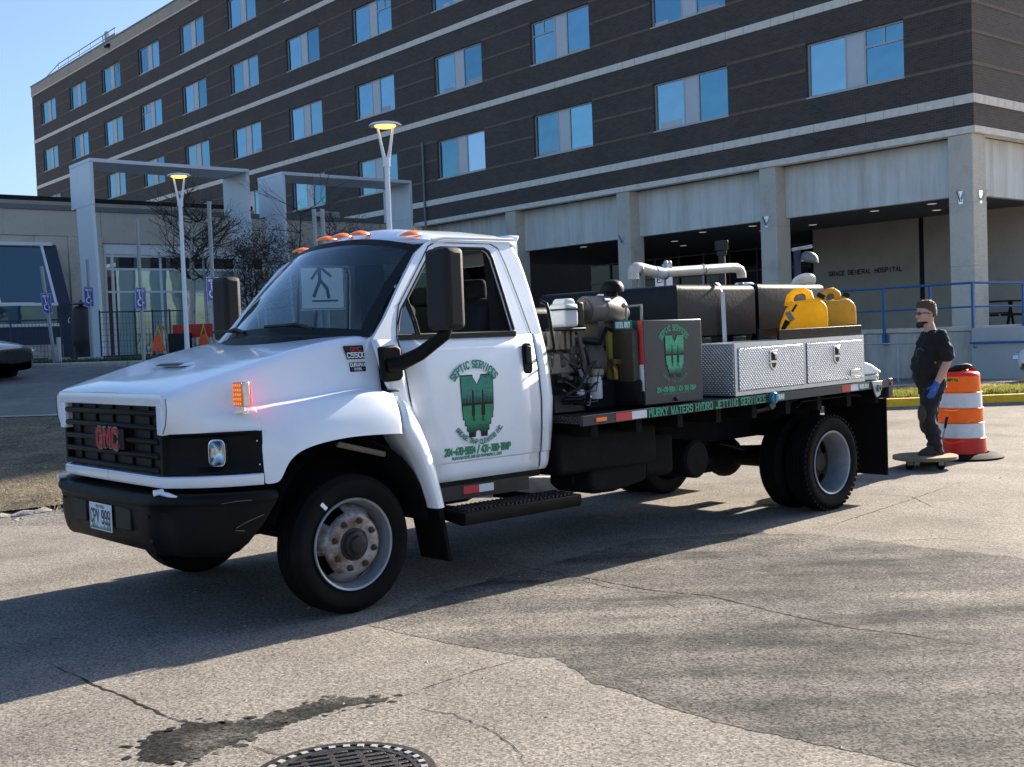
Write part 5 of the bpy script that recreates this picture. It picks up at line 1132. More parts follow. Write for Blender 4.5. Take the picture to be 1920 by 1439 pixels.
for s in (1, -1):
    W_ = MB(); W_.lathe([(.262, 1.035*s), (.270, 1.060*s), (.266, 1.066*s), (.255, 1.060*s), (.246, 1.03*s), (.236, 1.00*s), (.228, .96*s), (.235, .86*s), (.25, .845*s)], 56, (0, 0, .405), 'y'); wh = build(W_, 'wheel', 'rimgrey', TK, smooth=40)
    tyre(wh, 0, .955, s)
    mb = MB(); disc(mb, 0, s, [(.230, .965), (.222, .985), (.205, 1.005), (.186, 1.030), (.170, 1.048), (.158, 1.054), (.115, 1.056), (.100, 1.056), (.096, 1.02)], 48, (1, 3), R(145)-2*math.pi*4/48); build(mb, 'wheel_disc', 'steelwheel', wh, smooth=40, solid=.006)
    mb = MB(); mb.lathe([(.098, 1.03*s), (.094, 1.062*s), (.080, 1.066*s), (.074, 1.085*s), (.055, 1.092*s), (.050, 1.115*s), (.035, 1.122*s), (.001, 1.122*s)], 32, (0, 0, .405), 'y'); build(mb, 'hub_cap', 'hub', wh, smooth=35)
    mb = MB(); mb.lathe([(.24, .86*s), (.001, .86*s)], 24, (0, 0, .405), 'y'); build(mb, 'brake_drum', 'dark', wh)
    for k in range(8):
        a = 2*math.pi*(k+.35)/8; cx, cz = .138*math.cos(a), .405+.138*math.sin(a); mb = MB(); mb.lathe([(.023, 1.054*s), (.021, 1.066*s), (.017, 1.067*s), (.016, 1.082*s), (.008, 1.084*s), (.007, 1.097*s), (.001, 1.098*s)], 6, (cx, 0, cz), 'y'); build(mb, 'wheel_nut', 'rust', wh)
mb = MB(); mb.obox((.20, 1.0705, .405+.245), (.7, 0, -.7), (.7, 0, .7), (0, 1, 0), .011, .024, .001); build(mb, 'balance_sticker', 'white', TK)
for s in (1, -1):
    W_ = MB(); W_.lathe([(.262, 1.135*s), (.272, 1.150*s), (.266, 1.156*s), (.254, 1.150*s), (.245, 1.12*s), (.235, 1.04*s), (.230, .95*s)], 56, (XR, 0, .405), 'y'); wh = build(W_, 'wheel', 'rimgrey', TK, smooth=40)
    t = tyre(wh, XR, 1.045, s); tyre(wh, XR, .775, s)
    mb = MB(); disc(mb, XR, s, [(.232, .955), (.222, .945), (.205, .935), (.185, .93), (.165, .935), (.15, .94), (.105, .94), (.10, .98), (.085, .985)], 48, (1, 3), .4); build(mb, 'wheel_disc', 'hub', wh, smooth=40, solid=.006)
    mb = MB(); mb.lathe([(.100, .93*s), (.090, 1.02*s), (.07, 1.035*s), (.001, 1.035*s)], 24, (XR, 0, .405), 'y'); build(mb, 'hub_cap', 'hub', wh, smooth=35)
    mb = MB(); mb.lathe([(.235, .90*s), (.001, .90*s)], 24, (XR, 0, .405), 'y'); build(mb, 'brake_drum', 'dark', wh)
    for k in range(8):
        a = 2*math.pi*k/8; mb = MB(); mb.lathe([(.020, .938*s), (.018, .965*s), (.001, .967*s)], 6, (XR+.130*math.cos(a), 0, .405+.130*math.sin(a)), 'y'); build(mb, 'wheel_nut', 'rust', wh)
    # shoulder lugs on the outer rear tyre
    mb = MB()
    for k in range(52):
        a = 2*math.pi*k/52; cx, cz = XR+.400*math.cos(a), .405+.400*math.sin(a); mb.obox((cx, 1.128*s, cz), (math.cos(a), 0, math.sin(a)), (0, 1, 0), (-math.sin(a), 0, math.cos(a)), .009, .020, .013)
    lg = build(mb, 'tread_lugs', 'rubber', wh); lg['kind'] = 'stuff'
# ---- chassis and under-body
mb = MB()
for y in (.43, -.43): mb.box(.75, -5.55, y-.035, y+.035, .62, .86)
ch = build(mb, 'chassis_rails', 'dark', TK)
mb = MB(); mb.tube([(0, -.9, .405), (0, .9, .405)], .05, 10); mb.tube([(XR, -.95, .405), (XR, .95, .405)], .075, 12); mb.sphere((XR, 0, .405), .19, .17, .19); mb.tube([(XR+.2, 0, .42), (-1.4, 0, .62)], .05, 8); build(mb, 'axles', 'dark', TK, smooth=40)
mb = MB()
for y in (.52, -.52): mb.prism([(XR+.7, .60), (XR+.4, .52), (XR, .48), (XR-.4, .52), (XR-.7, .60), (XR-.4, .56), (XR, .53), (XR+.4, .56)], 'y', y-.035, y+.035)
build(mb, 'leaf_springs', 'dark', TK)
mb = MB(); mb.box(.6, -1.5, -.40, .40, .42, .95); build(mb, 'engine_block', 'dark', TK, bevel=.06)
mb = MB(); mb.box(-1.76, -2.78, .55, .96, .60, .90); build(mb, 'side_skirt_box', 'dark', TK, bevel=.03)
mb = MB(); mb.prism([(-2.10, .645), (-2.72, .655), (-2.70, .47), (-2.36, .425), (-2.16, .43), (-2.09, .48)], 'y', .50, .92); build(mb, 'battery_box', 'dark', TK, bevel=.03)
mb = MB(); mb.box(-2.73, -3.10, .52, .86, .47, .80); build(mb, 'tool_case', 'dark', TK, bevel=.05)
mb = MB(); mb.lathe([(.001, .5), (.13, .5), (.15, .52), (.15, .85), (.13, .87), (.001, .87)], 24, (-3.36, 0, .56), 'y'); build(mb, 'air_tank', 'dark', TK, smooth=35)
mb = MB(); mb.box(-1.5, -2.6, -.95, -.5, .45, .9); mb.box(-3.0, -3.9, -.9, -.5, .5, .88); build(mb, 'fuel_tank', 'dark', TK, bevel=.06)
mb = MB(); mb.tube([(-1.2, -.3, .5), (-2.6, -.3, .5), (-3.0, -.25, .55), (-3.9, -.25, .62)], .06, 10); build(mb, 'exhaust', 'rust', TK, smooth=40)
mb = MB(); mb.tube([(-3.42, .60, .48), (-3.50, .7, .44), (-3.62, .8, .46)], .03, 6); build(mb, 'hanging_hose', 'rubber', TK); mb = MB(); mb.tube([(-1.94, .90, .95), (-1.945, .90, .53)], .012, 6); build(mb, 'drain_tube', 'rubber', TK)
# step
sp = MB(); sp.prism([(.93, .505), (1.20, .505), (1.205, .46), (1.19, .425), (1.16, .42), (.93, .45)], 'x', -.72, -1.73); step = build(sp, 'side_step', 'black_plastic', TK, bevel=.006)
for r_, (y0, y1) in enumerate(((.975, 1.035), (1.05, 1.11), (1.125, 1.18))):
    mb = MB()
    for k in range(26): x = -.76-k*.036; mb.prism([(x, .5055), (x-.020, .5055), (x-.014, .522), (x-.006, .522)], 'y', y0, y1)
    t = build(mb, 'step_teeth', 'darkmetal', step); t['kind'] = 'stuff'
mb = MB(); mb.box(-.70, -1.50, .90, .935, .545, .66); build(mb, 'step_riser', 'darkmetal', step)
mb = MB(); mb.box(-.93, -1.06, .9355, .938, .575, .625); build(mb, 'reflector', 'redtape', step)
mb = MB(); mb.box(-1.061, -1.185, .9355, .938, .575, .625); build(mb, 'reflector', 'whitetape', step)
for x in (-.85, -1.55): mb = MB(); mb.box(x, x-.05, .5, .95, .45, .50); build(mb, 'step_bracket', 'dark', step)
# ---- flat bed
def zd(x): return 1.020+.0125*(-x-1.75)     # deck top, slightly higher at the back
YB2 = 1.20; XB0, XB1 = -1.74, -5.62
mb = MB(); mb.add([(XB0, -YB2, zd(XB0)), (XB1, -YB2, zd(XB1)), (XB1, YB2, zd(XB1)), (XB0, YB2, zd(XB0))]+[(XB0, -YB2, zd(XB0)-.05), (XB1, -YB2, zd(XB1)-.05), (XB1, YB2, zd(XB1)-.05), (XB0, YB2, zd(XB0)-.05)], [(3,2,1,0),(4,5,6,7),(0,1,5,4),(1,2,6,5),(2,3,7,6),(3,0,4,7)])
bed = build(mb, 'bed_deck', diamond('deck_plate', (.05, .05, .052)), TK)
def railseg(x0, x1, y, t0, t1, name, m, d=.0, par=None):
    mb = MB(); s = 1 if y > 0 else -1; a, b = y, y+s*t1
    vs = []
    for x in (x0, x1): vs += [(x, a, zd(x)-.062+d), (x, b, zd(x)-.062+d), (x, b, zd(x)+.004-d), (x, a, zd(x)+.004-d)]
    mb.add(vs, [(0,1,2,3),(7,6,5,4),(0,4,5,1),(1,5,6,2),(2,6,7,3),(3,7,4,0)]); return build(mb, name, m, par or bed)
for s in (1, -1): railseg(XB0, XB1, s*(YB2+.001), 0, .03, 'bed_rail', 'slate')
for a, b, m in ((-2.06, -2.22, 'redtape'), (-2.221, -2.375, 'whitetape'), (-4.85, -4.98, 'redtape'), (-4.981, -5.10, 'whitetape')): railseg(a, b, YB2+.0312, 0, .0012, 'reflector', m, .006)
railseg(-1.86, -1.96, YB2+.0312, 0, .008, 'side_marker', 'amber', .02)
railseg(-2.376, -3.78, YB2+.0312, 0, .0010, 'banner', 'black', .004)
tx_ = lambda a, b: (-3.078-a, YB2+.0345, zd(-3.078-a)-.054+b)
mb = MB(); text(mb, 'MURKY WATERS HYDRO JETTING SERVICES', .050, tx_, (0, 1, 0), 1.15, True, 1.75, 1.36/(textlen('MURKY WATERS HYDRO JETTING SERVICES', 1.75)*.05/6), .0005); build(mb, 'banner_lettering', 'brightgreen', bed)
def diesel(x0, x1, y, z0, z1, par, n=(0, 1, 0), ax=(-1, 0, 0)):
    mb = MB(); mb.box(x0, x1, y, y+.0012, z0, z1); o = build(mb, 'fuel_sticker', 'teal', par); mb = MB(); h_ = (z1-z0)*.55
    text(mb, 'DIESEL ONLY', h_, planemap(((x0+x1)/2, y+.0013, (z0+z1)/2-h_/2), ax, (0,0,1)), n, 1.5, gap=1.3, xs=abs(x1-x0)*.86/(textlen('DIESEL ONLY', 1.3)*h_/6), off=.0006); build(mb, 'sticker_text', 'white', o)
diesel(-3.905, -4.02, YB2+.0315, zd(-3.95)-.056, zd(-3.95)+.0, bed); diesel(-5.11, -5.27, YB2+.0315, zd(-5.15)-.054, zd(-5.15)+.0, bed)
mb = MB(); mb.lathe([(.045, YB2+.03), (.045, YB2+.055), (.038, YB2+.062), (.001, YB2+.063)], 20, (-3.86, 0, zd(-3.86)-.03), 'y'); mb.obox((-3.86, YB2+.064, zd(-3.86)-.03), (1,0,0), (0,1,0), (0,0,1), .008, .006, .035); build(mb, 'fuel_cap', mat('blue_cap', (.02, .18, .30), .4), bed, smooth=35)
mb = MB(); mb.prism([(-3.80, zd(-3.8)-.0), (-3.92, zd(-3.9)), (-3.90, zd(-3.9)-.10), (-3.86, zd(-3.9)-.125), (-3.83, zd(-3.9)-.10)], 'y', YB2+.002, YB2+.029); build(mb, 'fuel_neck', 'darkmetal', bed)
# cross members and tail
for i in range(9):
    x = -1.9-i*.45; mb = MB(); mb.box(x, x-.06, -1.15, 1.15, .865, zd(x)-.051); build(mb, 'cross_member', 'dark', bed)
mb = MB(); mb.box(XB1-.001, XB1-.045, -1.2, 1.2, .905, zd(XB1)+.006); tail = build(mb, 'tail_beam', 'slate', bed)
mb = MB(); mb.box(XB1+.03, XB1-.044, 1.2005, 1.232, .915, zd(XB1)+.012); build(mb, 'tail_corner', 'slate', bed, bevel=.006)
mb = MB(); mb.box(XB1-.0, XB1-.03, 1.233, 1.240, zd(XB1)-.045, zd(XB1)-.02); build(mb, 'tail_lamp', 'redlens', bed)
mb = MB(); mb.prism([(-5.30, zd(-5.3)+.004), (-5.47, zd(-5.4)+.004), (-5.43, zd(-5.4)-.12), (-5.38, zd(-5.4)-.14), (-5.35, zd(-5.4)-.11)], 'y', 1.2325, 1.245); tb = build(mb, 'tie_bracket', 'galv', bed, bevel=.003)
mb = MB(); mb.lathe([(.03, 1.2455), (.03, 1.262), (.016, 1.262), (.016, 1.2455)], 16, (-5.40, 0, zd(-5.4)-.06), 'y'); build(mb, 'tie_ring', 'chain', tb, smooth=35)
for s in (1, -1):
    mb = MB(); mb.box(XB1+.02, XB1+.005, .56*s, 1.195*s, .215, .90); build(mb, 'rear_mud_flap', 'rubber', TK)
    mb = MB(); mb.prism([(XR+.52, .90), (XR+.42, .955), (XR-.42, .965), (XR-.52, .93), (XR-.42, .955), (XR+.42, .945)], 'y', .60*s, 1.15*s); build(mb, 'rear_guard', 'dark', TK)
mb = MB(); mb.tube([(-3.9, 1.02, .90), (-4.2, 1.05, .93), (-4.45, 1.05, .95)], .02, 6); mb.obox((-4.3, 1.06, .92), (1,0,0), (0,1,0), (0,0,1), .10, .03, .02); build(mb, 'guard_bracket', 'darkmetal', TK)
mb = MB(); mb.box(-5.50, -5.53, -.56, .56, .60, .864); build(mb, 'tail_sun_blocker', 'dark', TK)  # plate added to block the sun reaching the ground under the bed
mb = MB(); mb.box(XB1-.046, XB1-.25, -.1, .1, .55, .72); mb.box(XB1+.3, XB1-.046, -.08, .08, .55, .70); build(mb, 'tow_hitch', 'dark', TK)
# ================================================================== equipment on the bed
def zt_(x): return zd(x)+.002
# water tanks
def tank(x0, x1, y0, y1, z1, label, front_notches):
    z0 = zt_((x0+x1)/2); t = thing('water_tank', label, 'tank', 'T', ((x0+x1)/2, (y0+y1)/2, z0), 'black water tanks on the bed')
    mb = MB(); r = .05; N = 14; rows = []
    def ring(ins, z, bul=0):
        P = []; a, b, c_, d = x0+ins, x1-ins, y0+ins, y1-ins
        for i in range(N+1): P.append((lerp(a, b, i/N), d+bul*math.sin(math.pi*i/N), z))
        for i in range(N+1): P.append((b+bul*math.sin(math.pi*i/N)*.8, lerp(d, c_, i/N), z))
        for i in range(N+1): P.append((lerp(b, a, i/N), c_, z))
        for i in range(N+1): P.append((a, lerp(c_, d, i/N), z))
        return P
    hs = z1-z0
    for ins, f, b in ((.05, 0, 0), (.03, .03, .0), (.028, .50, .004), (.022, .515, .004), (.0, .53, .004), (.0, .55, .006), (.0, .945, .004), (.008, .975, .002), (.028, .994, 0), (.06, 1.0, 0)): rows.append(ring(ins, z0+hs*f, b))
    mb.grid(rows, True); mb.add(rows[-1], [tuple(range(len(rows[-1])))]); build(mb, 'tank_body', 'tank', t, smooth=50)
    for x in front_notches:
        mb = MB(); mb.box(x-.09, x+.09, y1-.02, y1+.018, z0+.12, z0+.46); build(mb, 'fork_pocket', 'black', t, bevel=.01)
    return t
xa_, xb_ = -4.50, -3.46
t1 = tank(-4.50, -3.47, -1.0, .62, 1.945, 'large black plastic tank with a grey strap behind the radiator box', (-3.78, -4.25))
t2 = tank(-5.56, -4.55, -1.0, .62, 1.955, 'black plastic tank behind the yellow jerry cans', (-4.9,))
mb = MB(); zb_ = zt_(-4.0); P = [(-4.03, .645, zb_+.02), (-4.02, .652, 1.5), (-4.015, .648, 1.88), (-4.01, .60, 1.958), (-4.0, 0, 1.962), (-4.0, -.95, 1.958), (-4.0, -1.015, 1.85), (-4.0, -1.02, zb_+.02)]
mb.ribbon(P[:3], .055, (0, 1, 0), .004); mb.ribbon([P[2], (-4.012, .628, 1.935), P[3], P[4], P[5]], .055, (0, .05, 1), .004); build(mb, 'strap', 'strap', t1)
mb = MB(); mb.lathe([(.09, 1.955), (.09, 1.985), (.075, 1.995), (.001, 1.997)], 24, (-5.05, .1, 0)); build(mb, 'lid', 'white', t2, smooth=35)
mb = MB(); P = [(-4.62, .40, 1.957)]
for k in range(7): mb.sphere((-4.62-.02*k+random.uniform(-.01, .01), .40-.02*k, 1.962), .014, .014, .018, 6, 5)
build(mb, 'chain', 'chain', t2)
mb = MB(); mb.lathe([(.001, .0), (.10, .0), (.112, .012), (.112, .030), (.106, .034), (.10, .016), (.001, .012)], 28, (0, 0, 0))
cR = Matrix.Rotation(R(38), 3, Vector((.55, .8, 0)).cross(Vector((0, 0, 1))).normalized()); mb.v = [tuple(cR @ Vector(v)+Vector((-5.42, .50, 1.965))) for v in mb.v]
solo(mb, 'drum_lid', 'jug', 'pale round plastic lid lying tilted on the tank behind the older yellow can', 'lid', 'T', (-5.42, .50, 1.955), smooth=40)
# pipe along the tank tops
pp = thing('vent_pipe', 'white plastic pipe with bent ends fixed along the tank tops', 'pipe', 'T', (-4.6, -.3, 1.96))
yp = -.30; mb = MB(); mb.tube([(-3.975, yp, 2.045), (-3.975, yp, 2.105), (-3.985, yp, 2.135), (-4.01, yp, 2.148), (-4.06, yp, 2.148), (-4.26, yp, 2.115)], .05, 16); build(mb, 'pipe_end', 'pvc', pp, smooth=50)
mb = MB(); mb.tube([(-4.26, yp, 2.115), (-4.36, yp, 2.105), (-4.42, yp, 2.112)], .055, 16); build(mb, 'coupling', 'jug', pp, smooth=50)
mb = MB(); mb.tube([(-4.42, yp, 2.112), (-5.38, yp, 2.165), (-5.47, yp, 2.165), (-5.52, yp, 2.145), (-5.545, yp, 2.11), (-5.545, yp, 2.07)], .046, 16); build(mb, 'pipe_run', 'pvc', pp, smooth=50)
for x, z in ((-4.05, 2.12), (-4.40, 2.10), (-4.95, 2.14)): mb = MB(); mb.tube([(x, yp, 1.94), (x, yp, z)], .013, 6); mb.lathe([(.053, -.012), (.057, 0), (.053, .012)], 16, (0, 0, 0), 'x'); mb.v = [v if i < 12 else (v[0]+x, v[1]+yp, v[2]+z+(.01 if x > -4.3 else -.0)) for i, v in enumerate(mb.v)]; build(mb, 'clamp', 'chain', pp, smooth=40)
mb = MB(); mb.box(-4.40, -4.47, yp-.03, yp+.03, 2.13, 2.19); mb.sphere((-4.42, yp, 2.20), .022, .022, .022, 8, 6); mb.sphere((-4.47, yp, 2.20), .022, .022, .022, 8, 6); build(mb, 'valve', 'galv', pp)
# radiator box with logo
RB = thing('radiator_box', 'slate grey engine cooling box with green logo in front of the tread plate toolbox', 'equipment box', 'T', (-2.76, .75, zt_(-2.76)))
z0 = zt_(-2.8)+.012
mb = MB(); mb.box(-2.455, -3.105, .30, 1.15, z0, 1.655); bx = build(mb, 'box_shell', 'slate', RB, bevel=.006)
mb = MB(); mb.box(-2.40, -2.454, .38, 1.12, z0+.05, 1.60); build(mb, 'radiator_core', mat('oily_olive', (.055, .048, .03), .5, .2, .3, 8, .3, 40), RB, bevel=.03)
mb = MB(); mb.prism([(-2.40, z0+.02), (-2.455, z0+.0), (-2.455, z0+.2), (-2.39, z0+.18)], 'y', .38, 1.14); build(mb, 'lower_tank', 'dark', RB, bevel=.03)
mb = MB(); mb.box(-2.36, -2.40, .87, .90, z0, 1.60); build(mb, 'yellow_edge', mat('yellow_strip', (.30, .27, .05), .6, 0, .2, 12), RB)
for a, b, m in ((1.655, 1.34, 'redtape'), (1.339, 1.15, 'whitetape')): mb = MB(); mb.box(-2.4535, -2.450, 1.105, 1.147, b, a); build(mb, 'reflector', m, RB)
mb = MB(); mb.box(-2.397, -2.393, .93, 1.10, 1.595, 1.66); st_ = build(mb, 'fuel_sticker', 'teal', RB); mb = MB(); text(mb, 'DIESEL ONLY', .036, planemap((-2.3925, 1.015, 1.61), (0, 1, 0), (0,0,1)), (1, 0, 0), 1.5, gap=1.3, xs=.41, off=.001); build(mb, 'sticker_text', 'white', st_)
mb = MB(); mb.tube([(-2.47, .98, 1.655), (-2.47, .98, 1.76), (-2.50, 1.10, 1.765), (-2.50, 1.10, 1.655)], .012, 6); mb.sphere((-2.47, .96, 1.77), .02, .02, .02, 8, 6); build(mb, 'lift_eye', 'chain', RB, smooth=40)
lm = lambda a, b: (-2.79-a, 1.1512, 1.39+b)
logo(bx, lm, (0, 1, 0), .209, .152, 'brightgreen', 'brightgreen')
mb = MB(); text(mb, 'SEPTIC SERVICES', .036, arcmap(Vector((-2.785, 1.1512, 1.407)), (-1, 0, 0), (0, 0, 1), .172), (0, 1, 0), 1.3, True, 1.9, 1, .001, fit=.315); build(mb, 'box_lettering', 'brightgreen', bx)
mb = MB(); text(mb, 'GREASE TRAP CLEANING', .018, arcmap(Vector((-2.785, 1.1512, 1.385)), (-1, 0, 0), (0, 0, 1), .19, True), (0, 1, 0), 1.2, True, 1.6, 1, .001, fit=.30); build(mb, 'box_lettering', 'teal', bx)
mb = MB(); text(mb, '204-470-9994 / 431-780-TRAP', .032, planemap((-2.80, 1.1512, 1.133), (-1, 0, 0), (0,0,1)), (0, 1, 0), 1.5, False, 1.3, 1, .001, fit=.433); build(mb, 'box_phone', 'brightgreen', bx)
mb = MB(); text(mb, 'MURKYWATERS.GREASETRAP@GMAIL.COM', .011, planemap((-2.80, 1.1512, 1.112), (-1, 0, 0), (0,0,1)), (0, 1, 0), 1.2, False, 1.1, 1, .001, fit=.32); build(mb, 'box_address', 'teal', bx)
mb = MB(); mb.sphere((-2.79, 1.155, 1.075), .022, .012, .016, 8, 6); build(mb, 'latch', 'black', bx)
# diesel pump engine
EN = thing('pump_engine', 'grimy diesel pump engine on the bed right behind the cab', 'engine', 'T', (-2.1, .6, zt_(-2.1)))
z0 = zt_(-2)+.01
mb = MB(); mb.box(-1.80, -2.38, .15, .80, z0+.02, 1.54); build(mb, 'engine_block', 'darkmetal', EN, bevel=.03)
mb = MB(); mb.box(-1.78, -2.10, .30, .78, 1.44, 1.60); build(mb, 'rocker_cover', 'engine2', EN, bevel=.03)
mb = MB(); mb.box(-1.80, -2.02, .72, .84, 1.30, 1.46); mb.box(-1.80, -2.02, .722, .80, 1.20, 1.27); build(mb, 'exhaust_manifold', 'engine', EN, bevel=.02)
for i in range(4): mb = MB(); mb.tube([(-1.83-i*.09, .80, 1.50), (-1.83-i*.09, .86, 1.44), (-1.83-i*.09, .84, 1.30)], .016, 6); build(mb, 'injector_line', 'engine', EN, smooth=40)
mb = MB(); mb.lathe([(.001, -2.335), (.06, -2.335), (.16, -2.30), (.185, -2.27), (.185, -2.17), (.15, -2.13), (.001, -2.13)], 28, (0, .78, 1.37), 'x'); build(mb, 'flywheel_cover', 'engine', EN, smooth=35)
mb = MB(); mb.lathe([(.001, -2.28), (.10, -2.28), (.11, -2.25), (.11, -2.20)], 24, (0, .83, 1.17), 'x'); build(mb, 'pulley', 'black', EN, smooth=35)
mb = MB(); mb.box(-2.10, -2.38, .60, .94, z0, 1.24); build(mb, 'pump_case', 'dark', EN, bevel=.02)
mb = MB(); mb.box(-1.80, -2.10, .2, .9, z0, z0+.12); build(mb, 'skid_rail', 'darkmetal', EN)
mb = MB(); mb.lathe([(.001, z0+.08), (.047, z0+.08), (.05, z0+.09), (.05, z0+.205), (.044, z0+.215), (.044, z0+.235), (.001, z0+.24)], 20, (-2.14, .965, 0)); build(mb, 'oil_filter', 'jug', EN, smooth=35)
mb = MB(); mb.box(-2.09, -2.19, .91, 1.01, z0+.241, z0+.29); build(mb, 'filter_head', 'engine2', EN, bevel=.01)
mb = MB(); mb.tube([(-2.37, .92, 1.36), (-2.37, .95, 1.30), (-2.37, .95, 1.24)], .02, 8); mb.box(-2.33, -2.40, .90, .98, 1.35, 1.385); build(mb, 'drain_cock', mat('brass', (.30, .17, .06), .4, .7), EN)
# air filter
mb = MB(); mb.lathe([(.001, -2.135), (.075, -2.135), (.083, -2.14), (.083, -2.15), (.098, -2.152), (.10, -2.17), (.10, -2.30), (.104, -2.305), (.104, -2.32), (.10, -2.325), (.10, -2.50), (.08, -2.53), (.001, -2.535)], 32, (-.05, .82, 1.745), 'x'); af = build(mb, 'air_filter', 'filter', EN, smooth=35)
for k in range(6): a = 2*math.pi*k/6; mb = MB(); mb.obox((-2.1835, .82+.035*math.cos(a), 1.745+.035*math.sin(a)), (1,0,0), (0, math.cos(a), math.sin(a)), (0, -math.sin(a), math.cos(a)), .003, .032, .004); build(mb, 'cover_rib', 'filter', af)
for k in range(3): mb = MB(); a = R(40+k*45); mb.obox((-2.36, .82+.108*math.cos(a), 1.745+.108*math.sin(a)), (1,0,0), (0, math.cos(a), math.sin(a)), (0, -math.sin(a), math.cos(a)), .03, .006, .010); build(mb, 'clip', 'chrome', af)
mb = MB(); mb.tube([(-2.50, .82, 1.80), (-2.50, .82, 1.90)], .042, 16); build(mb, 'intake_neck', 'black_plastic', af, smooth=40)
mb = MB(); mb.lathe([(.03, 1.878), (.085, 1.872), (.088, 1.885), (.086, 1.915), (.070, 1.945), (.035, 1.962), (.001, 1.965)], 24, (-2.50, .82, 0)); build(mb, 'rain_cap', 'black_plastic', af, smooth=40)
mb = MB(); mb.tube([(-2.56, .82, 1.74), (-2.66, .78, 1.72), (-2.70, .6, 1.72), (-2.66, .4, 1.68)], .05, 12); build(mb, 'intake_hose', 'rubber', EN, smooth=40)
mb = MB(); mb.box(-2.28, -2.34, .74, .88, 1.48, 1.66); build(mb, 'filter_bracket', 'engine', EN)
rc = random.Random(9)
for i in range(9):
    y = rc.uniform(.86, .98); a = Vector((rc.uniform(-1.82, -2.0), y, rc.uniform(1.08, 1.2))); b = Vector((rc.uniform(-2.1, -2.3), y+.02, rc.uniform(1.2, 1.5))); mb = MB(); mb.tube([a, lerp(a, b, .35)+Vector((0, .03, -.03)), lerp(a, b, .7)+Vector((0, .03, .04)), b], rc.uniform(.005, .012), 6); build(mb, 'hose', 'black', EN, smooth=50)
for i in range(26):
    x = rc.uniform(-1.80, -2.34); zz = rc.uniform(z0+.15, 1.58); s_ = rc.uniform(.015, .06); mb = MB()
    if rc.random() < .5: mb.box(x-s_, x+s_, .80, .82+rc.uniform(.01, .07), zz-s_*.6, zz+s_*.6)
    else: mb.lathe([(s_*.7, .80), (s_*.7, .84+rc.uniform(0, .05)), (.001, .85+rc.uniform(0, .05))], 10, (x, 0, zz), 'y')
    build(mb, 'fitting', rc.choice(('engine', 'engine', 'darkmetal', 'engine2', 'chain')), EN, bevel=.004)
for i in range(14):
    a = Vector((rc.uniform(-1.80, -2.05), rc.uniform(.80, .95), rc.uniform(1.12, 1.60))); b = Vector((rc.uniform(-2.05, -2.38), rc.uniform(.82, 1.0), rc.uniform(1.10, 1.62))); k_ = rc.uniform(.02, .10); mb = MB()
    mb.tube([a, lerp(a, b, .25)+Vector((0, k_*.6, -k_)), lerp(a, b, .55)+Vector((0, k_, -k_*1.2)), lerp(a, b, .8)+Vector((0, k_*.5, k_*.3)), b], rc.choice((.005, .007, .010, .014)), 6); h_ = build(mb, 'hose', rc.choice(('black', 'rubber', 'engine', 'chain')), EN, smooth=50)
    if i % 3 == 0: mb = MB(); mb.sphere(b, .018, .018, .018, 8, 6); build(mb, 'hose_clamp', 'chrome', h_, smooth=50)
for k in range(5): mb = MB(); mb.box(-1.80-.055*k, -1.83-.055*k, .845, .875, 1.47, 1.60); build(mb, 'cooling_fin', 'engine2', EN, bevel=.004)
mb = MB(); mb.box(-1.79, -2.08, .80, .86, 1.30, 1.445); mb_ = build(mb, 'side_cover', 'engine2', EN, bevel=.012)
for x in (-1.82, -2.05):
    for z in (1.325, 1.42): mb = MB(); mb.lathe([(.011, .86), (.011, .872), (.001, .873)], 6, (x, 0, z), 'y'); build(mb, 'bolt', 'chain', mb_)
mb = MB(); mb.sphere((-1.98, .98, z0+.13), .035, .03, .025, 10, 6); build(mb, 'valve_cap', 'jug', EN, smooth=50)
# coolant jug and hose wheel
JG = thing('coolant_jug', 'milky white coolant jug strapped above the pump engine', 'jug', 'T', (-1.98, .85, 1.60))
mb = MB(); mb.box(-1.90, -2.03, .76, .94, 1.625, 1.79); jb = build(mb, 'jug_body', 'jug', JG, bevel=.025, seg=3)
mb = MB(); mb.prism([(-1.905, 1.788), (-2.025, 1.788), (-2.0, 1.825), (-1.93, 1.825)], 'y', .79, .92); build(mb, 'jug_top', 'jug', JG, bevel=.012)
mb = MB(); mb.box(-1.895, -2.036, .755, .946, 1.742, 1.755); build(mb, 'jug_band', 'black', JG)
mb = MB(); mb.box(-2.04, -2.10, .70, .92, 1.62, 1.80); mb.box(-1.9, -2.1, .72, .94, 1.60, 1.622); build(mb, 'jug_bracket', 'black', JG, bevel=.015)
mb = MB(); P = [Vector((-2.6, -.72, 1.93))+Vector((0.0, .055*math.cos(a), .085+.085*math.sin(a))) for a in [2*math.pi*k/20 for k in range(21)]]; mb.tube(P, .012, 6, False); mb.tube([(-2.6, -.72, 1.75), (-2.6, -.72, 1.95)], .018, 8); mb.tube([(-2.6, -.72, 1.90), (-2.3, -1.05, 1.90)], .008, 6)
solo(mb, 'valve_wheel', 'darkmetal', 'small valve handwheel standing just behind the cab grab handle', 'valve', 'T', (-2.6, -.72, 1.75), smooth=50)
mb = MB(); mb.box(-1.95, -2.95, -1.05, -.1, zt_(-2.4)+.002, 1.80); solo(mb, 'hose_reel_cabinet', 'tank', 'dark low cabinet on the far side of the bed behind the cab', 'cabinet', 'T', (-2.4, -.6, zt_(-2.4)), bevel=.05, seg=3)
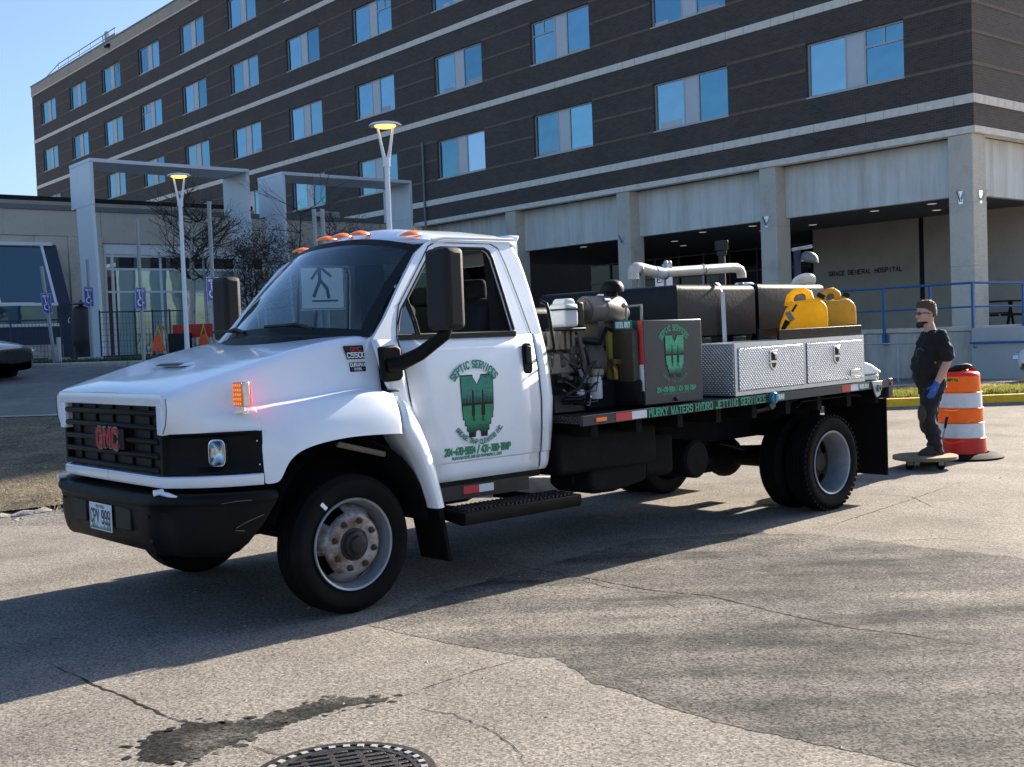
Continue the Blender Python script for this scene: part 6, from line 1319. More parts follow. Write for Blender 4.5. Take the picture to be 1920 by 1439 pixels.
# tread plate toolbox
TB = thing('toolbox', 'aluminium tread plate toolbox with two doors along the bed edge', 'toolbox', 'T', (-4.35, .95, zt_(-4.35)))
za, zb2 = zd(-3.44)+.012, zd(-5.26)+.010
def tbox(x0, x1, y0, y1, lo, hi, nm, m, par, bev=.006):
    mb = MB(); vs = []
    for x in (x0, x1):
        l0 = lerp(za, zb2, (x+3.44)/(-1.82)); vs += [(x, y0, l0+lo), (x, y1, l0+lo), (x, y1, l0+hi), (x, y0, l0+hi)]
    mb.add(vs, [(0,1,2,3),(7,6,5,4),(0,4,5,1),(1,5,6,2),(2,6,7,3),(3,7,4,0)]); return build(mb, nm, m, par, bevel=bev)
tbox(-3.44, -5.265, .70, 1.185, 0, .405, 'toolbox_body', 'alu', TB)
tbox(-3.44, -5.265, 1.1855, 1.194, .0, .03, 'bottom_frame', 'aluframe', TB, 0); tbox(-3.44, -5.265, 1.1855, 1.194, .37, .405, 'top_frame', 'aluframe', TB, 0)
for a, b in ((-3.44, -3.475), (-4.345, -4.385), (-5.235, -5.265)): tbox(a, b, 1.1856, 1.1942, .031, .369, 'upright_frame', 'aluframe', TB, 0)
for a, b in ((-3.482, -4.335), (-4.395, -5.225)):
    d = tbox(a, b, 1.186, 1.203, .036, .364, 'toolbox_door', 'alu', TB, .004)
    xc = lerp(a, b, .52); zc = lerp(za, zb2, (xc+3.44)/(-1.82))+.255
    mb = MB(); mb.prism([(xc+.047, zc+.075), (xc-.047, zc+.075), (xc-.047, zc-.05), (xc, zc-.085), (xc+.047, zc-.05)], 'y', 1.2035, 1.208); l_ = build(mb, 'latch', 'chrome', d, bevel=.003)
    mb = MB(); mb.prism([(xc+.036, zc+.062), (xc-.036, zc+.062), (xc-.036, zc-.005), (xc+.036, zc-.005)], 'y', 1.2082, 1.2095); build(mb, 'latch_recess', 'black', l_)
    mb = MB(); mb.prism([(xc+.020, zc+.062), (xc-.024, zc+.055), (xc-.02, zc+.01), (xc-.005, zc+.005), (xc-.008, zc+.04), (xc+.015, zc+.045)], 'y', 1.2098, 1.218); build(mb, 'latch_handle', 'aluframe', l_, bevel=.002)
    mb = MB(); mb.prism([(xc+.03, zc-.022), (xc-.03, zc-.022), (xc-.02, zc-.055), (xc, zc-.065), (xc+.02, zc-.055)], 'y', 1.2082, 1.2105); build(mb, 'lock', 'darkmetal', l_)
mb = MB(); zc = lerp(za, zb2, (-5.10+3.44)/(-1.82))+.085; mb.box(-5.03, -5.17, 1.2032, 1.209, zc-.03, zc+.03); bd = build(mb, 'maker_badge', 'chrome', TB, bevel=.006); mb = MB(); mb.box(-5.045, -5.14, 1.2092, 1.211, zc-.012, zc+.012); build(mb, 'badge_inset', 'plate', bd)
# tray on the toolbox top
tbox(-4.38, -5.265, .72, .74, .407, .50, 'tray_back', 'darkmetal', TB, 0); tbox(-4.05, -5.265, 1.155, 1.175, .407, .49, 'tray_front', 'black_plastic', TB, .004); tbox(-5.245, -5.265, .741, 1.154, .407, .50, 'tray_end', 'slate', TB, 0)
# jerry cans
def can(cx, cy, z, rz, body, label, strap, W2=.20, tk=.10, flip=1):
    t = thing('jerry_can', label, 'jerry can', 'T', (cx, cy, z), 'yellow jerry cans', rz); OFF[t.as_pointer()] = (0, 0, 0)
    # local: x = broad face normal, y = width (to the right as seen is -y), z up
    prof_ = [(-W2, .0), (W2, .0), (W2+.006, .12), (W2+.002, .215), (W2-.02, .255), (W2-.07, .292), (W2-.12, .296), (.03, .285), (-.05, .28), (-.10, .275), (-W2+.055, .20), (-W2+.012, .09)]
    mb = MB(); mb.prism([(-flip*a, b) for a, b in prof_], 'x', -tk, tk); b_ = build(mb, 'can_body', body, t, bevel=.03, seg=4)
    mb = MB(); mb.tube([(0, flip*.115, .24), (0, flip*.10, .32), (0, flip*.06, .36), (0, flip*-.01, .372), (0, flip*-.055, .345), (0, flip*-.07, .27)], [.04, .033, .027, .026, .029, .038], 12); build(mb, 'can_handle', body, b_, smooth=60)
    mb = MB(); P0 = Vector((0, -flip*.13, .272)); d = Vector((.0, -flip*.5, .85)).normalized(); mb.tube([P0, P0+d*.035], .034, 14); build(mb, 'can_neck', body, b_, smooth=40)
    mb = MB(); mb.tube([P0+d*.03, P0+d*.07], .036, 14); build(mb, 'can_cap', 'black', b_, smooth=40)
    if strap:
        mb = MB(); mb.ribbon([(0, flip*.05, .25), (0, flip*.09, .19)], .018, (1, 0, 0), tk+.003); mb.ribbon([(0, flip*.125, .115), (0, flip*.165, .05), (0, flip*.185, .0)], [.05, .035, .016], (1, 0, 0), tk+.003); s_ = build(mb, 'strap', 'black', b_)
        mb = MB(); mb.obox((tk+.010, flip*.108, .152), (1,0,0), (0, .85, .5), (0, -.5, .85), .008, .022, .042); build(mb, 'strap_buckle', 'chain', s_, bevel=.004)
    return t
tz = lerp(za, zb2, .72)+.44
can(-4.745, .93, tz, R(36), 'yellowcan', 'clean yellow jerry can with a black strap buckle on the toolbox', True, flip=-1)
can(-5.20, .93, tz, R(70), 'oldcan', 'dirty older yellow jerry can behind the clean one at the bed end', False, .19, .10, -1)
mb = MB(); mb.tube([(-5.45, .75, 1.72), (-5.47, .78, 1.64), (-5.5, .8, 1.58)], .02, 8); mb.sphere((-5.47, .80, 1.60), .02, .02, .02, 8, 6)
solo(mb, 'hose_nozzle', 'black', 'black hose nozzle hanging behind the older yellow can', 'nozzle', 'T', (-5.46, .78, 1.58))
# white cover on the bed tail
mb = MB(); zt = zd(-5.45); mb.prism([(-5.285, zt+.155), (-5.30, zt+.175), (-5.40, zt+.15), (-5.56, zt+.085), (-5.57, zt+.065), (-5.30, zt+.06)], 'y', .92, 1.18); wc = solo(mb, 'hose_cover', 'white', 'white plastic cover lying on the bed tail behind the toolbox', 'cover', 'T', (-5.42, .93, zt+.06), bevel=.012)
mb = MB(); mb.box(-5.30, -5.56, .95, 1.16, zt+.004, zt+.058); solo(mb, 'pallet_box', 'galv', 'small metal box under the white cover at the bed tail', 'box', 'T', (-5.42, .94, zt), bevel=.012)

# ================================================================== traffic barrel
bp_ = gpt(1803, 858); BA = thing('traffic_barrel', 'orange and white striped traffic barrel with black rubber base behind the man', 'barrel', base=tuple(bp_)); o_ = (bp_.x, bp_.y, 0)
def band(r0, r1, z0, z1, m, nm):
    mb = MB(); mb.lathe([(r0-.012, z0+.001), (r0, z0+.006), (r1, z1-.006), (r1-.012, z1-.001)], 40, o_); return build(mb, nm, m, BA, smooth=40)
mb = MB(); mb.lathe([(.455, .0), (.455, .022), (.38, .055), (.30, .065), (.28, .03)], 40, o_); build(mb, 'rubber_base', 'rubber', BA, smooth=40)
band(.275, .262, .06, .235, 'orangered', 'barrel_foot'); band(.258, .250, .237, .41, 'reflwhite', 'white_stripe'); band(.246, .240, .412, .575, 'orange', 'orange_stripe'); band(.236, .230, .577, .755, 'reflwhite', 'white_stripe'); band(.226, .216, .757, .935, 'orange', 'orange_stripe')
mb = MB(); mb.lathe([(.218, .936), (.214, .962), (.19, .985), (.10, .992), (.001, .994)], 40, o_); build(mb, 'barrel_top', 'orangered', BA, smooth=40)
for z, r in ((.236, .262), (.411, .25), (.576, .24), (.756, .23)): mb = MB(); mb.lathe([(r, z-.006), (r+.010, z), (r, z+.006)], 40, o_); build(mb, 'ridge', 'orange', BA, smooth=60)
mb = MB(); cz = .98; pts_ = [(bp_.x-.16, bp_.y-.02, cz+.02), (bp_.x-.05, bp_.y-.03, cz+.06), (bp_.x+.08, bp_.y-.03, cz+.085), (bp_.x+.13, bp_.y-.02, cz+.08)]; mb.tube(pts_, [.02, .05, .045, .015], 10); mb.v = [(x, y, cz+(z-cz)*.8) for x, y, z in mb.v]
solo(mb, 'work_gloves', 'black', 'black leather work gloves lying on top of the traffic barrel', 'gloves', base=(bp_.x, bp_.y, cz), smooth=60)
mb = MB(); mb.tube([(bp_.x+.08, bp_.y, .985), (bp_.x+.08, bp_.y+.12, 1.06), (bp_.x+.19, bp_.y+.02, .985)], .025, 8); build(mb, 'barrel_handle', 'orangered', BA, smooth=50)
ang = math.atan2(-bp_.y, -bp_.x)
def barrel_pt(a, z, r): return Vector((bp_.x+r*math.cos(a), bp_.y+r*math.sin(a), z))
mb = MB(); rows = [[barrel_pt(ang-.75+i*.09, z, .2255-(z-.80)*.055) for i in range(9)] for z in (.88, .925)]; mb.grid(rows); build(mb, 'sticker', 'stickered', BA)
mb = MB(); text(mb, 'HOSPITAL', .026, lambda x, y: barrel_pt(ang-.39+x/.225, .889+y, .2268-(.089+y)*.055), lambda x, y: Vector((math.cos(ang-.39+x/.225), math.sin(ang-.39+x/.225), 0)), 1.3, gap=1.3, xs=.85, off=.001); build(mb, 'sticker_text', 'black', BA)
# ================================================================== round dolly with casters
dp = gpt(1735, 878); dp.z = 0; DL = thing('dolly', 'round wooden dolly on casters under the foot of the man', 'dolly', base=tuple(dp))
mb = MB(); mb.lathe([(.001, .10), (.33, .10), (.335, .105), (.335, .135), (.33, .14), (.001, .142)], 40, (dp.x, dp.y, 0)); build(mb, 'round_board', 'wood', DL, smooth=30)
for k in range(4):
    a = R(25+k*90); cx, cy = dp.x+.22*math.cos(a), dp.y+.22*math.sin(a); mb = MB(); mb.lathe([(.001, -.018), (.04, -.018), (.045, -.01), (.045, .01), (.04, .018), (.001, .018)], 16, (cx, cy, .045), 'y'); c_ = build(mb, 'caster', 'rubber', DL, smooth=40); mb = MB(); mb.box(cx-.03, cx+.03, cy-.026, cy-.02, .05, .1); mb.box(cx-.03, cx+.03, cy+.02, cy+.026, .05, .1); build(mb, 'caster_fork', 'chain', c_)
hb = Vector((dp.x+.16, dp.y+.02, .142)); mb = MB(); mb.tube([hb, hb+Vector((.07, .0, .28))], .006, 8); solo_o = solo(mb, 'pry_bar', 'chain', 'thin steel pry bar with black grip standing on the dolly', 'tool', base=tuple(hb)); mb = MB(); mb.tube([hb+Vector((.07, 0, .28)), hb+Vector((.095, 0, .40))], [.014, .016], 10); build(mb, 'grip', 'black', solo_o, smooth=40)
# ================================================================== street lamps, signs, bin, fences
def gz(x, y): return terr(x, y)
def lamp(x, y, ztop, label, lean=0):
    z0 = gz(x, y); L = thing('street_lamp', label, 'street lamp', base=(x, y, z0), group='lit street lamps'); OFF[L.as_pointer()] = (x, y, z0)
    zh = ztop-.62; mb = MB(); mb.tube([(x, y, z0), (x, y, zh)], [.055, .042], 14); build(mb, 'pole', 'polewhite', L, smooth=40)
    mb = MB(); mb.lathe([(.16, z0), (.16, z0+.02), (.09, z0+.03), (.07, z0+.1)], 20, (x, y, 0)); build(mb, 'base', 'polewhite', L, smooth=40)
    mb = MB(); mb.tube([(x, y, zh-.02), (x, y, zh+.12)], .062, 16); build(mb, 'collar', 'polewhite', L, smooth=40)
    for s in (-1, 1): mb = MB(); mb.tube([(x+s*.03, y, zh+.10), (x+s*.06, y, zh+.25), (x+s*.12, y, ztop-.02)], [.035, .025, .020], 8); build(mb, 'fork', 'polewhite', L, smooth=40)
    mb = MB(); mb.lathe([(.001, ztop+.075), (.10, ztop+.07), (.22, ztop+.045), (.262, ztop+.015), (.262, ztop+.005), (.20, ztop), (.17, ztop+.012), (.001, ztop+.014)], 32, (x, y, 0)); hd = build(mb, 'lamp_head', 'polewhite', L, smooth=35)
    mb = MB(); mb.lathe([(.001, ztop-.025), (.12, ztop-.022), (.165, ztop-.005), (.165, ztop+.011)], 28, (x, y, 0)); build(mb, 'lamp_glass', 'lampglow', hd, smooth=60)
lamp(-6.99, 25, 5.30, 'lit white forked street lamp standing in front of the annex shopfront')
lamp(-1.85, 18.4, 4.98, 'taller looking lit forked street lamp rising behind the cab roof')
def perforated(par, p0, p1, w_=.045):
    p0, p1 = Vector(p0), Vector(p1); d = (p1-p0).normalized(); mb = MB(); rgt = Vector((1, 0, 0)); nrm = d.cross(rgt).normalized()
    for a, o_ in ((w_/2, 0),): mb.obox((p0+p1)/2, rgt, nrm, d, .030, .006, (p1-p0).length/2)
    for sgn in (-1, 1): mb.obox((p0+p1)/2+rgt*sgn*.027+nrm*-.018, rgt, nrm, d, .004, .018, (p1-p0).length/2)
    po = build(mb, 'post', 'galv', par); mb = MB(); n = int((p1-p0).length/.05)
    for k in range(n):
        c = p0+d*(k+.5)*.05; c = c-nrm*-.0065; q = [c+rgt*.006*math.cos(a)+d*.006*math.sin(a) for a in (0, 1.05, 2.1, 3.14, 4.19, 5.24)]; mb.add(q, [(0,1,2,3,4,5)]); 
        c = c-nrm*.0135; q = [c+rgt*.006*math.cos(a)+d*.006*math.sin(a) for a in (0, 1.05, 2.1, 3.14, 4.19, 5.24)]; mb.add(q, [(5,4,3,2,1,0)])
    h_ = build(mb, 'post_holes', 'black', po); h_['kind'] = 'stuff'; return po
def wheelchair(par, o, ax, ay, n, s):
    o, ax, ay = Vector(o), Vector(ax), Vector(ay); f = lambda a, b: o+ax*a*s+ay*b*s; mb = MB()
    mb.ribbon([f(-.06, .42), f(-.05, .20), f(.10, .19)], .05*s*1.6, n, .001); mb.ribbon([f(-.055, .10), f(.14, .08), f(.24, -.16), f(.32, -.13)], .05*s*1.5, n, .0014)
    mb.ribbon([f(.02+.22*math.cos(a)-.04, -.12+.20*math.sin(a)) for a in [R(115+i*20) for i in range(12)]], .045*s*1.5, n, .0018)
    mb.add([f(-.06+.06*math.cos(a), .50+.06*math.sin(a))+Vector(n)*.001 for a in [2*math.pi*i/10 for i in range(10)]], [tuple(range(10))]); return build(mb, 'symbol', 'white', par)
def psign(x, y, zc, ztop, label, yaw=0, lean=0, w_=.30, h_=.45, flat=1.0):
    z0 = gz(x, y); S = thing('parking_sign', label, 'sign', base=(x, y, z0), group='blue accessible parking signs'); OFF[S.as_pointer()] = (x, y, z0)
    tl = lambda z: x-lean*(z-z0)
    perforated(S, (x, y+.03, z0), (tl(ztop), y+.03, ztop))
    ax = Vector((math.cos(yaw), math.sin(yaw), 0)); n = Vector((math.sin(yaw), -math.cos(yaw), 0)); ay = Vector((-lean, 0, 1)).normalized(); c = Vector((tl(zc), y-.005, zc))
    mb = MB(); mb.obox(c, ax, n, ay, w_/2, .003, h_/2); pl_ = build(mb, 'sign_plate', 'signblue', S, bevel=.002, seg=1)
    f = lambda a, b: c+ax*a+ay*b+n*.0035
    mb = MB(); e = [(-w_/2+.012, -h_/2+.012), (w_/2-.012, -h_/2+.012), (w_/2-.012, h_/2-.012), (-w_/2+.012, h_/2-.012), (-w_/2+.012, -h_/2+.012)]; mb.ribbon([f(*p) for p in e], .006, n, .0006); build(mb, 'sign_border', 'white', pl_)
    wheelchair(pl_, f(-.01, -.045), ax, ay, n, .30); mb = MB(); text(mb, 'RESERVED', .038, planemap(f(0, .135), ax, ay), n, 1.1, gap=1.2, xs=.72, off=.001); build(mb, 'sign_text', 'white', pl_)
psign(-5.28, 20.7, 2.635, 4.20, 'blue accessible parking sign on a tall perforated post beside the far mirror', R(55))
psign(-7.37, 23.2, 2.636, 4.22, 'blue accessible parking sign left of the forked street lamp, in front of the railing', R(62))
psign(-9.42, 26.0, 2.845, 3.69, 'blue accessible parking sign just right of the dark litter bin', R(68))
psign(-9.86, 25.0, 2.69, 3.49, 'blue accessible parking sign on the leaning post left of the bin', R(70), .085)
mb = MB(); mb.tube([(-9.80, 25.1, gz(-9.8, 25.1)), (-9.80, 25.1, 1.95)], .05, 8); solo(mb, 'bollard', 'galv', 'short grey steel stub at the foot of the leaning sign', 'post', base=(-9.8, 25.1, gz(-9.8, 25.1)))
# pedestrian crossing sign seen through the windscreen
px_, py_ = -3.05, 19.0; z0 = gz(px_, py_); PS = thing('crossing_sign', 'white pedestrian crossing sign seen through the windscreen', 'sign', base=(px_, py_, z0)); OFF[PS.as_pointer()] = (px_, py_, z0)
perforated(PS, (px_-.05, py_+.06, z0), (px_-.09, py_+.06, 3.80)); perforated(PS, (px_+.06, py_+.10, z0), (px_+.04, py_+.10, 3.80))
ax = Vector((math.cos(R(14)), math.sin(R(14)), 0)); n = Vector((ax.y, -ax.x, 0)); c = Vector((px_, py_, 2.62)); mb = MB(); mb.obox(c, ax, n, (0,0,1), .36, .004, .48); sp_ = build(mb, 'sign_plate', 'white', PS, bevel=.003, seg=1)
f = lambda a, b: c+ax*a*1.24+Vector((0,0,b*1.27))+n*.005
mb = MB(); mb.ribbon([f(*p) for p in ((-.28, -.36), (.28, -.36), (.28, .36), (-.28, .36), (-.28, -.36))], .012, n, .0006); mb.ribbon([f(-.14, -.26), (f(.20, -.26))], .03, n, .0006)
mb.ribbon([f(-.03, .16), f(-.03, 0), f(-.12, -.21)], .055, n, .0010); mb.ribbon([f(-.02, 0), f(.06, -.10), f(.08, -.23)], .05, n, .0014); mb.ribbon([f(-.03, .17), f(-.14, .02)], .04, n, .0018); mb.ribbon([f(-.01, .17), f(.12, .05)], .04, n, .0022); mb.add([f(-.03+.05*math.cos(a), .25+.05*math.sin(a))+n*.001 for a in [2*math.pi*i/12 for i in range(12)]], [tuple(range(12))]); build(mb, 'symbol', 'black', sp_)
# "not" sign seen through the door window
nx_, ny_ = -1.60, 19.0; z0 = gz(nx_, ny_); NS = thing('traffic_sign', 'small white sign seen through the door window beside the mirror', 'sign', base=(nx_, ny_, z0)); OFF[NS.as_pointer()] = (nx_, ny_, z0)
mb = MB(); mb.tube([(nx_, ny_+.03, z0), (nx_, ny_+.03, 2.5)], .025, 8); build(mb, 'post', 'galv', NS); mb = MB(); mb.box(nx_-.19, nx_+.16, ny_-.004, ny_+.004, 2.06, 2.46); s_ = build(mb, 'sign_plate', 'white', NS); mb = MB(); text(mb, 'NOT', .09, planemap((nx_-.015, ny_-.005, 2.29), (1,0,0), (0,0,1)), (0,-1,0), 1.2, off=.001); text(mb, 'P', .09, planemap((nx_+.08, ny_-.005, 2.12), (1,0,0), (0,0,1)), (0,-1,0), 1.2, off=.001); build(mb, 'sign_text', 'black', s_)
# EN sign behind the tank
ES = thing('entrance_sign', 'small white sign lettered EN behind the white pipe', 'sign', base=(2.14, 16, 0)); mb = MB(); mb.tube([(2.14, 16.03, 0), (2.14, 16.03, 2.44)], .025, 8); build(mb, 'post', 'galv', ES); mb = MB(); mb.box(2.03, 2.27, 15.995, 16.005, 2.20, 2.44); s_ = build(mb, 'sign_plate', 'white', ES); mb = MB(); text(mb, 'EN', .07, planemap((2.115, 15.994, 2.255), (1,0,0), (0,0,1)), (0,-1,0), 1.0, off=.001); build(mb, 'sign_text', 'black', s_)
# post with floodlight and vent stack behind the truck
FL = thing('floodlight_post', 'dark steel post with a grey floodlight head behind the jerry cans', 'light post', base=(5.0, 20, 0)); mb = MB(); mb.box(4.95, 5.05, 19.95, 20.05, 0, 2.92); build(mb, 'post', 'navyframe', FL); mb = MB(); mb.tube([(4.9, 19.95, 2.90), (5.25, 19.95, 2.95)], .03, 8); mb.tube([(5.05, 19.95, 2.72), (5.1, 19.95, 2.72)], .03, 8); build(mb, 'arm', 'galv', FL); mb = MB(); mb.lathe([(.001, .10), (.07, .095), (.13, .05), (.15, -.02), (.15, -.06), (.13, -.065), (.001, -.05)], 20, (0, 0, 0)); mb.v = [(5.19+x, 19.9+y-.2*z, 2.75+z-.25*x) for x, y, z in mb.v]; build(mb, 'lamp_head', 'flash', FL, smooth=50)
VS = thing('vent_post', 'dark capped steel post rising behind the white pipe', 'post', base=(3.33, 18, 0)); mb = MB(); mb.tube([(3.33, 18, 0), (3.33, 18, 2.80)], .055, 10); build(mb, 'post', 'darkmetal', VS, smooth=40); mb = MB(); mb.box(3.24, 3.42, 17.92, 18.08, 2.801, 2.95); mb.box(3.26, 3.40, 17.94, 18.06, 2.72, 2.799); build(mb, 'cap', 'darkmetal', VS, bevel=.01)
# litter bin
bxx, byy = -9.76, 26.4; z0 = gz(bxx, byy)-.05; BN = thing('litter_bin', 'tall dark litter bin with a flat hat lid by the parking signs', 'litter bin', base=(bxx, byy, z0)); OFF[BN.as_pointer()] = (bxx, byy, z0)
mb = MB(); mb.lathe([(.17, z0), (.175, z0+.40), (.21, z0+.46), (.225, z0+.60), (.225, z0+1.10), (.20, z0+1.24), (.13, z0+1.32), (.10, z0+1.33)], 28, (bxx, byy, 0)); build(mb, 'bin_body', 'bin', BN, smooth=40)
mb = MB(); mb.lathe([(.05, z0+1.33), (.05, z0+1.36), (.22, z0+1.37), (.225, z0+1.38), (.10, z0+1.41), (.03, z0+1.42), (.02, z0+1.47), (.001, z0+1.475)], 28, (bxx, byy, 0)); build(mb, 'bin_lid', 'bin', BN, smooth=40)
mb = MB(); mb.tube([(bxx-.22, byy-.1, z0+1.08), (bxx-.25, byy-.12, z0+1.02), (bxx-.24, byy-.12, z0+.95), (bxx-.22, byy-.1, z0+.97)], .012, 6); build(mb, 'bin_latch', 'chrome', BN)
# mesh fence and railing
def fence(name, label, pts_, h_, npan, m, cat):
    z = gz(*pts_[0]); Fn = thing(name, label, cat, base=(pts_[0][0], pts_[0][1], z)); OFF[Fn.as_pointer()] = (pts_[0][0], pts_[0][1], z)
    for (a, b) in zip(pts_, pts_[1:]):
        for i in range(npan+1):
            t = i/npan; x, y = lerp(a[0], b[0], t), lerp(a[1], b[1], t); zz = gz(x, y); mb = MB(); mb.tube([(x, y, zz), (x, y, zz+h_+.05)], .028, 6); build(mb, 'post', m, Fn)
        z1, z2 = gz(*a), gz(*b)
        for hh in (.08, h_): mb = MB(); mb.tube([(a[0], a[1], z1+hh), (b[0], b[1], z2+hh)], .02, 6); build(mb, 'rail', m, Fn)
        mb = MB(); nb_ = int(math.hypot(b[0]-a[0], b[1]-a[1])/.09)
        for i in range(1, nb_): t = i/nb_; x, y = lerp(a[0], b[0], t), lerp(a[1], b[1], t); zz = lerp(z1, z2, t); mb.tube([(x, y, zz+.08), (x, y, zz+h_)], .006, 4, False)
        for k in range(1, 8): mb.tube([(a[0], a[1], z1+h_*k/8), (b[0], b[1], z2+h_*k/8)], .005, 4, False)
        q = build(mb, 'mesh_panel', m, Fn); q['kind'] = 'stuff'
fence('mesh_fence', 'green wire mesh fence below the sloped bay window', [(-17, 30.0), (-12.1, 31.2)], 1.12, 4, 'navyframe', 'fence')
fence('metal_railing', 'dark steel railing in front of the shopfront glazing', [(-11.75, 33.2), (-9.6, 34.4)], 1.35, 5, 'navyframe', 'railing')
# folded barricades and a black box between them
def aframe(x, y, label):
    z = gz(x, y); t = thing('barricade', label, 'barricade', base=(x, y, z), group='orange folding barricades'); OFF[t.as_pointer()] = (x, y, z)
    for s in (-1, 1):
        mb = MB(); mb.tube([(x+s*.22, y, z), (x, y, z+.82)], .022, 6); build(mb, 'leg', mat('barricade_leg', (.55, .30, .06), .6), t)
        mb = MB(); mb.tube([(x+s*.22, y+.5, z), (x, y+.5, z+.82)], .022, 6); build(mb, 'leg', mat('barricade_leg', (.55, .30, .06), .6), t)
    mb = MB(); mb.prism([(x-.16, z+.18), (x+.16, z+.18), (x+.07, z+.58), (x-.07, z+.58)], 'y', y-.03, y-.01); build(mb, 'orange_panel', mat('barricade_orange', (.85, .10, .02), .5), t)
    mb = MB(); mb.box(x-.02, x+.02, y, y+.5, z+.80, z+.84); build(mb, 'top_rail', mat('barricade_rail', (.5, .28, .08), .6), t)
aframe(-9.10, 29.9, 'orange barricade left of the black crate'); aframe(-8.05, 30.4, 'orange barricade right of the black crate'); 
mb = MB(); z = gz(-8.6, 30); mb.box(-8.85, -8.35, 29.9, 30.35, z, z+.62); bxo = solo(mb, 'utility_crate', 'black', 'black utility crate between the orange barricades', 'crate', base=(-8.6, 30.1, z), bevel=.02)
mb = MB(); mb.box(-8.88, -7.6, 30.45, 30.55, z+.50, z+.85); solo(mb, 'barrier_board', 'orangered', 'orange red barrier board behind the black crate', 'barrier', base=(-8.4, 30.5, z))
# ================================================================== trees
def branch(rg, mbw, p, d, L, r, depth, tips, spread=.55, up=.15, kids=(2, 4)):
    n = 4; pts_ = [p]; q = p.copy(); dd = d.copy()
    for i in range(n):
        dd = (dd+Vector((rg.gauss(0, .13), rg.gauss(0, .13), rg.gauss(0, .10)+up*.12))).normalized(); q = q+dd*L/n; pts_.append(q.copy())
    mbw.tube(pts_, [max(.003, r*(1-.55*i/n)) for i in range(n+1)], 6 if depth > 1 else 4, False)
    if depth == 0: tips.append((pts_[-1], dd)); tips.append((pts_[2], dd)); return
    for k in range(rg.randint(*kids)):
        i = rg.randint(1, n); b = pts_[i]; a = rg.uniform(0, 6.28); side = Vector((math.cos(a), math.sin(a), rg.uniform(-.1, .6))); nd = (dd*(1-spread)+side*spread).normalized()
        branch(rg, mbw, b, nd, L*rg.uniform(.5, .8), max(.003, r*(.65-.1*(4-i)*.5)), depth-1, tips, spread, up, kids)
    branch(rg, mbw, pts_[-1], dd, L*.7, r*.5, depth-1, tips, spread, up, kids)
def tree(name, label, x, y, seed, trunks, h_, r, depth, leaves, bark, lsize=.05, spread=.55, lspread=.25, start=.35):
    rg = random.Random(seed); z = gz(x, y); T = thing(name, label, 'tree', base=(x, y, z), group='leafless trees by the annex'); OFF[T.as_pointer()] = (x, y, z)
    tips = []; cw = MB(); 
    for k in range(trunks):
        tw_ = MB(); b = Vector((x+rg.uniform(-.3, .3)*(trunks > 1), y+rg.uniform(-.3, .3)*(trunks > 1), z)); d = Vector((rg.uniform(-.12, .12), rg.uniform(-.1, .1), 1)).normalized(); pts_ = [b]; q = b.copy()
        for i in range(7): d = (d+Vector((rg.gauss(0, .05), rg.gauss(0, .05), 0))).normalized(); q = q+d*h_/7; pts_.append(q.copy())
        tw_.tube(pts_, [r*(1-.75*i/7) for i in range(8)], 10); build(tw_, 'trunk', bark, T, smooth=60)
        for i in range(2, 8):
            if i/7 < start: continue
            for _ in range(3):
                a = rg.uniform(0, 6.28); branch(rg, cw, pts_[i], Vector((math.cos(a), math.sin(a), rg.uniform(.1, .8))).normalized(), h_*.26*rg.uniform(.6, 1.1), r*.35, depth, tips, spread)
    cr = build(cw, 'crown', 'bark', T)
    lf = MB()
    for _ in range(leaves):
        p, d = rg.choice(tips); p = p+Vector((rg.gauss(0, lspread), rg.gauss(0, lspread), rg.gauss(0, lspread))); a = Vector((rg.gauss(0, 1), rg.gauss(0, 1), rg.gauss(0, 1))).normalized(); b = a.orthogonal().normalized(); s = lsize*rg.uniform(.5, 1.2)
        lf.add([p-a*s*.5, p+b*s*.3, p+a*s*.5, p-b*s*.3], [(0, 1, 2, 3)])
    if leaves: q = build(lf, 'leaves', 'leafdark', cr); q['kind'] = 'stuff'
tree('birch_tree', 'slim pale birch trunks right of the forked lamp', -8.35, 31, 4, 3, 3.6, .06, 2, 500, 'birch', .05, .5, .12, .5)
tree('shrubby_tree', 'dense dark twiggy tree with withered leaves left of the windscreen', -6.85, 31.0, 8, 4, 2.7, .035, 2, 6500, 'bark', .055, .6, .20, .3)
tree('bare_tree', 'bare spreading tree behind the roof marker lamps', -5.35, 31.5, 15, 1, 3.0, .05, 3, 900, 'bark', .04, .55, .12, .5)
tree('bare_tree', 'small bare sapling in front of the right portal', -6.0, 32.5, 21, 1, 3.9, .04, 2, 0, 'bark', .05, .45, .1, .5)

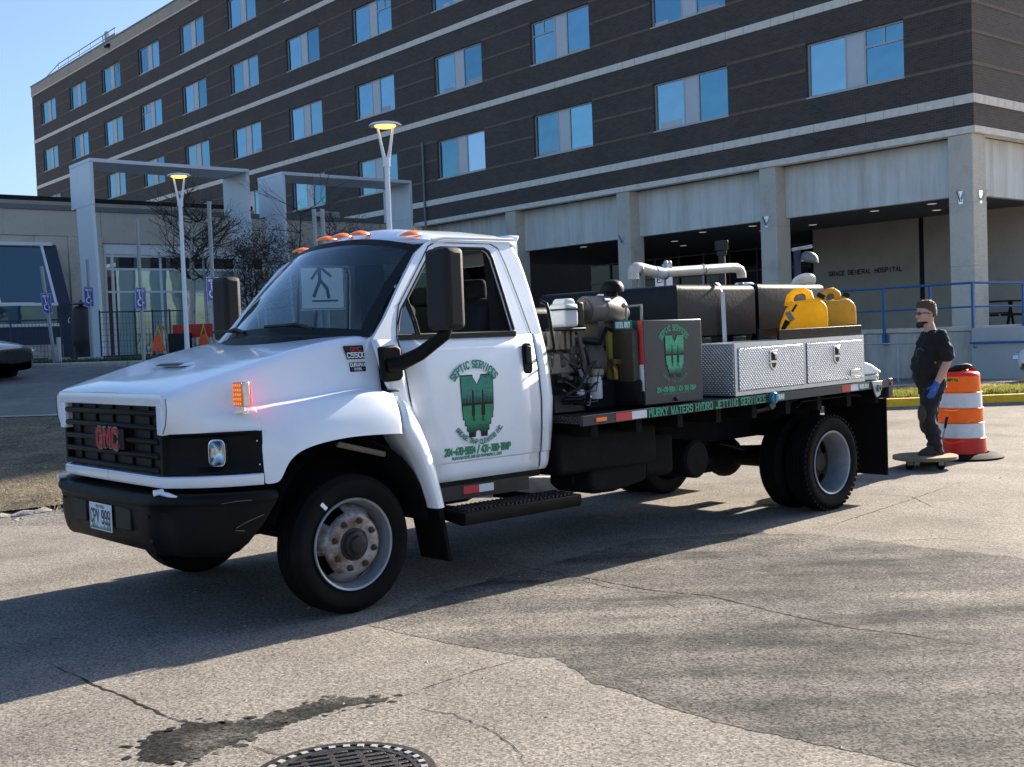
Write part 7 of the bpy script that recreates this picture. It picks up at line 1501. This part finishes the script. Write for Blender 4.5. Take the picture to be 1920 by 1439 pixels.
# ================================================================== parked cars
def car(name, label, x, y, z, yaw, paint, Lc=4.5, Wc=1.8, Hc=1.45, van=False):
    t = thing(name, label, 'van' if van else 'car', base=(x, y, z), rz=yaw); OFF[t.as_pointer()] = (0, 0, 0); hw = Wc/2
    # stations from the nose (x=0) to the tail
    if van: S_ = [(0, .55, .35, .75, .8), (-.15, .95, .25, .98, 1.02), (-.9, 1, .25, 1.15, 1.25), (-1.5, 1, .25, 1.2, 1.9), (-1.9, 1, .25, 1.2, Hc), (-4.6, 1, .25, 1.2, Hc), (-Lc, .96, .3, 1.2, Hc-.03)]
    else: S_ = [(0, .62, .38, .60, .62), (-.06, .82, .30, .66, .70), (-.25, .95, .24, .70, .78), (-.8, 1, .22, .76, .88), (-1.35, 1, .22, .82, .96), (-2.0, 1, .22, .86, Hc-.05), (-2.7, 1, .22, .88, Hc), (-3.5, 1, .22, .90, Hc-.12), (-4.0, .98, .25, .90, 1.0), (-4.35, .93, .30, .85, .95), (-Lc, .80, .40, .78, .82)]
    rows = []
    for xs_, wf, z0, zb_, zt_2 in S_:
        w_ = hw*wf; cab = zt_2-zb_ > .3; tw = w_*(.74 if cab else .86); row = [(w_*.9, z0), (w_, z0+.10), (w_, (z0+zb_)/2), (w_*.985, zb_), (tw+.02*cab, zt_2-.05), (tw*.85, zt_2), (0, zt_2+.015)]
        rows.append([(xs_, y_, zz) for y_, zz in row]+[(xs_, -y_, zz) for y_, zz in reversed(row[:-1])])
    mb = MB(); mb.grid(rows); mb.add(rows[0], [tuple(range(13))]); mb.add(rows[-1], [tuple(range(12, -1, -1))]); bd_ = build(mb, 'car_body', paint, t, sub=2, smooth=60)
    for s in (1, -1):
        for wx in (-.85, -Lc+.9):
            mb = MB(); mb.lathe([(.001, s*(hw+.004)), (.20, s*(hw+.004)), (.22, s*(hw+.012)), (.30, s*(hw+.012)), (.32, s*(hw-.01)), (.32, s*(hw-.2)), (.2, s*(hw-.2))], 28, (wx, 0, .32), 'y'); wh_ = build(mb, 'wheel', 'rubber', t, smooth=40)
            mb = MB(); mb.lathe([(.001, s*(hw+.020)), (.06, s*(hw+.018)), (.19, s*(hw+.010)), (.21, s*(hw+.013))], 20, (wx, 0, .32), 'y'); build(mb, 'rim', 'rimgrey', wh_, smooth=40)
        mb = MB(); mb.prism([(-.04, .50), (-.30, .58), (-.42, .68), (-.30, .70), (-.07, .62)], 'y', s*hw*.70, s*(hw*.955)); build(mb, 'headlight', 'chrome', t, bevel=.02)
        mb = MB(); mb.prism([(-.16, .56), (-.24, .58), (-.26, .64), (-.18, .63)], 'y', s*hw*.72, s*(hw*.965)); build(mb, 'turn_lamp', 'amber', t, bevel=.01)
        if not van:
            mb = MB(); mb.prism([(-1.55, .93), (-3.55, .95), (-3.2, Hc-.10), (-2.15, Hc-.08)], 'y', s*hw*.80, s*hw*.905); build(mb, 'side_glass', 'carglass', t)
        else:
            mb = MB(); mb.prism([(-1.45, 1.25), (-2.4, 1.25), (-2.4, 1.85), (-1.75, 1.85)], 'y', s*hw*.85, s*(hw*.955)); build(mb, 'side_glass', 'carglass', t)
    mb = MB(); mb.box(-.02, -.06, -hw*.5, hw*.5, .40, .52); build(mb, 'grille', 'black', t, bevel=.01)
    return t
gzc = gz(-9.6, 21.6)+.03
car('parked_car', 'black sedan nosing in at the left edge below the bay window', -9.5, 22.1, gzc, R(-12), 'carblack')
car('parked_car', 'white sedan just cut by the right edge beyond the yellow kerb', 11.62, 25.4, gz(11.3, 25.4), R(200), 'carwhite')
car('parked_van', 'white van parked beyond the right edge, casting the blue shadow on the asphalt', 11.2, 19.0, 0, R(200), 'carwhite', 5.4, 2.0, 2.45, True)

# ================================================================== the man
def remeshed(mb, voxel, name, mats, parent, sm=6, label=None):
    me = mesh_from(mb, name); tmp = bpy.data.objects.new('tmp', me); C.objects.link(tmp); md = tmp.modifiers.new('r', 'REMESH'); md.mode = 'VOXEL'; md.voxel_size = voxel; md.use_smooth_shade = True
    s_ = tmp.modifiers.new('s', 'SMOOTH'); s_.iterations = sm; s_.factor = .5
    dg = bpy.context.evaluated_depsgraph_get(); dg.update(); ev = tmp.evaluated_get(dg); m2 = bpy.data.meshes.new_from_object(ev); m2.materials.clear(); m2.name = name; bpy.data.objects.remove(tmp)
    o = bpy.data.objects.new(name, m2); C.objects.link(o); 
    if parent: o.parent = parent
    for m in (mats if isinstance(mats, (list, tuple)) else [mats]): m2.materials.append(MT[m])
    m2.shade_smooth(); return o
def ell(mb, rings, n=20):
    rows = [[(cx+rx*math.cos(2*math.pi*i/n), cy+ry*math.sin(2*math.pi*i/n), z) for i in range(n)] for cx, cy, z, rx, ry in rings]; mb.grid(rows, True); mb.add(rows[0], [tuple(range(n-1, -1, -1))]); mb.add(rows[-1], [tuple(range(n))])
def limb(mb, pts_, rs): mb.tube(pts_, rs, 14); mb.sphere(pts_[0], rs[0], rs[0], rs[0], 12, 8); mb.sphere(pts_[-1], rs[-1], rs[-1], rs[-1], 12, 8)
pp0 = Vector((4.545, 12.48, 0)); PYAW = R(184)
def head(mb):
    ell(mb, [(.045, 0, 1.545, .055, .050), (.055, 0, 1.565, .075, .060), (.058, 0, 1.60, .088, .070), (.055, 0, 1.65, .098, .076), (.050, 0, 1.69, .102, .080), (.045, 0, 1.73, .098, .077), (.04, 0, 1.765, .078, .062), (.04, 0, 1.785, .045, .04)])
    mb.prism([(.145, 1.665), (.172, 1.628), (.165, 1.618), (.14, 1.615)], 'y', -.016, .016)
    mb.sphere((.135, 0, 1.60), .022, .03, .012, 10, 6); mb.sphere((.125, 0, 1.565), .03, .035, .025, 10, 8)
    for s in (1, -1): mb.sphere((.035, s*.080, 1.645), .022, .012, .034, 10, 8)
bm_ = MB(); head(bm_)
ell(bm_, [(.0, 0, 1.44, .075, .10), (.01, 0, 1.47, .062, .064), (.02, 0, 1.53, .058, .057), (.035, 0, 1.58, .055, .052)])
ell(bm_, [(0, 0, .88, .12, .155), (.02, 0, .98, .15, .165), (.035, 0, 1.08, .155, .165), (.02, 0, 1.22, .14, .17), (-.01, 0, 1.35, .12, .185), (-.01, 0, 1.42, .09, .165), (0, 0, 1.46, .06, .09)])
AL = [(-.03, .190, 1.410), (-.055, .235, 1.27), (-.055, .25, 1.14), (.01, .245, 1.00), (.065, .235, .90)]; AR = [(-.03, -.190, 1.410), (-.05, -.235, 1.27), (-.06, -.25, 1.14), (-.05, -.235, 1.00), (-.03, -.22, .90)]
for A_ in (AL, AR): limb(bm_, A_, [.062, .058, .046, .042, .031])
LL = [(0, .095, .92), (.06, .115, .76), (.115, .12, .59), (.075, .12, .42), (.03, .12, .23)]; LR = [(0, -.095, .92), (-.01, -.105, .70), (-.01, -.11, .48), (-.06, -.115, .28), (-.09, -.115, .09)]
for L_ in (LL, LR): limb(bm_, L_, [.09, .080, .060, .056, .042])
for A_ in (AL, AR): p = Vector(A_[-1]); bm_.sphere((p.x+.02, p.y, p.z-.05), .026, .016, .05, 10, 8)
bm_.sphere((.085, .12, .18), .12, .04, .035, 12, 8); bm_.sphere((-.035, -.115, .045), .12, .04, .035, 12, 8)
PR = remeshed(bm_, .010, 'person', 'skin', None, 4); PR.location = pp0; PR.rotation_euler = (0, 0, PYAW)
tag(PR, 'man in black shirt, sunglasses and blue glove standing with a foot on the dolly', 'person')
mb = MB(); ell(mb, [(.02, 0, .86, .150, .175), (.03, 0, .95, .165, .182), (.045, 0, 1.03, .175, .185), (.045, 0, 1.10, .172, .182), (.025, 0, 1.22, .158, .188), (.0, 0, 1.34, .140, .205), (-.005, 0, 1.42, .110, .185), (.0, 0, 1.465, .075, .105), (.008, 0, 1.485, .068, .073)])
for A_ in (AL, AR): limb(mb, A_[:2]+[tuple(lerp(a, b, .55) for a, b in zip(A_[1], A_[2]))], [.074, .074, .076])
sh_ = remeshed(mb, .011, 'shirt', 'shirt', PR, 9)
for v in sh_.data.vertices:
    c = v.co; k = .006*math.sin(c.z*34+c.y*18+c.x*11)+.004*math.sin(c.z*61-c.x*40); 
    if c.z < 1.38: v.co = c+Vector((c.x, c.y, 0)).normalized()*k
from mathutils import noise as _nz
for ob_, a1, a2 in ((sh_, .016, .007),):
    ob_.data.update(); nv = [v.normal.copy() for v in ob_.data.vertices]
    for v, n_ in zip(ob_.data.vertices, nv): v.co += n_*(a1*_nz.noise(Vector((v.co.x*9, v.co.y*9, v.co.z*6)))+a2*_nz.noise(v.co*24))
mb = MB(); o_ = Vector((.165, .075, 1.20))
f = lambda a, b: Vector((.02+.17*math.cos(R(28)+a/.17), .19*math.sin(R(28)+a/.17), 1.17+b)); 
for q in (0, 1): mb.ribbon([f(.05*math.cos(t), (.07 if q == 0 else -.06)+.05*math.sin(t)) for t in [R(20+i*30) for i in range(10)]], .014, (.85, .5, 0), .004)
build(mb, 'shirt_print', mat('faded_print', (.05, .08, .055), .8), PR)
mb = MB(); ell(mb, [(.0, 0, .84, .135, .17), (.01, 0, .92, .148, .172), (.02, 0, .97, .152, .172)])
for L_, hem in ((LL, .215), (LR, .085)):
    limb(mb, L_, [.108, .102, .083, .080, .072]); p = Vector(L_[-1]); mb.tube([p, (p.x+.02, p.y, hem)], [.074, .082], 14)
tr_ = remeshed(mb, .011, 'trousers', 'trousers', PR, 3)
for v in tr_.data.vertices:
    c = v.co; k = .006*math.sin(c.z*52+c.y*30)+.005*math.sin(c.z*90+c.x*35)
    if c.z < .80: v.co = c+Vector((k, k*.4, 0))
tr_.data.update(); nv = [v.normal.copy() for v in tr_.data.vertices]
for v, n_ in zip(tr_.data.vertices, nv): v.co += n_*(.016*_nz.noise(Vector((v.co.x*10, v.co.y*10, v.co.z*14)))+.007*_nz.noise(v.co*30))
mb = MB(); mb.sphere((.175, .125, .59), .045, .075, .105, 14, 10); remeshed(mb, .009, 'knee_pad', 'kneepad', PR, 2); mb = MB(); mb.sphere((.055, -.11, .46), .045, .075, .105, 14, 10); remeshed(mb, .009, 'knee_pad', 'kneepad', PR, 2)
for (fx, fy, fz) in ((.075, .12, .142), (-.045, -.115, .0)):
    mb = MB(); ell(mb, [(fx+.01, fy, fz, .145, .050), (fx+.01, fy, fz+.03, .147, .052), (fx-.0, fy, fz+.06, .12, .048), (fx-.04, fy, fz+.10, .075, .046), (fx-.05, fy, fz+.16, .06, .05)]); remeshed(mb, .009, 'boot', 'boot', PR, 2)
def hand(mb, w0, dn, fw_, sd):
    w0, dn, fw_, sd = Vector(w0), Vector(dn).normalized(), Vector(fw_).normalized(), Vector(sd).normalized()
    mb.tube([w0-dn*.035, w0, w0+dn*.02], [.036, .033, .032], 12)
    c = w0+dn*.055; mb.obox(c, fw_, sd, dn, .038, .015, .045)
    for k, (o_, L_) in enumerate(((.030, .066), (.011, .076), (-.009, .072), (-.028, .056))):
        b = w0+dn*.09+fw_*o_; mid = b+dn*L_*.5+sd*-.004; tip = mid+dn*L_*.42+sd*-.022; mb.tube([b-dn*.02, b, mid, tip], [.0105, .0105, .0098, .008], 10)
    b = w0+dn*.03+fw_*.036; mb.tube([b-fw_*.015, b+fw_*.018+dn*.022, b+fw_*.030+dn*.052-sd*.01], [.0125, .0115, .009], 10)
mb = MB(); p = AL[-1]; hand(mb, p, (.42, -.02, -.9), (.9, 0, .42), (0, 1, 0)); remeshed(mb, .0045, 'glove', 'glove', PR, 2)
mb = MB(); p = AR[-1]; hand(mb, p, (.55, .1, -.83), (.83, 0, .55), (0, -1, 0)); remeshed(mb, .0045, 'glove', 'glove', PR, 2)
mb = MB(); ell(mb, [(.008, 0, 1.625, .070, .074), (.014, 0, 1.66, .078, .082), (.030, 0, 1.70, .096, .084), (.044, 0, 1.728, .106, .084), (.05, 0, 1.758, .104, .079), (.052, 0, 1.785, .086, .066), (.05, 0, 1.803, .05, .042)]); hr_ = remeshed(mb, .008, 'hair', 'hair', PR, 2)
rg = random.Random(2)
for v in hr_.data.vertices:
    if v.co.z > 1.73: v.co += Vector((rg.uniform(-.004, .006), rg.uniform(-.004, .004), rg.uniform(-.003, .008)))
mb = MB(); mb.sphere((.122, 0, 1.552), .040, .046, .030, 14, 10); mb.sphere((.075, 0, 1.568), .066, .064, .022, 14, 10); mb.sphere((.142, 0, 1.610), .016, .032, .008, 10, 6); mb.sphere((.135, 0, 1.528), .026, .03, .026, 10, 8); bd2 = remeshed(mb, .007, 'beard', 'beard', PR, 1)
for v in bd2.data.vertices: v.co += Vector((rg.uniform(-.002, .003), rg.uniform(-.002, .002), rg.uniform(-.003, .002)))
mb = MB()
for s in (1, -1):
    mb.sphere((.148, s*.034, 1.662), .012, .032, .021, 12, 8); mb.tube([(.145, s*.064, 1.668), (.09, s*.085, 1.668), (.03, s*.088, 1.66)], .0045, 6)
mb.tube([(.158, -.01, 1.668), (.158, .01, 1.668)], .004, 6); build(mb, 'sunglasses', 'carblack', PR, smooth=50)
